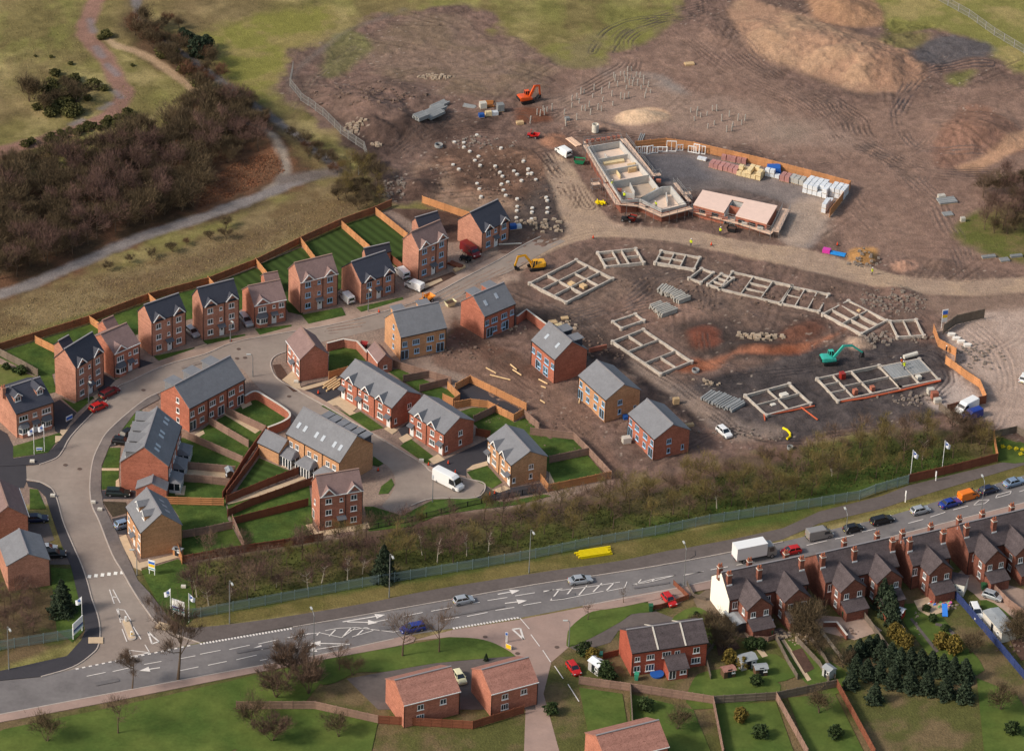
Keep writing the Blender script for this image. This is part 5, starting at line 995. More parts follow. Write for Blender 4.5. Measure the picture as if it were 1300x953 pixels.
# ================================================================== VEHICLES
M_TYRE = mat('tyre_rubber', L(38, 36, 36), .9); M_RIM = mat('wheel_rim', L(150, 150, 152), .4, metal=.5)
M_CARGL = mat('car_glass', L(30, 36, 42), .1, spec=.9); M_LAMP = mat('headlamp', L(226, 226, 220), .2, spec=.8); M_TAIL = mat('tail_lamp', L(150, 24, 20), .3)
M_TRIM = mat('dark_trim', L(40, 40, 42), .7); M_PLATE = mat('number_plate', L(220, 205, 120), .6)
def paintm(n, c, metal=0.0): return mat('paint_' + n, L(*c), .32, spec=.55, metal=metal)
def loft(mb, st_):
    """st_: list of (x, [(y, z)...] half section from sill up); mirrored"""
    n = len(st_[0][1]); o = len(mb.v)
    for x, sec in st_:
        for y, z in sec: mb.v.append((x, y, z))
        for y, z in sec[::-1]: mb.v.append((x, -y, z))
    m = 2 * n
    for i in range(len(st_) - 1):
        for j in range(m):
            a, b = o + i * m + j, o + i * m + (j + 1) % m; mb.f.append((a, a + m, b + m, b))
    mb.f.append(tuple(o + j for j in range(m))); mb.f.append(tuple(o + (len(st_) - 1) * m + j for j in range(m))[::-1])
    return mb
KINDS = {
    # length, width, belt stations (x frac from rear 0..1, top z), cabin (x0b,x0t,x1t,x1b as fracs), roof z, belt z, wheel r
    'hatchback': (3.85, 1.66, [(0, .78), (.04, .92), (.3, .95), (.66, .92), (.78, .86), (.96, .70), (1, .55)], (.03, .13, .58, .76), 1.43, .92, .29),
    'saloon': (4.5, 1.74, [(0, .72), (.03, .92), (.2, .96), (.65, .92), (.75, .88), (.96, .72), (1, .55)], (.13, .25, .56, .74), 1.42, .92, .31),
    'estate': (4.6, 1.74, [(0, .75), (.03, .93), (.3, .96), (.68, .93), (.78, .88), (.96, .72), (1, .55)], (.01, .07, .58, .76), 1.46, .92, .31),
    'people_carrier': (4.5, 1.85, [(0, .8), (.03, 1.0), (.3, 1.04), (.72, 1.0), (.82, .92), (.96, .75), (1, .55)], (.01, .08, .6, .82), 1.75, .98, .32),
}
def wheel(root, x, y, r, w=.2):
    s = 1 if y > 0 else -1
    t = MB().tube([(x, y - w / 2, r), (x, y + w / 2, r)], r, 12).build('wheel', M_TYRE, root)
    MB().tube([(x, y + s * w / 2 - .01 * s, r), (x, y + s * (w / 2 + .012), r)], r * .62, 10).build('rim', M_RIM, t)
def lights(root, L_, w, zr, zf, xr=0, h=.14):
    for s in (-1, 1):
        MB().box(-L_ / 2 - .012 + xr, -L_ / 2 + .05 + xr, s * (w / 2 - .2) - .12, s * (w / 2 - .2) + .12, zr, zr + h + .08).build('tail_light', M_TAIL, root)
        MB().box(L_ / 2 - .16, L_ / 2 - .02, s * (w / 2 - .24) - .16, s * (w / 2 - .24) + .16, zf, zf + h).build('headlight', M_LAMP, root)
    MB().box(-L_ / 2 - .02 + xr, -L_ / 2 + .02 + xr, -.26, .26, .42, .54).build('number_plate', M_PLATE, root)
def place_dir(px, py, hx, hy):
    a, b = G(px, py), G(px + hx, py + hy); return a, math.atan2(b.y - a.y, b.x - a.x)
def car(kind, px, py, hx, hy, pm, label, cat='car', group='cars', name='parked_car', z=.03):
    L_, w, belt, cab, zr, zb, wr = KINDS[kind]; a, rz = place_dir(px, py, hx, hy)
    root = thing(name, (a.x, a.y, z), rz, label, cat, group)
    X = lambda f_: -L_ / 2 + f_ * L_; hw = w / 2; st_ = []
    for fx, zt in belt:
        e = .90 if fx in (0, 1) else (.97 if fx < .05 or fx > .95 else 1.0)
        st_.append((X(fx), [(0, .2), (hw * e * .92, .2), (hw * e, .38), (hw * e, zt - .14), (hw * e * .9, zt), (0, zt + .015)]))
    loft(MB(), st_).build('body', pm, root, smooth=False)
    x0, x1, x2, x3 = (X(v) for v in cab); hb, ht = hw * .9, hw * .72
    g = MB().add([(x0, -hb, zb - .05), (x3, -hb, zb - .05), (x3, hb, zb - .05), (x0, hb, zb - .05), (x1, -ht, zr - .05), (x2, -ht, zr - .05), (x2, ht, zr - .05), (x1, ht, zr - .05)], [(0, 1, 5, 4), (1, 2, 6, 5), (2, 3, 7, 6), (3, 0, 4, 7), (4, 5, 6, 7)]).build('windows', M_CARGL, root)
    r = MB(); r.add([(x1 - .05, -ht - .02, zr - .06), (x2 + .05, -ht - .02, zr - .06), (x2 + .05, ht + .02, zr - .06), (x1 - .05, ht + .02, zr - .06), (x1 + .05, -ht + .08, zr), (x2 - .08, -ht + .08, zr), (x2 - .08, ht - .08, zr), (x1 + .05, ht - .08, zr)], [(0, 1, 5, 4), (1, 2, 6, 5), (2, 3, 7, 6), (3, 0, 4, 7), (4, 5, 6, 7)])
    for s in (-1, 1):
        for (xa, xb) in ((x0, x1), (x3, x2), ((x0 + x3) / 2 - .05, (x1 + x2) / 2 - .05)): r.bar((xa, s * (hb + .005), zb - .04), (xb, s * (ht + .01), zr - .05), .07, .05)
    r.build('roof', pm, root)
    for fx in (.19, .81):
        for s in (-1, 1): wheel(root, X(fx), s * (hw - .1), wr)
    for s in (-1, 1): MB().box(x3 - .32, x3 - .2, s * (hw + .02) - .07, s * (hw + .02) + .07, zb - .02, zb + .12).build('door_mirror', pm, root)
    lights(root, L_, w, .62, .52); MB().box(-L_ / 2 - .03, -L_ / 2 + .1, -hw * .8, hw * .8, .26, .4).build('bumper', M_TRIM, root)
    return root
VANS = {'small_van': (4.2, 1.72, 1.82, .24), 'panel_van': (5.1, 1.98, 2.1, .2), 'long_van': (6.5, 2.0, 2.65, .17), 'pickup_van': (4.2, 1.7, 1.8, .24)}
def van(kind, px, py, hx, hy, pm, label, group='vans', name='van', z=.03, rear=False):
    L_, w, h, hood = VANS[kind]; a, rz = place_dir(px, py, hx, hy); root = thing(name, (a.x, a.y, z), rz, label, 'van', group); hw = w / 2
    X = lambda f_: -L_ / 2 + f_ * L_
    st_ = []
    for fx, zt, e in ((0, h - .06, .96), (.02, h, 1), (1 - hood - .12, h, 1), (1 - hood - .02, h - .35, .98), (1 - hood * .62, 1.22, .98), (.97, .92, .95), (1, .62, .86)):
        st_.append((X(fx), [(0, .25), (hw * e, .25), (hw * e, .6), (hw * e * (1 if zt < 1.4 else .99), min(1.15, zt - .12)), (hw * e * (.9 if zt > 1.3 else .92), zt - .06), (hw * e * .75, zt), (0, zt + .02)]))
    loft(MB(), st_).build('body', pm, root)
    ha = 1 - hood - .015; hb2 = 1 - hood * .64
    za, zb = h - .42, 1.27
    MB().add([(X(ha) + .06, -hw * .8, za + .04), (X(hb2) + .04, -hw * .84, zb + .02), (X(hb2) + .04, hw * .84, zb + .02), (X(ha) + .06, hw * .8, za + .04)], [(0, 1, 2, 3)]).build('windscreen', M_CARGL, root)
    for s in (-1, 1):
        q = [(X(ha - .17), s * (hw + .006), 1.12), (X(hb2) - .12, s * (hw + .006), 1.12), (X(ha) + .0, s * (hw * .965), za - .02), (X(ha - .17), s * (hw * .965), za + .0)]
        MB().quad(*(q if s < 0 else q[::-1])).build('side_window', M_CARGL, root)
        MB().box(X(hb2) - .1, X(hb2) + .05, s * (hw + .1) - .09, s * (hw + .1) + .09, 1.15, 1.4).build('door_mirror', M_TRIM, root)
    if rear:
        MB().box(X(0) - .012, X(0) + .01, -hw * .7, hw * .7, h * .55, h * .82).build('rear_window', M_CARGL, root)
    for fx in (.18, .83):
        for s in (-1, 1): wheel(root, X(fx), s * (hw - .12), .33, .22)
    lights(root, L_, w, .75, .72); MB().box(X(0) - .04, X(0) + .05, -hw * .9, hw * .9, .3, .5).build('bumper', M_TRIM, root)
    return root
WH, SIL, RD, DRED, BLK, BLU, LBL, ORG, DGR, CRM, GRY = (paintm(*a) for a in (('white', (232, 232, 230)), ('silver', (176, 180, 184), .3), ('red', (186, 32, 30)), ('dark_red', (112, 24, 28)), ('black', (28, 28, 32)), ('blue', (30, 56, 140)), ('pale_blue', (140, 160, 184), .3), ('orange', (236, 124, 30)), ('dark_green', (30, 42, 40)), ('cream', (226, 220, 180)), ('grey', (150, 146, 142), .2)))
car('hatchback', 125, 519, 20, -9, RD, 'small red hatchback on the estate road below the maroon car')
car('estate', 139, 501, 20, -11, DRED, 'maroon estate car at the kerb above the small red hatchback')
car('hatchback', 244, 424, 14, 12, SIL, 'silver hatchback on the drive between the two navy roofed twins')
car('estate', 312, 409, 11, 14, SIL, 'silver estate nose-out beside the brown roofed bay-windowed house')
van('small_van', 440, 381, -11, -10, WH, 'small white van at the side of the brown roofed three-storey house', rear=True)
van('small_van', 510, 349.5, -11, -10, WH, 'white van farther up the drive of the two-storey navy roofed house', rear=True)
van('small_van', 526, 366, -20, -8, WH, 'small white van beside the bare soil front garden')
van('panel_van', 597, 322, 14, 10, DRED, 'dark red panel van on the drive next to the last brown roofed house')
car('hatchback', 155, 563, 16, 2, BLK, 'black hatchback in front of the wide dormer terrace')
car('hatchback', 163, 552, 10, -6, BLK, 'second black hatchback, nearer the bend, by the wide dormer terrace')
car('estate', 150, 628, 20, 1, DGR, 'dark green estate beside the grey roofed garage at the terrace foot')
car('hatchback', 158, 668, 14, -4, LBL, 'pale blue hatchback half hidden by the two-dormer entrance house')
car('saloon', 46, 661, 20, -1, paintm('navy', (28, 36, 66)), 'navy saloon on the drive south of the brown roofed side street house')
car('estate', 68, 706, 20, -1, BLK, 'black estate next to the half-hidden grey roofed house')
car('hatchback', 60, 699, 20, -1, SIL, 'silver hatchback just behind the black estate at the half-hidden house')
van('long_van', 569, 615, 20, 10, WH, 'long high-roofed white van turning in the cul-de-sac')
car('hatchback', 588.5, 764.5, 20, -4, SIL, 'silver hatchback on the main road behind the turn arrows', name='moving_car')
car('estate', 524, 800, -20, 4, BLU, 'blue estate on the main road behind a bare roadside tree', name='moving_car')
car('saloon', 736.5, 739, 20, -3, SIL, 'silver saloon on the main road above the hatched markings', name='moving_car')
car('hatchback', 849, 764, 12, 14, RD, 'bright red hatchback in the low fenced yard by the white end wall')
car('hatchback', 728, 851, 12, 16, RD, 'red hatchback parked on the side road by the clipped bushes')
car('hatchback', 583, 862, 12, 18, CRM, 'cream hatchback between the two clay tiled houses')
car('hatchback', 1004, 702, -20, 4, RD, 'red hatchback passing the white lorry behind the chimneys', name='moving_car')
van('panel_van', 1040, 682, 20, -4, GRY, 'grey panel van with white roof in the traffic queue')
car('hatchback', 1083, 673.5, 20, -5, BLK, 'black hatchback following the grey panel van', name='moving_car')
car('estate', 1119.5, 663, 20, -5, BLK, 'black people carrier between black hatchback and silver hatchback', name='moving_car')
car('hatchback', 1168, 650.5, 20, -5, SIL, 'silver hatchback in the queue behind the bright blue car', name='moving_car')
car('saloon', 1206, 641.5, 20, -6, BLU, 'bright blue saloon directly behind the orange van', name='moving_car')
van('small_van', 1229, 632.5, 20, -6, ORG, 'orange van in the traffic queue')
car('hatchback', 1255, 624.5, 20, -6, paintm('navy', (28, 36, 66)), 'dark navy hatchback in front of the orange van', name='moving_car')
car('saloon', 1287, 615, 20, -6, LBL, 'pale blue saloon at the head of the queue', name='moving_car')
van('panel_van', 1227, 520, -16, 8, WH, 'white panel van against the red-brown hoarding')
van('small_van', 1234, 530, -18, 6, BLU, 'blue van parked beside the white panel van in the yard')
car('hatchback', 1301, 482, 10, -14, WH, 'white hatchback in the stone yard beyond the hoardings')
car('hatchback', 919, 551, 14, 12, WH, 'white car on the muddy track by the grey beam stacks')
van('small_van', 715, 196, -12, -8, WH, 'white van on the haul road beside the half-built house', rear=True)
car('hatchback', 1260, 759, 18, 6, SIL, 'silver hatchback across the yard behind the terrace')
car('estate', 1239, 779, 8, 18, WH, 'white and silver estate nose-down beside the blue panelled fence')
# box lorry
a, rz = place_dir(958, 708, 20, -4); t = thing('box_lorry', (a.x, a.y, .03), rz, 'white box lorry with bright roof in the main road traffic', 'lorry')
MB().box(-4.2, 1.9, -1.22, 1.22, 1.0, 3.6).build('cargo_box', WH, t); MB().box(-4.1, 3.6, -.45, .45, .55, 1.0).build('chassis', M_TRIM, t)
cb = loft(MB(), [(2.1, [(0, .5), (1.1, .5), (1.15, 1.5), (1.05, 2.7), (0, 2.75)]), (3.4, [(0, .5), (1.1, .5), (1.15, 1.5), (1.02, 2.6), (0, 2.65)]), (3.95, [(0, .5), (1.1, .5), (1.12, 1.4), (.98, 1.5), (0, 1.52)])]).build('cab', GRY, t)
MB().add([(3.46, -.95, 2.55), (3.98, -.98, 1.56), (3.98, .98, 1.56), (3.46, .95, 2.55)], [(0, 1, 2, 3)]).build('windscreen', M_CARGL, cb)
for s in (-1, 1):
    q = [(2.4, s * 1.16, 1.55), (3.4, s * 1.16, 1.55), (3.3, s * 1.09, 2.4), (2.4, s * 1.09, 2.4)]; MB().quad(*(q if s < 0 else q[::-1])).build('side_window', M_CARGL, cb)
    for x in (-2.7, 3.0): wheel(t, x, s * 1.0, .46, .28)
    MB().box(-4.22, -4.18, s * .9 - .12, s * .9 + .12, .8, .98).build('tail_light', M_TAIL, t)
# excavators
def excavator(px, py, face_px, boom, pm, label, z=0):
    a, rz = place_dir(px, py, *face_px); v = P(px, py); t = thing('excavator', (a.x, a.y, v.z), rz, label, 'digger', 'tracked excavators'); t.scale = (.82,) * 3
    for s in (-1, 1):
        tr = MB(); pr = [(-1.9, .35), (-1.6, .05), (1.6, .05), (1.9, .35), (1.9, .6), (1.6, .85), (-1.6, .85), (-1.9, .6)]
        tr.v = [(x, s * 1.15 + dy, z) for dy in (-.28, .28) for x, z in pr]; tr.f = [tuple(range(8)), tuple(range(15, 7, -1))] + [(j, 8 + j, 8 + (j + 1) % 8, (j + 1) % 8) for j in range(8)]
        tr.build('track', M_TYRE, t)
        for x in (-1.3, 0, 1.3): MB().tube([(x, s * 1.45, .42), (x, s * 1.48, .42)], .26, 8).build('roller', M_TRIM, t)
    MB().tube([(0, 0, .7), (0, 0, 1.05)], .7, 14).build('slew_ring', M_TRIM, t)
    loft(MB(), [(-2.3, [(0, 1.05), (1.1, 1.05), (1.25, 1.3), (1.2, 2.0), (1.0, 2.15), (0, 2.15)]), (-1.8, [(0, 1.0), (1.3, 1.0), (1.35, 1.3), (1.3, 2.1), (1.15, 2.2), (0, 2.2)]), (.2, [(0, 1.0), (1.3, 1.0), (1.35, 1.3), (1.3, 1.9), (1.2, 2.0), (0, 2.0)]), (1.3, [(0, 1.0), (1.2, 1.0), (1.25, 1.2), (1.2, 1.5), (1.1, 1.55), (0, 1.55)])]).build('engine_house', pm, t)
    MB().box(-2.55, -2.25, -1.1, 1.1, 1.1, 1.75).build('counterweight', M_TRIM, t)
    c = MB().add([(-.2, .25, 1.2), (1.35, .25, 1.2), (1.35, 1.3, 1.2), (-.2, 1.3, 1.2), (-.15, .32, 3.0), (.95, .32, 3.0), (.95, 1.22, 3.0), (-.15, 1.22, 3.0)], [(0, 1, 5, 4), (1, 2, 6, 5), (2, 3, 7, 6), (3, 0, 4, 7), (4, 5, 6, 7)])
    co = c.build('cab', M_CARGL, t); fr = MB().box(-.2, 1.0, .28, 1.26, 2.98, 3.08)
    for (x0, x1_) in ((-.2, -.16), (1.37, .97), (.5, .42)):
        for y0, y1_ in ((.24, .31), (1.31, 1.23)): fr.bar((x0, y0, 1.2), (x1_, y1_, 3.0), .09)
    fr.build('cab_frame', pm, co)
    (bx, bz), (sx, sz), (kx, kz) = boom
    MB().bar((.9, -.15, 1.5), (bx * .55 + .4, -.15, bz + .25), .42, .62).bar((bx * .55 + .4, -.15, bz + .25), (bx, -.15, bz), .38, .5).build('boom', pm, t)
    MB().bar((bx, -.15, bz + .15), (sx, -.15, sz), .32, .42).build('stick', pm, t)
    MB().bar((1.2, -.15, 1.3), (bx * .5, -.15, bz - .3), .14).bar((bx * .6, -.15, bz + .5), (bx + .3, -.15, bz + .45), .14).build('ram', M_RIM, t)
    b = MB().prism([(kx - .6, -.7), (kx + .5, -.7), (kx + .5, .4), (kx - .6, .4)], kz, kz + .08)
    b.add([(sx - .2, -.7, sz + .1), (sx + .25, -.7, sz + .1), (sx + .25, .4, sz + .1), (sx - .2, .4, sz + .1), (kx - .6, -.7, kz), (kx + .45, -.7, kz), (kx + .45, .4, kz), (kx - .6, .4, kz)], [(0, 1, 5, 4), (1, 2, 6, 5), (2, 3, 7, 6), (3, 0, 4, 7)])
    for y in (-.6, -.3, 0, .3): b.bar((kx - .6, y, kz), (kx - .85, y, kz - .12), .1)
    b.build('bucket', M_TRIM, t)
excavator(668, 130, (12, -2), ((3.6, 4.4), (3.9, 1.6), (3.4, .7)), paintm('machine_orange', (226, 92, 40)), 'orange tracked excavator standing among the concrete piles')
excavator(680, 341, (-20, 2), ((4.6, 4.0), (5.4, 1.4), (4.9, .4)), paintm('machine_yellow', (226, 164, 32)), 'yellow tracked excavator beside the muddy road junction')
excavator(1053, 461, (20, -2), ((5.2, 4.4), (8.2, 2.2), (8.2, 1.0)), paintm('machine_teal', (60, 178, 160)), 'turquoise tracked excavator reaching over the black ground')
# small plant
def dumper(px, py, h, pm, label, cat='dumper', name='site_dumper', s=1.0):
    a, rz = place_dir(px, py, *h); t = thing(name, (a.x, a.y, ground_z(a.x, a.y)), rz, label, cat, 'small site machines'); t.scale = (s,) * 3
    MB().add([(.1, -.75, .7), (1.5, -.7, .9), (1.5, .7, .9), (.1, .75, .7), (0, -.9, 1.3), (1.8, -.9, 1.35), (1.8, .9, 1.35), (0, .9, 1.3)], [(0, 1, 5, 4), (1, 2, 6, 5), (2, 3, 7, 6), (3, 0, 4, 7), (3, 2, 1, 0)]).build('skip', pm, t)
    MB().box(-1.5, .0, -.5, .5, .5, 1.1).build('engine_cover', pm, t); MB().box(-.6, -.15, -.3, .3, 1.1, 1.35).build('seat', M_TRIM, t)
    MB().bar((-.6, -.5, 1), (-.6, -.5, 2.3), .08).bar((-.6, .5, 1), (-.6, .5, 2.3), .08).bar((-.6, -.5, 2.3), (-.6, .5, 2.3), .08).build('roll_bar', pm, t)
    for x in (-1.1, .9):
        for y in (-.7, .7): wheel(t, x, y, .42, .3)
dumper(541, 384, (14, -6), paintm('machine_orange2', (222, 136, 36)), 'orange site dumper behind the roof of the buff three-storey pair')
dumper(591, 331, (14, 6), M_TRIM, 'black site dumper beside the dark red van', s=.8)
dumper(461, 443, (4, -10), paintm('machine_red', (150, 44, 36)), 'dark red site dumper by the brick walled garden', s=.8)
dumper(676.5, 175, (12, 2), RD, 'bright red dumper by the white van on the upper haul road', s=.8)
dumper(796, 282, (12, 2), M_TRIM, 'black dumper tub below the half-built house', s=.8)
def skip(px, py, h, pm, label, L_=2.4):
    a, rz = place_dir(px, py, *h); t = thing('site_bin', (a.x, a.y, ground_z(a.x, a.y)), rz, label, 'bin', 'tubs and bins on site'); x = L_ / 2
    MB().add([(-x * .7, -.5, .08), (x * .7, -.5, .08), (x * .7, .5, .08), (-x * .7, .5, .08), (-x, -.75, 1.1), (x, -.75, 1.1), (x, .75, 1.1), (-x, .75, 1.1)], [(0, 1, 5, 4), (1, 2, 6, 5), (2, 3, 7, 6), (3, 0, 4, 7), (0, 3, 2, 1)]).build('tub', pm, t)
    MB().box(-x * .8, x * .8, -.6, .6, .85, .9).build('contents', M_SOIL, t)
skip(735.5, 207, (10, 1), paintm('green', (40, 140, 96)), 'green mortar tub left of the half-built house')
skip(929, 294, (10, 2), M_TRIM, 'black tub on the verge below the slab-roofed building', 2.0)
skip(571.5, 388, (10, -3), CRM, 'cream towable tank on the churned ground between the unfinished pairs', 2.2)
skip(803, 281, (10, 2), paintm('machine_red', (150, 44, 36)), 'rusty red tub next to the black dumper', 1.6)
# ================================================================== BUILDING SITE
ORD = ['', 'second ', 'third ', 'fourth ', 'fifth ', 'sixth ', 'seventh ', 'eighth ', 'ninth ', 'tenth ', 'eleventh ', 'twelfth ', 'thirteenth ', 'fourteenth ', 'fifteenth ', 'sixteenth ', 'seventeenth ', 'eighteenth ', 'nineteenth ', 'twentieth ']
def name_by_place(things, phrase, marks):
    """give each thing of a kind its own label: how close it stands to the landmark nearest it"""
    by = {}
    for o in things:
        p = o.location
        k = min(marks, key=lambda m: (G(*m[0]).xy - p.xy).length); by.setdefault(k[1], []).append(((G(*k[0]).xy - p.xy).length, o))
    for k, v in by.items():
        v.sort(key=lambda t: t[0])
        for i, (_, o) in enumerate(v):
            n = ORD[i] if i < 20 else ('twenty-' + ['first', 'second', 'third', 'fourth', 'fifth', 'sixth', 'seventh', 'eighth', 'ninth'][i - 20] + ' ' if i < 29 else str(i + 1) + 'th ')
            o['label'] = '%s, %sclosest to %s' % (phrase, n, k)
M_CONC = mat('precast_concrete', L(184, 174, 162), .9, var=.22, scale=1.0)
M_CONCG = mat('grey_concrete', L(142, 144, 144), .9, var=.1, scale=1.0, objvar=.1)
M_PALE2 = mat('pale_block_stack', L(166, 162, 154), .9, var=.12, scale=1.0)
M_PALE = mat('pale_concrete', L(208, 202, 190), .85, var=.06, scale=1.5)
M_BLOCKW = mat('blockwork', L(172, 170, 166), .92, var=.08, scale=1.0, brick=.06)
M_BOARD = mat('scaffold_boards', L(222, 188, 162), .9, var=.14, scale=1.6, objvar=.12)
M_TUBE = mat('scaffold_tube', L(150, 150, 150), .5, metal=.4)
M_WRAP = mat('shrink_wrap', L(214, 218, 222), .4, var=.06, scale=2.0, spec=.5, objvar=.06)
M_PINKW = mat('wrapped_bricks', L(176, 128, 122), .6, var=.14, scale=2.0, objvar=.12)
M_YEL = mat('cream_blocks', L(222, 200, 156), .8, var=.1, scale=2.0, objvar=.08)
M_TARPB = mat('blue_tarpaulin', L(40, 92, 170), .5)
M_TIMB = mat('raw_timber', L(212, 180, 136), .9, var=.12, scale=2.0, objvar=.1)
M_PIPEO = mat('orange_drain_pipe', L(196, 96, 62), .5)
M_YPIPE = mat('yellow_gas_pipe', L(240, 214, 20), .45)
# footings of the houses to come: ring beams on piles
def footing(label, A, B, D, xs_=(), ys_=(), z=.56, m=None, w=.3, partial=(), extra_=(), slab=None):
    """rectangle: A corner, B along the first side, D along the other; cross beams at fractions"""
    a, b, d = (G(*p, z).xy for p in (A, B, D)); u = b - a; Lx = u.length; u = u.normalized(); v = Vector((-u.y, u.x))
    if (d - a).dot(v) < 0: v = -v; 
    Ly = abs((d - a).dot(v)); rz = math.atan2(u.y, u.x); s = 1 if v.dot(Vector((-u.y, u.x))) > 0 else -1
    t = thing('house_footing', (a.x, a.y, 0), rz, label, 'footing', 'concrete footings'); m = m or M_CONC; h = w / 2
    for (y0) in (0, Ly): MB().box(-h, Lx + h, s * y0 - h, s * y0 + h, -.3, z + (.004 if y0 else 0)).build('ring_beam', m, t)
    for x0 in (0, Lx): MB().box(x0 - h, x0 + h, *sorted((s * h, s * (Ly - h))), -.3, z - .006).build('ring_beam', m, t)
    for f_, *r in xs_:
        r = r[0] if r else (0, 1); MB().box(f_ * Lx - h * .7, f_ * Lx + h * .7, *sorted((s * (Ly * r[0] + h), s * (Ly * r[1] - h))), -.3, z - .012).build('cross_beam', m, t)
    for f_, *r in ys_:
        r = r[0] if r else (0, 1); MB().box(Lx * r[0] + h, Lx * r[1] - h, s * f_ * Ly - h * .7, s * f_ * Ly + h * .7, -.3, z - .018).build('cross_beam', m, t)
    for x0 in (0, Lx): 
        for y0 in (0, Ly): MB().tube([(x0, s * y0, -.3), (x0, s * y0, z + .06)], .42, 8).build('pile_head', m, t)
    for (x0, x1, y0, y1, mm, zz, nm) in extra_: MB().box(x0 * Lx, x1 * Lx, *sorted((s * y0 * Ly, s * y1 * Ly)), -.1, zz).build(nm, mm, t)
    return t
footing('largest footing grid, beside the yellow excavator', (672.5, 358.7), (718.7, 382.8), (735, 331), xs_=[(.33,), (.66, (0, 1))], ys_=[(.36,), (.7, (.33, 1))], extra_=[(.5, .62, .42, .5, M_TIMB, .5, 'board_stack'), (.72, .85, .5, .58, M_TIMB, .55, 'board_stack')])
footing('small two-bay footing nearest the haul road bend', (769, 337.7), (817.3, 332.5), (759.6, 320), xs_=[(.38,), (.62,)], ys_=[(.5, (0, .38)), (.5, (.62, 1))])
footing('three-bay footing at the start of the arc by the haul road', (832, 332.5), (881, 341), (839.4, 317.8), xs_=[(.34,), (.64,)], ys_=[(.5, (0, .34)), (.5, (.34, .64))])
footing('single square footing hooked on the end of the three-bay one', (875, 352.4), (889.7, 357.7), (883.4, 337.7))
footing('small ladder-like footing just below the three-bay one', (899, 360), (914, 365.5), (909, 344.5), ys_=[(.33,), (.66,)])
footing('long footing with alternating open bays in the middle of the arc', (914, 366), (990, 384), (928, 344), xs_=[(.35,), (.68,)], ys_=[(.33, (.35, .68)), (.66, (.35, .68))])
footing('last footing of the arc with three narrow bays', (992, 384.5), (1039.5, 394.5), (1005, 363), xs_=[(.36,), (.7,)], ys_=[(.5, (0, .36))])
footing('diamond-set footing with six bays right of the arc', (1045, 397.6), (1093.5, 422.8), (1079, 382), xs_=[(.5,)], ys_=[(.33,), (.66,)], extra_=[(.35, .42, .8, .88, M_TIMB, .55, 'board_stack')])
footing('small square footing with two dark bays by the gateway', (1139.7, 427), (1173, 425), (1132, 407), xs_=[(.5,)])
footing('little footing rectangle above the long oblong one', (789, 415.7), (817.5, 406), (779.7, 407))
footing('long oblong footing above the buff unfinished pair', (838.8, 473.7), (878, 458), (778.8, 432.2), ys_=[(.33,), (.68,)], xs_=[(.5, (0, .33)), (.5, (.68, 1))])
footing('square footing on black ground with orange drains', (973, 526), (1029, 511), (950, 500), xs_=[(.5,)], ys_=[(.5,)], extra_=[(.62, .78, .55, .7, M_PALE, .6, 'rubble_heap'), (.28, .38, .32, .42, M_PALE, .4, 'rubble_heap')])
footing('wide footing with planked floor under construction by the turquoise excavator', (1064, 508), (1143, 491), (1036.6, 480), xs_=[(.25,), (.55,)], ys_=[(.36, (0, .25)), (.7, (0, .25)), (.5, (.55, 1)), (.5, (.25, .55))], extra_=[(.3, .36, .12, .22, M_RED, 1.2, 'brick_stack'), (.57, .63, .1, .2, M_RED, 1.2, 'brick_stack'), (.33, .4, .82, .95, paintm('machine_red', (150, 44, 36)), 1.3, 'mixer')])
t = footing('planked end bay footing beside the worker in orange', (1143, 491), (1192, 481), (1117, 465), xs_=[(.5,)], ys_=[(.4,)], extra_=[(.55, .66, .2, .32, M_PALE, .8, 'rubble_heap')] + [(k * .075 + .02, k * .075 + .085, .42, .98, M_CONCG, .52 + .01 * (k % 2), 'floor_beam') for k in range(13)])
# orange drains
def pipe(label, pts, r, m, name='drain_pipe', cat='pipe', z=.15):
    q = [P(*p) for p in pts]; o = q[0]; b = MB().tube([(p.x - o.x, p.y - o.y, p.z - o.z + z) for p in q], r, 8).build(name, m); b.location = o; tag(b, label, cat, 'pipes lying on site')
pipe('orange drain run along the lower side of the square footing', [(972, 529), (1000, 523), (1034, 516)], .15, M_PIPEO)
pipe('orange drain branch leading down from the square footing', [(1017, 518), (1038, 534)], .15, M_PIPEO)
pipe('short orange drain stub at the corner of the square footing', [(970, 528), (971, 535)], .15, M_PIPEO)
pipe('long orange drain run below the wide planked footing', [(1066, 511), (1100, 506), (1145, 496), (1194, 485)], .2, M_PIPEO)
pipe('curved yellow pipe coil end on the muddy track', [(994, 544), (999, 547), (1003, 551), (1003, 555), (999, 558)], .24, M_YPIPE)
pipe('white tube lying along the planked footing', [(1147, 457), (1164, 453)], .45, M_PALE, z=.8)
pipe('long pale pole lying in front of the last house of the row', [(633, 311), (662, 310)], .16, M_PALE)
for i, (pts, l) in enumerate([([(651, 470), (662, 477)], 'upper plank of the pair on the soil below the red pair'), ([(648, 463), (656, 470)], 'broken plank nearest the walled stub'), ([(684, 481), (695, 487)], 'plank half way along the red pair rear'), ([(687, 490), (693, 492)], 'short plank at the red pair corner'), ([(617, 467), (630, 474)], 'pale rail on the soil above the black car park, upper'), ([(622, 476), (648, 483)], 'long pale rail on the soil above the black car park, lower'), ([(686, 508), (692, 512)], 'loose board alone in the churned strip'), ([(735, 512), (738, 500)], 'plank leaning by the buff pair doors')]):
    pipe('pale timber ' + l if 'plank' in l or 'board' in l else l, pts, .14, M_TIMB, 'plank', 'plank', .1)
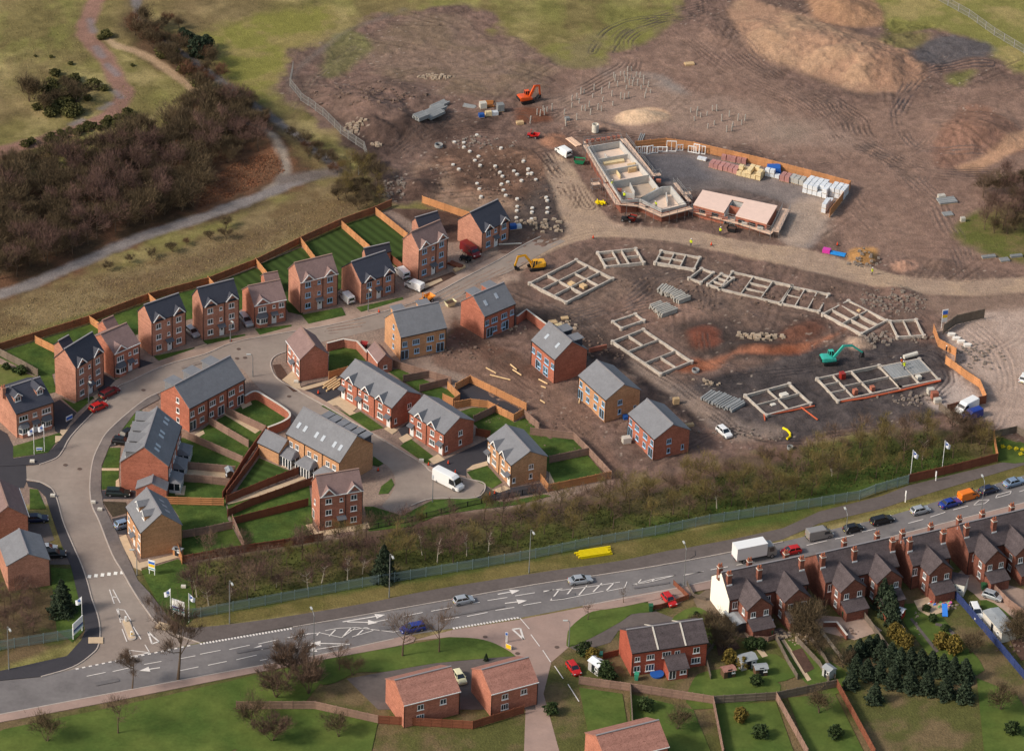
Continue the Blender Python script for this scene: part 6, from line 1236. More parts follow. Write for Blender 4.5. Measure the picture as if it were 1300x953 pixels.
# stacks of precast beams
def beam_stack(label, A, B, n, layers, width, m=None, h=.3, name='beam_stack', part='beam', cat='beam stack', group='stacked precast beams', w=.34, jitter=.25):
    a, b = P(*A), P(*B); d = (b - a).xy; rz = math.atan2(d.y, d.x); t = thing(name, a, rz, label, cat, group); L_ = d.length; rr = random.Random(int(a.x * 10)); mesh = MB().box(0, 1, -w / 2, w / 2, 0, h).mesh(part, m or M_CONCG)
    for l in range(layers):
        for k in range(n): obj(part, mesh, t, T(rr.uniform(-jitter, jitter), (k + .5 - n / 2) * width / n, l * (h + .02) + .05) @ Matrix.Diagonal((L_, 1, 1, 1)))
for l, A, B, n, ly, w in [('upper grey beam stack on the bank by the spoil heap', (549, 138.5), (567, 130.5), 4, 2, 1.8), ('long grey beam stack below the upper one on the bank', (537, 153), (563, 141), 5, 2, 2.2), ('square-ended grey beam stack nearest the haul track', (528, 163), (541, 158), 5, 3, 2.4), ('short grey beam stack tucked beside the square-ended one', (543, 158), (562, 149), 4, 2, 1.8), ('small grey beam bundle near the orange-brown soil patch', (589, 133), (604, 136), 3, 1, 1.4)]: beam_stack(l, A, B, n, ly, w)
for i, (A, B) in enumerate([((838, 373), (845, 366)), ((843, 376), (851, 368)), ((848, 377), (857, 371)), ((855, 381), (867, 375)), ((858, 386), (873, 380)), ((827, 394), (841, 389)), ((832, 398), (850, 391)), ((837, 402), (857, 395))]):
    beam_stack('grey block stack in the middle of the excavated ring', A, B, 3, 3, 1.7, M_PALE2, .32, name='block_stack', part='block_course', cat='block stack', group='grey stacks inside the ring')
rs = [o for o in COL.objects if o.name.startswith('block_stack')]; name_by_place(rs, 'grey stack in the ring', [((838, 366), 'the arc of footings'), ((857, 402), 'the dug red hole')])
for i, (A, B) in enumerate([((893, 509), (907, 499)), ((900, 512), (917, 501)), ((908, 515), (926, 504)), ((917, 519), (936, 508)), ((926, 522), (943, 512))]):
    beam_stack('flat grey slab stack beside the white car', A, B, 3, 2, 1.7, name='slab_stack', part='slab', cat='slab stack', group='slab stacks above the white car')
rs = [o for o in COL.objects if o.name.startswith('slab_stack')]; name_by_place(rs, 'flat grey slab stack', [((919, 548), 'the white car on the muddy track')])
beam_stack('bundle of bright yellow gas pipes on the roadside verge', (734, 706), (774, 700), 6, 2, 2.2, M_YPIPE, .28, 'pipe_bundle', 'gas_pipe', 'pipe bundle', 'pipes on the verge', .22, .6)
beam_stack('splayed bundle of pale roof timbers on the dark tarmac', (414, 494), (431, 483), 5, 1, 3.0, M_TIMB, .3, 'timber_bundle', 'timber', 'timber bundle', 'timber bundles', .3, .9)
beam_stack('brown timber bundle beside the black dumper on the drive', (571, 334), (586, 340), 4, 2, 1.4, F_RED, .2, 'timber_bundle', 'timber', 'timber bundle', 'timber bundles', .25)
beam_stack('pale timber bundle in front of the brown one on the drive', (577, 344), (590, 338), 3, 1, 1.2, M_TIMB, .25, 'timber_bundle', 'timber', 'timber bundle', 'timber bundles', .3)
beam_stack('tan steel stack lying by the orange excavator', (610, 132.5), (627, 132.5), 4, 1, 3.0, mat('rusty_sheet', L(160, 100, 50), .8), .2, 'sheet_stack', 'sheet_pile', 'sheet stack', 'sheet stacks', .6)
beam_stack('pale pile of long boards left of the half-built house', (722, 176), (735, 186), 4, 2, 1.6, M_BOARD, .12, 'board_pile', 'board', 'board pile', 'board piles', .3)
beam_stack('pair of grey poles lying above the compound hoarding', (812, 180), (816, 170), 3, 1, 1.2, M_CONCG, .2, 'pole_bundle', 'pole', 'pole bundle', 'pole bundles', .2)
# concrete piles standing out of the ground
pile_m = MB().tube([(0, 0, -.3), (0, 0, 1.3)], .14, 8).mesh('concrete_pile', mat('pile_concrete', L(166, 160, 152), .85))
up = [(625, 280), (640, 278), (597, 297), (612, 300), (570, 305), (660, 300), (675, 305), (640, 310), (690, 312), (575, 320), (615, 325), (650, 320), (632, 335), (645, 340), (690, 335), (708, 343), (550, 348), (620, 352), (680, 352), (490, 355), (520, 370), (562, 380), (597, 390), (612, 392), (628, 385), (695, 385), (718, 368), (484, 385), (450, 368), (437, 372), (400, 398), (420, 395), (525, 402), (566, 418), (400, 425), (430, 408), (440, 438), (470, 425), (475, 455), (505, 435), (520, 440), (455, 440),
      (880, 445), (908, 438), (895, 478), (905, 460), (920, 465), (945, 458), (968, 438), (975, 495), (985, 440), (1005, 480), (1035, 462), (1070, 480), (1085, 495), (1098, 480), (948, 510), (1045, 520), (1025, 525), (1050, 505), (235, 475), (260, 455), (272, 460), (285, 440), (300, 442), (320, 437), (375, 490), (370, 455), (420, 480), (232, 490), (376, 500), (290, 455), (700, 365), (664, 338), (625, 312), (585, 342)]
piles = []
for x, y in up:
    v = P(600 + x / 3.1775, y / 3.1775 + 2.5); o = obj('concrete_pile', pile_m); o.location = v; o.scale = (1, 1, rnd.uniform(.7, 1.35)); o.rotation_euler = (rnd.uniform(-.06, .06), rnd.uniform(-.06, .06), 0); tag(o, '', 'pile', 'driven concrete piles'); piles.append(o)
name_by_place(piles, 'upright concrete pile', [((668, 130), 'the orange excavator'), ((800, 86), 'the dark tip of the piling area'), ((815, 150), 'the pale sand heap'), ((740, 120), 'the upper hollow'), ((880, 140), 'the corner of the piling area'), ((940, 160), 'the shallow puddle'), ((770, 108), 'the grey stone patch')])
cap_m = MB().tube([(0, 0, -.4), (0, 0, .26)], [.5, .42], 10).mesh('pile_cap', M_CONC); top_m = MB().tube([(0, 0, .26), (0, 0, .32)], .37, 10).mesh('white_cover', mat('white_cap', L(208, 204, 196), .6))
caps = []
for x, y in [(567, 335), (617, 335), (617, 362), (648, 383), (694, 410), (675, 430), (703, 455), (812, 370), (782, 458), (807, 492), (590, 480), (560, 455), (880, 487), (897, 507), (930, 443), (955, 478), (973, 498), (920, 540), (995, 532), (848, 545), (815, 558), (686, 563), (825, 588), (698, 595), (837, 622), (707, 627), (897, 637), (897, 675), (895, 697), (893, 733), (977, 684), (975, 706), (973, 740), (1055, 648), (1057, 686), (1055, 710), (820, 515), (685, 298), (1050, 630), (955, 498)]:
    v = P(440 + x / 4.143, 100 + y / 4.143); t = thing('pile_cap', v, 0, '', 'pile cap', 'white-topped pile caps'); obj('collar', cap_m, t); obj('cover', top_m, t); caps.append(t)
name_by_place(caps, 'round white-topped pile cap', [((645, 262), 'the last house of the row'), ((714, 194), 'the white van on the haul road'), ((600, 180), 'the upper edge of the churned patch'), ((585, 222), 'the pale soil strip'), ((690, 270), 'the haul track corner'), ((672, 215), 'the middle of the churned patch')])
# rubble, spoil and broken stone
def stones(name, px, py, rx, ry, n, m, s0, s1, label=None, seed=1):
    rr = random.Random(seed); b = MB(); c = P(px, py)
    for _ in range(n):
        a, r = rr.uniform(0, 6.28), rr.random() ** .6; x, y = r * rx * math.cos(a), r * ry * math.sin(a); s = rr.uniform(s0, s1); z = ground_z(c.x + x, c.y + y) - c.z + (1 - r) * s1 * .8
        vs = [(x + rr.uniform(-1, 1) * s * .25 + sx * s, y + rr.uniform(-1, 1) * s * .25 + sy * s * .8, z + rr.uniform(-.1, .1) * s + sz * s * .6) for sx, sy, sz in ((-1, -1, -1), (1, -1, -1), (1, 1, -1), (-1, 1, -1), (-.7, -.7, 1), (.7, -.7, 1), (.7, .7, 1), (-.7, .7, 1))]
        b.add(vs, [(0, 3, 2, 1), (4, 5, 6, 7), (0, 1, 5, 4), (1, 2, 6, 5), (2, 3, 7, 6), (3, 0, 4, 7)])
    o = b.build(name, m); o.location = c; tag(o, label, None, None, 'stuff'); return o
M_RUB = mat('broken_stone', L(132, 120, 110), .95, var=.2, scale=2); M_RUBP = mat('pale_rubble', L(166, 148, 128), .95, var=.15, scale=2); M_RUBD = mat('dark_clods', L(122, 102, 90), .98, var=.2, scale=2)
for a in [(1133, 383, 7, 5, 130, M_RUB, .1, .34), (1112, 430, 4, 3.5, 60, M_RUB, .15, .4), (554, 98, 4.5, 1.5, 60, M_RUBP, .15, .35), (450, 164, 3, 2, 40, M_RUBP, .2, .5), (478, 184, 1.2, .8, 14, M_RUBP, .2, .5), (686, 287, 5.5, 3.5, 40, M_RUBP, .2, .5), (610, 180, 8, 4, 60, M_RUB, .1, .35), (500, 240, 2.5, 6, 50, M_RUB, .15, .4), (640, 230, 16, 12, 160, M_RUBD, .08, .28), (700, 540, 14, 12, 120, M_RUBD, .06, .2), (965, 428, 5, 1.5, 30, M_RUBP, .2, .6), (895, 485, 3, 1.2, 12, M_RUBP, .2, .4),
          (1150, 505, 8, 3, 60, M_RUB, .1, .4), (740, 440, 10, 6, 60, M_RUBD, .1, .35), (712, 415, 4, 3, 40, M_RUBP, .15, .45), (1095, 332, 5, 3, 30, M_RUB, .15, .4), (980, 380, 22, 8, 90, M_RUBD, .08, .3), (1245, 452, 5, 6, 60, M_RUB, .1, .35), (580, 440, 8, 5, 60, M_RUBD, .1, .35), (470, 130, 14, 9, 100, M_RUBD, .1, .4), (1170, 430, 3, 2, 14, M_RUB, .15, .4), (850, 365, 12, 4, 40, M_RUBD, .08, .3), (940, 550, 10, 3, 50, M_RUB, .08, .25), (645, 415, 4, 3, 30, M_RUBP, .1, .3), (1230, 445, 3, 2, 30, M_RUB, .1, .3)]:
    stones('rubble', *a, seed=int(a[0]))
# pallets in the compound
PAL = MB()
for j in range(5): PAL.box(-.5, .5, -.48 + j * .215, -.36 + j * .215, .1, .13)
for j in (-.45, 0, .4): PAL.box(j, j + .08, -.48, .5, .0, .1)
pal_m = PAL.mesh('pallet', M_TIMB); PACK = {}
def pack(x, y, z, rz, m, label, group, h=1.0, cat='pallet load'):
    k = (m.name, h)
    if k not in PACK: PACK[k] = MB().add([(sx * .5 * (1 if sz == 0 else .96), sy * .48 * (1 if sz == 0 else .96), .13 + (h if sz else 0)) for sz in (0, 1) for sx, sy in ((-1, -1), (1, -1), (1, 1), (-1, 1))], [(0, 3, 2, 1), (4, 5, 6, 7), (0, 1, 5, 4), (1, 2, 6, 5), (2, 3, 7, 6), (3, 0, 4, 7)]).mesh('load', m)
    t = thing('pallet_load', (x, y, z), rz, label, cat, group); obj('load', PACK[k], t); obj('pallet', pal_m, t); return t
def block(A, B, rows, cols, tiers, m, phrase, group, h=1.0, gap=1.12, miss=0):
    a, b = G(*A), G(*B); u = (b - a).xy.normalized(); v = Vector((-u.y, u.x)); rz = math.atan2(u.y, u.x); rr = random.Random(cols * 7 + rows)
    for i in range(rows):
        for j in range(cols):
            for k in range(tiers):
                if k and rr.random() < miss: continue
                p = a.xy + u * (j + .5) * gap + v * (i + .5) * gap + Vector((rr.uniform(-.05, .05), rr.uniform(-.05, .05)))
                l = '%s, %srow, %splace from the haul road' % (phrase, ORD[i] or 'first ', ORD[j] or 'first ')
                if tiers > 1: l = ('lower ' if k == 0 else 'upper ') + l
                pack(p.x, p.y, k * (h + .15), rz + rr.uniform(-.04, .04), m, l, group, h)
block((1018, 245), (1052, 254), 4, 5, 2, M_WRAP, 'white pack in the big stack', 'white wrapped block packs', miss=.05)
block((1052, 250), (1072, 255), 3, 3, 2, M_WRAP, 'white pack in the corner stack', 'white wrapped block packs')
block((1048, 272), (1058, 258), 1, 5, 2, M_WRAP, 'white pack by the hoarding return', 'white wrapped block packs', miss=.4)
block((899, 213), (934, 222), 2, 6, 1, M_PINKW, 'pink wrapped brick pack', 'wrapped brick packs', h=1.1)
block((915, 204), (948, 210), 1, 5, 1, M_PINKW, 'pink wrapped brick pack in the rear row', 'wrapped brick packs', h=1.1)
block((934, 223), (964, 230), 3, 5, 2, M_YEL, 'cream block pack in the stepped stack', 'cream block packs', h=.8, miss=.5)
block((970, 224), (991, 229), 1, 3, 2, M_WRAP, 'grey-white pack beside the blue sheet', 'packs by the blue sheet', h=.8, miss=.4)
block((989, 230), (1001, 233), 2, 2, 1, M_PINKW, 'brick pack right of the blue sheet', 'wrapped brick packs', h=1.3)
block((1001, 232), (1020, 237), 2, 3, 1, mat('grey_wrap', L(176, 174, 168), .5, objvar=.08), 'grey wrapped pack near the big white stack', 'grey wrapped packs', h=1.2)
block((884, 203), (896, 206), 1, 2, 1, M_WRAP, 'flat white pack at the hoarding end', 'packs by the window frames', h=.5)
a = G(982, 219); tp = MB().add([(-1.6, -1.2, 0), (1.6, -1.2, 0), (1.6, 1.2, 0), (-1.6, 1.2, 0), (-1.4, -1.0, 1.5), (1.4, -1.0, 1.6), (1.4, 1.0, 1.7), (-1.4, 1.0, 1.5)], [(4, 5, 6, 7), (0, 1, 5, 4), (1, 2, 6, 5), (2, 3, 7, 6), (3, 0, 4, 7)]).build('tarpaulin', M_TARPB); tp.location = a; tag(tp, 'bright blue tarpaulin draped over packs in the compound', 'tarpaulin')
for i, (x, y, w, h, r) in enumerate([(810, 194, 1.3, 1.6, .3), (818, 195, 1.1, 1.8, .2), (825, 195.5, 1.5, 2.0, .5), (832, 194, 1.2, 1.5, .1), (841, 192.5, 2.2, 1.2, 0), (852, 192.5, 2.2, 2.6, 0), (863, 192, 1.4, 1.5, .2), (878, 194.5, 1.7, 1.6, -.2), (884, 195.5, 1.4, 2.3, -.3), (891, 196, 1.5, 2.0, -.2)]):
    v = P(x, y); t = thing('window_frame', v, r, 'white window frame leaning at the hoarding', 'window frame', 'white window frames stood along the hoarding'); f_ = MB()
    for (x0, x1, z0, z1) in ((-w / 2, w / 2, 0, .14), (-w / 2, w / 2, h - .14, h), (-w / 2, -w / 2 + .14, .14, h - .14), (w / 2 - .14, w / 2, .14, h - .14)): f_.box(x0, x1, -.08, .08, z0, z1)
    f_.build('frame', M_WHITE, t); MB().box(-.05, .05, -.06, .06, .15, h - .15).build('mullion', M_WHITE, t)
name_by_place([o for o in COL.objects if o.name.startswith('window_frame') and o.type == 'EMPTY'], 'white window frame leaning at the hoarding', [((806, 190), 'the half-built house')])
# the half-built house in its scaffold
def up_wall(mb, pts, h, w, closed=False):
    q = [Vector((p[0], p[1])) for p in pts]; strip_mb(q + ([q[0]] if closed else []), w, -.2, h, mb)
o = G(773, 231); t = thing('half_built_house', o, 0, 'half-built house of grey block and red brick inside its scaffolding', 'house shell', 'shells under construction')
rel = lambda px, py, z=2.7: tuple((G(px, py, z) - o).xy)
TOPS = [[(747, 186), (787, 179), (824, 222), (775, 231), (747, 186)], [(775, 231), (824, 222), (836, 238), (812, 252), (790, 254), (775, 231)], [(812, 252), (840, 237), (852, 236), (871, 259), (840, 266), (812, 252)]]
blk, brk = MB(), MB()
for tp_ in TOPS: up_wall(blk, [rel(*p) for p in tp_], 2.65, .24)
for tp_ in ([(745.5, 185), (788, 177.5), (826, 222)], [(745.5, 185), (773, 232), (789, 256), (812, 254)], [(812, 254), (841, 268), (874, 259), (853, 234.5), (838, 236)]): up_wall(brk, [rel(*p) for p in tp_], 2.2, .16)
blk.build('blockwork', M_BLOCKW, t); brk.build('brickwork', M_OLD, t)
for nm, pts, z, m in [('ground_slab', [(748, 187), (787, 180), (823, 222), (775, 230)], 1.1, mat('screeded_floor', L(222, 198, 178), .9, var=.08, scale=1.2)), ('ground_slab', [(777, 231), (824, 223), (835, 238), (812, 251), (791, 253)], .9, mat('trampled_slab', L(178, 160, 142), .95, var=.1, scale=1)), ('ground_slab', [(814, 252), (840, 238), (852, 237), (869, 259), (840, 265)], .8, MATS['screeded_floor'])]:
    MB().prism([rel(*p) for p in pts], -.1, z).build(nm, m, t)
for pts in ([(757, 201), (797, 194)], [(766, 215), (811, 207)]): b_ = MB(); up_wall(b_, [rel(*p) for p in pts], 2.4, .22); b_.build('cross_wall', M_BLOCKW, t)
MB().prism([rel(*p, 1.2) for p in [(762, 203), (789, 199), (793, 206), (768, 210)]], 1.1, 1.6).build('stair_platform', M_YEL, t)
MB().prism([rel(*p, 1.5) for p in [(796, 211), (806, 209), (808, 216), (798, 218)]], .1, 2.1).build('timber_stack', M_TIMB, t)
for q_ in ([(768, 191), (772, 198)], [(783, 212), (788, 219)], [(800, 228), (806, 240)], [(790, 240), (806, 243)], [(846, 240), (848, 252)]): b_ = MB(); up_wall(b_, [rel(*p) for p in q_], 2.0, .14); b_.build('partition', M_YEL if q_[0][0] % 2 else M_BLOCKW, t)
b_ = MB(); up_wall(b_, [rel(*p) for p in [(812, 251), (823, 244), (832, 236)]], 2.2, .2); b_.build('partition', mat('yellow_board', L(206, 172, 120), .85), t)
def platform(root, org, pts, z, w=1.1):
    q = [Vector((G(*p, z) - org).xy) for p in pts]
    strip_mb(q, w, z - .06, z).build('scaffold_boards', M_BOARD, root)
    s = MB(); A, B = offset_line(q, w + .1)
    for side in (A, B):
        for a_, b_ in zip(side[:-1], side[1:]):
            n = max(1, round((b_ - a_).length / 2.2))
            for k in range(n + 1):
                p = a_ + (b_ - a_) * (k / n); s.bar((p.x, p.y, -.1), (p.x, p.y, z + 1.3), .07)
            for zz in (z - .12, z + .55, z + 1.05): s.bar((a_.x, a_.y, zz), (b_.x, b_.y, zz), .06)
    s.build('scaffold_tubes', M_TUBE, root)
platform(t, o, [(743.5, 184), (771, 231)], 2.2, 1.1); platform(t, o, [(791, 176), (829, 224)], 1.9, 1.3); platform(t, o, [(742, 181), (788, 175)], 1.6, .9); platform(t, o, [(770, 233), (785, 258), (812, 260), (840, 273), (877, 263)], 2.1, 1.5); platform(t, o, [(857, 232), (876, 256)], 1.5, .8)
for k in range(7): MB().box(-.4, .4, -.3, .3, 0, .55).build('brick_stack', M_RED, t, Matrix.Translation((*rel(746 + k * 6.6, 180.5 - k * 1.0, 1.7), 1.7)))
for p in [(774, 234), (783, 250), (786, 243), (800, 256), (808, 262), (822, 266), (846, 272), (856, 268), (827, 229), (836, 231)]: MB().box(-.5, .5, -.35, .35, 0, .6).build('brick_stack', M_RED, t, Matrix.Translation((*rel(*p, 1.5), 1.5)))
# the slab-roofed shell
o2 = G(880, 259); t2 = thing('slab_roofed_shell', o2, 0, 'long brick shell with pale pink slab roof and a square stair opening', 'house shell', 'shells under construction')
rl = lambda px, py, z=2.8: tuple((G(px, py, z) - o2).xy)
c0, c1, c2, c3 = [Vector(rl(*p)) for p in ((880, 259.5), (892, 241), (987, 261), (973.5, 284))]
ps = lambda s_, w_: (c0 + (c3 - c0) * s_) * (1 - w_) + (c1 + (c2 - c1) * s_) * w_
for (s0, s1, w0, w1) in ((0, .42, 0, 1), (.58, 1, 0, 1), (.42, .58, .82, 1)): MB().prism([tuple(ps(s0, w0)), tuple(ps(s1, w0)), tuple(ps(s1, w1)), tuple(ps(s0, w1))], 2.6, 2.8).build('floor_slab', mat('pink_slab', L(228, 198, 182), .9, var=.05, scale=1, wave=(1.2, R(20), .05)), t2)
w_ = MB(); up_wall(w_, [ps(.01, .03), ps(.42, .03), ps(.42, .5), ps(.58, .5), ps(.58, .03), ps(.99, .03), ps(.99, .97), ps(.01, .97), ps(.01, .03)], 2.59, .25); w_.build('brickwork', M_RED, t2); w_ = MB(); up_wall(w_, [ps(.428, .0), ps(.428, .79), ps(.572, .79), ps(.572, .0)], 2.58, .1); w_.build('stairwell_lining', M_BLOCKW, t2)
MB().prism([tuple(ps(.44, .1)), tuple(ps(.56, .1)), tuple(ps(.56, .8)), tuple(ps(.44, .8))], 0, .1).build('stairwell_floor', M_PALE, t2)
for s_ in (.12, .3, .66, .8, .92):
    p = ps(s_, .0); d = (c3 - c0).normalized(); MB().box(-.7, .7, -.06, .1, .9, 2.1).build('window_opening', M_CARGL, t2, T(p.x, p.y, 0, math.atan2(d.y, d.x)))
platform(t2, o2, [(876, 266), (905, 274), (940, 283), (980, 296)], 1.3, 1.3); platform(t2, o2, [(984, 294), (998, 265)], 1.4, 1.6)
for p in [(884, 269), (900, 274), (920, 278), (945, 285), (965, 291)]: MB().box(-.6, .6, -.35, .35, 0, .5).build('pallet_of_blocks', M_PALE if p[0] % 2 else M_RED, t2, Matrix.Translation((*rl(*p, 1.3), 1.3)))
def tube_rack(px, py, label):
    v = P(px, py); t = thing('scaffold_tower', v, .3, label, 'scaffold tower', 'loose scaffold'); s = MB()
    for x in (-.9, .9):
        for y in (-.6, .6): s.bar((x, y, 0), (x, y, 2.6), .07)
        for z in (.6, 1.5, 2.4): s.bar((x, -.6, z), (x, .6, z), .06)
    for z in (.6, 1.5, 2.4):
        for y in (-.6, .6): s.bar((-.9, y, z), (.9, y, z), .06)
    s.build('tubes', M_TUBE, t); MB().box(-.9, .9, -.6, .6, 1.5, 1.56).build('deck', M_BOARD, t)
tube_rack(871, 254, 'scaffold tower at the right corner of the half-built house'); tube_rack(833, 230, 'scaffold tower beyond the half-built house, on the yard side'); tube_rack(756, 241, 'scaffold tower left of the half-built house near the yellow coil')
for l, x, y in [('tangle of yellow scaffold fittings at the haul road edge', 763, 258)]:
    v = P(x, y); b_ = MB()
    for k in range(9): a_ = rnd.uniform(0, 3.1); cx, cy = rnd.uniform(-.8, .8), rnd.uniform(-.6, .6); b_.bar((cx - math.cos(a_), cy - math.sin(a_) * .7, .1 + k * .07), (cx + math.cos(a_), cy + math.sin(a_) * .7, .2 + k * .07), .16)
    q = b_.build('fittings_heap', M_YPIPE); q.location = v; tag(q, l, 'fittings heap')
# odd materials
def crate(px, py, sx, sy, h, m, label, cat='crate', name='crate', group='materials standing on site', rz=.3):
    v = P(px, py); t = thing(name, v, rz, label, cat, group); MB().box(-sx / 2, sx / 2, -sy / 2, sy / 2, .1, h).build('load', m, t); b_ = MB()
    for j in range(3): b_.box(-sx / 2, sx / 2, -sy / 2 + j * (sy - .1) / 2, -sy / 2 + .1 + j * (sy - .1) / 2, 0, .1)
    b_.build('bearer', M_TIMB, t)
    for j in range(3): MB().box(-sx / 2 - .01, sx / 2 + .01, -sy / 2 + (j + .5) * sy / 3 - .03, -sy / 2 + (j + .5) * sy / 3 + .03, .12, h + .012).build('strap', M_TRIM, t)
for a in [(613, 137, 1.5, 1.3, 1.4, M_PALE, 'pale crate beside the small grey beam bundle'), (635, 141, 1.5, 1.4, 1.7, M_CONCG, 'grey cabin-like crate among the upper supplies'), (620, 146, 1.4, 1, 1.0, M_YEL, 'yellow-cream crate in the upper supplies'), (611, 149, 1.2, 1, .9, M_TARPB, 'blue crate in the upper supplies'), (627, 145, 1.8, 1.1, .9, M_WRAP, 'white wrapped crate in the upper supplies'), (660, 157, 1.6, 1, .6, M_TIMB, 'low timber crate under the orange excavator'),
          (720, 106 + 47, 1, 1, .8, M_CONCG, 'small grey crate near the haul track top'), (1181, 500, 1.3, 1.1, 1.3, M_PALE, 'pale pack by the brick stack on the hard-standing'), (1186, 506, 1.3, 1.1, 1.6, M_RED, 'tall red brick pack on the hard-standing'), (1190, 511, 1.4, 1.0, 1.0, M_PALE, 'cream pack in front of the tall red brick pack'), (709, 416, 1.4, 1, .8, M_YEL, 'yellow-cream pack in the scatter above the red pair'), (718, 418, 1.5, 1, .6, M_PALE, 'pale pack in the scatter above the red pair'), (702, 409, 1.6, 1.2, .4, M_TIMB, 'timber pack in the scatter above the red pair'), (717, 404, 1.5, 1, .3, M_TIMB, 'flat timber pack nearest the footing grid'),
          (858, 512, 1.2, .8, 1.3, M_TIMB, 'upright timber pack behind the last red pair'), (873, 541, 2.4, .8, .5, M_TIMB, 'slatted timber pack at the corner of the last red pair'), (795, 562, 1.6, 1.2, 1.3, M_PALE, 'white bagged pack behind the last red pair'), (651, 291, 1.4, 1.2, 1.0, M_TARPB, 'blue sheeted pack at the corner of the last house'), (657, 290, 1.6, 1.2, .7, M_WRAP, 'white bag beside the blue sheeted pack'), (796, 531, 1.6, 1.1, .8, M_TARPB, 'blue bag between the buff and red pairs'),
          (1202, 256, 4.0, 2.4, .5, M_CONCG, 'grey slab lying by the site track'), (1203, 272, 2.2, 1.6, .3, M_CONCG, 'small grey slab below the larger one'), (1195, 252, 1.6, 1, .9, M_PALE, 'pale bin frame by the grey slab'), (875, 82, 2.2, 1.2, .4, M_TIMB, 'lone timber mat on the bare plain'), (1222, 281, 1, .8, 1, M_PALE, 'small pale crate by the bushes'), (1255, 327, 3.0, .9, .5, M_CONCG, 'grey kerb pack by the right-hand bushes'), (1275, 331, 2.0, 1.4, .4, M_CONCG, 'round grey coil pack by the right-hand bushes'), (1290, 326, 2.6, .9, .5, M_CONCG, 'second grey kerb pack by the right-hand bushes')]: crate(*a)
def rings(px, py, n, label, m=None, r=.75):
    v = P(px, py); t = thing('concrete_ring_stack', v, 0, label, 'concrete rings', 'concrete drainage rings')
    for k in range(n):
        b_ = MB(); N = 14
        for z in (0, .6):
            for rr_ in (r, r - .12): b_.v += [(rr_ * math.cos(6.283 * j / N), rr_ * math.sin(6.283 * j / N), z + k * .62) for j in range(N)]
        for j in range(N):
            q = (j + 1) % N; b_.f += [(j, q, 2 * N + q, 2 * N + j), (N + q, N + j, 3 * N + j, 3 * N + q), (2 * N + j, 2 * N + q, 3 * N + q, 3 * N + j)]
        b_.build('ring', m or M_PALE, t)
rings(755.5, 168, 3, 'stack of pale manhole rings on the track above the half-built house'); rings(557, 186, 1, 'single dark-mouthed ring in the churned mud', M_CONCG, .9); rings(883, 471, 1, 'concrete ring by the red earth streak', M_CONCG); rings(1003, 569, 1, 'ring lying at the edge of the tree belt', M_CONCG, .6)
for i, (x, y) in enumerate([(1208, 425.5), (1214, 430.5), (1220, 434.5), (1228, 439)]):
    v = P(x, y); q = MB().prism([(-.9, -.35), (-.5, -.5), (.6, -.4), (.9, .2), (.3, .5), (-.7, .4)], 0, .5).build('marker_stone', mat('white_stone', L(236, 228, 216), .8)); q.location = v
    tag(q, ['uppermost', 'second', 'third', 'lowest'][i] + ' white marker stone in the line along the yard', 'stone', 'white stones edging the yard')
# blue and magenta cabins' tarps near the haul road
a, rz = place_dir(1054, 321, 20, 4); t = thing('pipe_rack', a, rz, 'magenta and blue ducting laid beside the haul road', 'ducting')
MB().box(-1.6, 0, -.6, .6, 0, .8).build('magenta_duct', paintm('magenta', (206, 60, 160)), t); b_ = MB()
for k in range(5): b_.tube([(.1, -.6 + k * .28, .2 + .1 * (k % 2)), (3.3, -.6 + k * .28, .2 + .1 * (k % 2))], .17, 7)
b_.build('blue_duct', paintm('sky_blue', (40, 130, 200)), t)
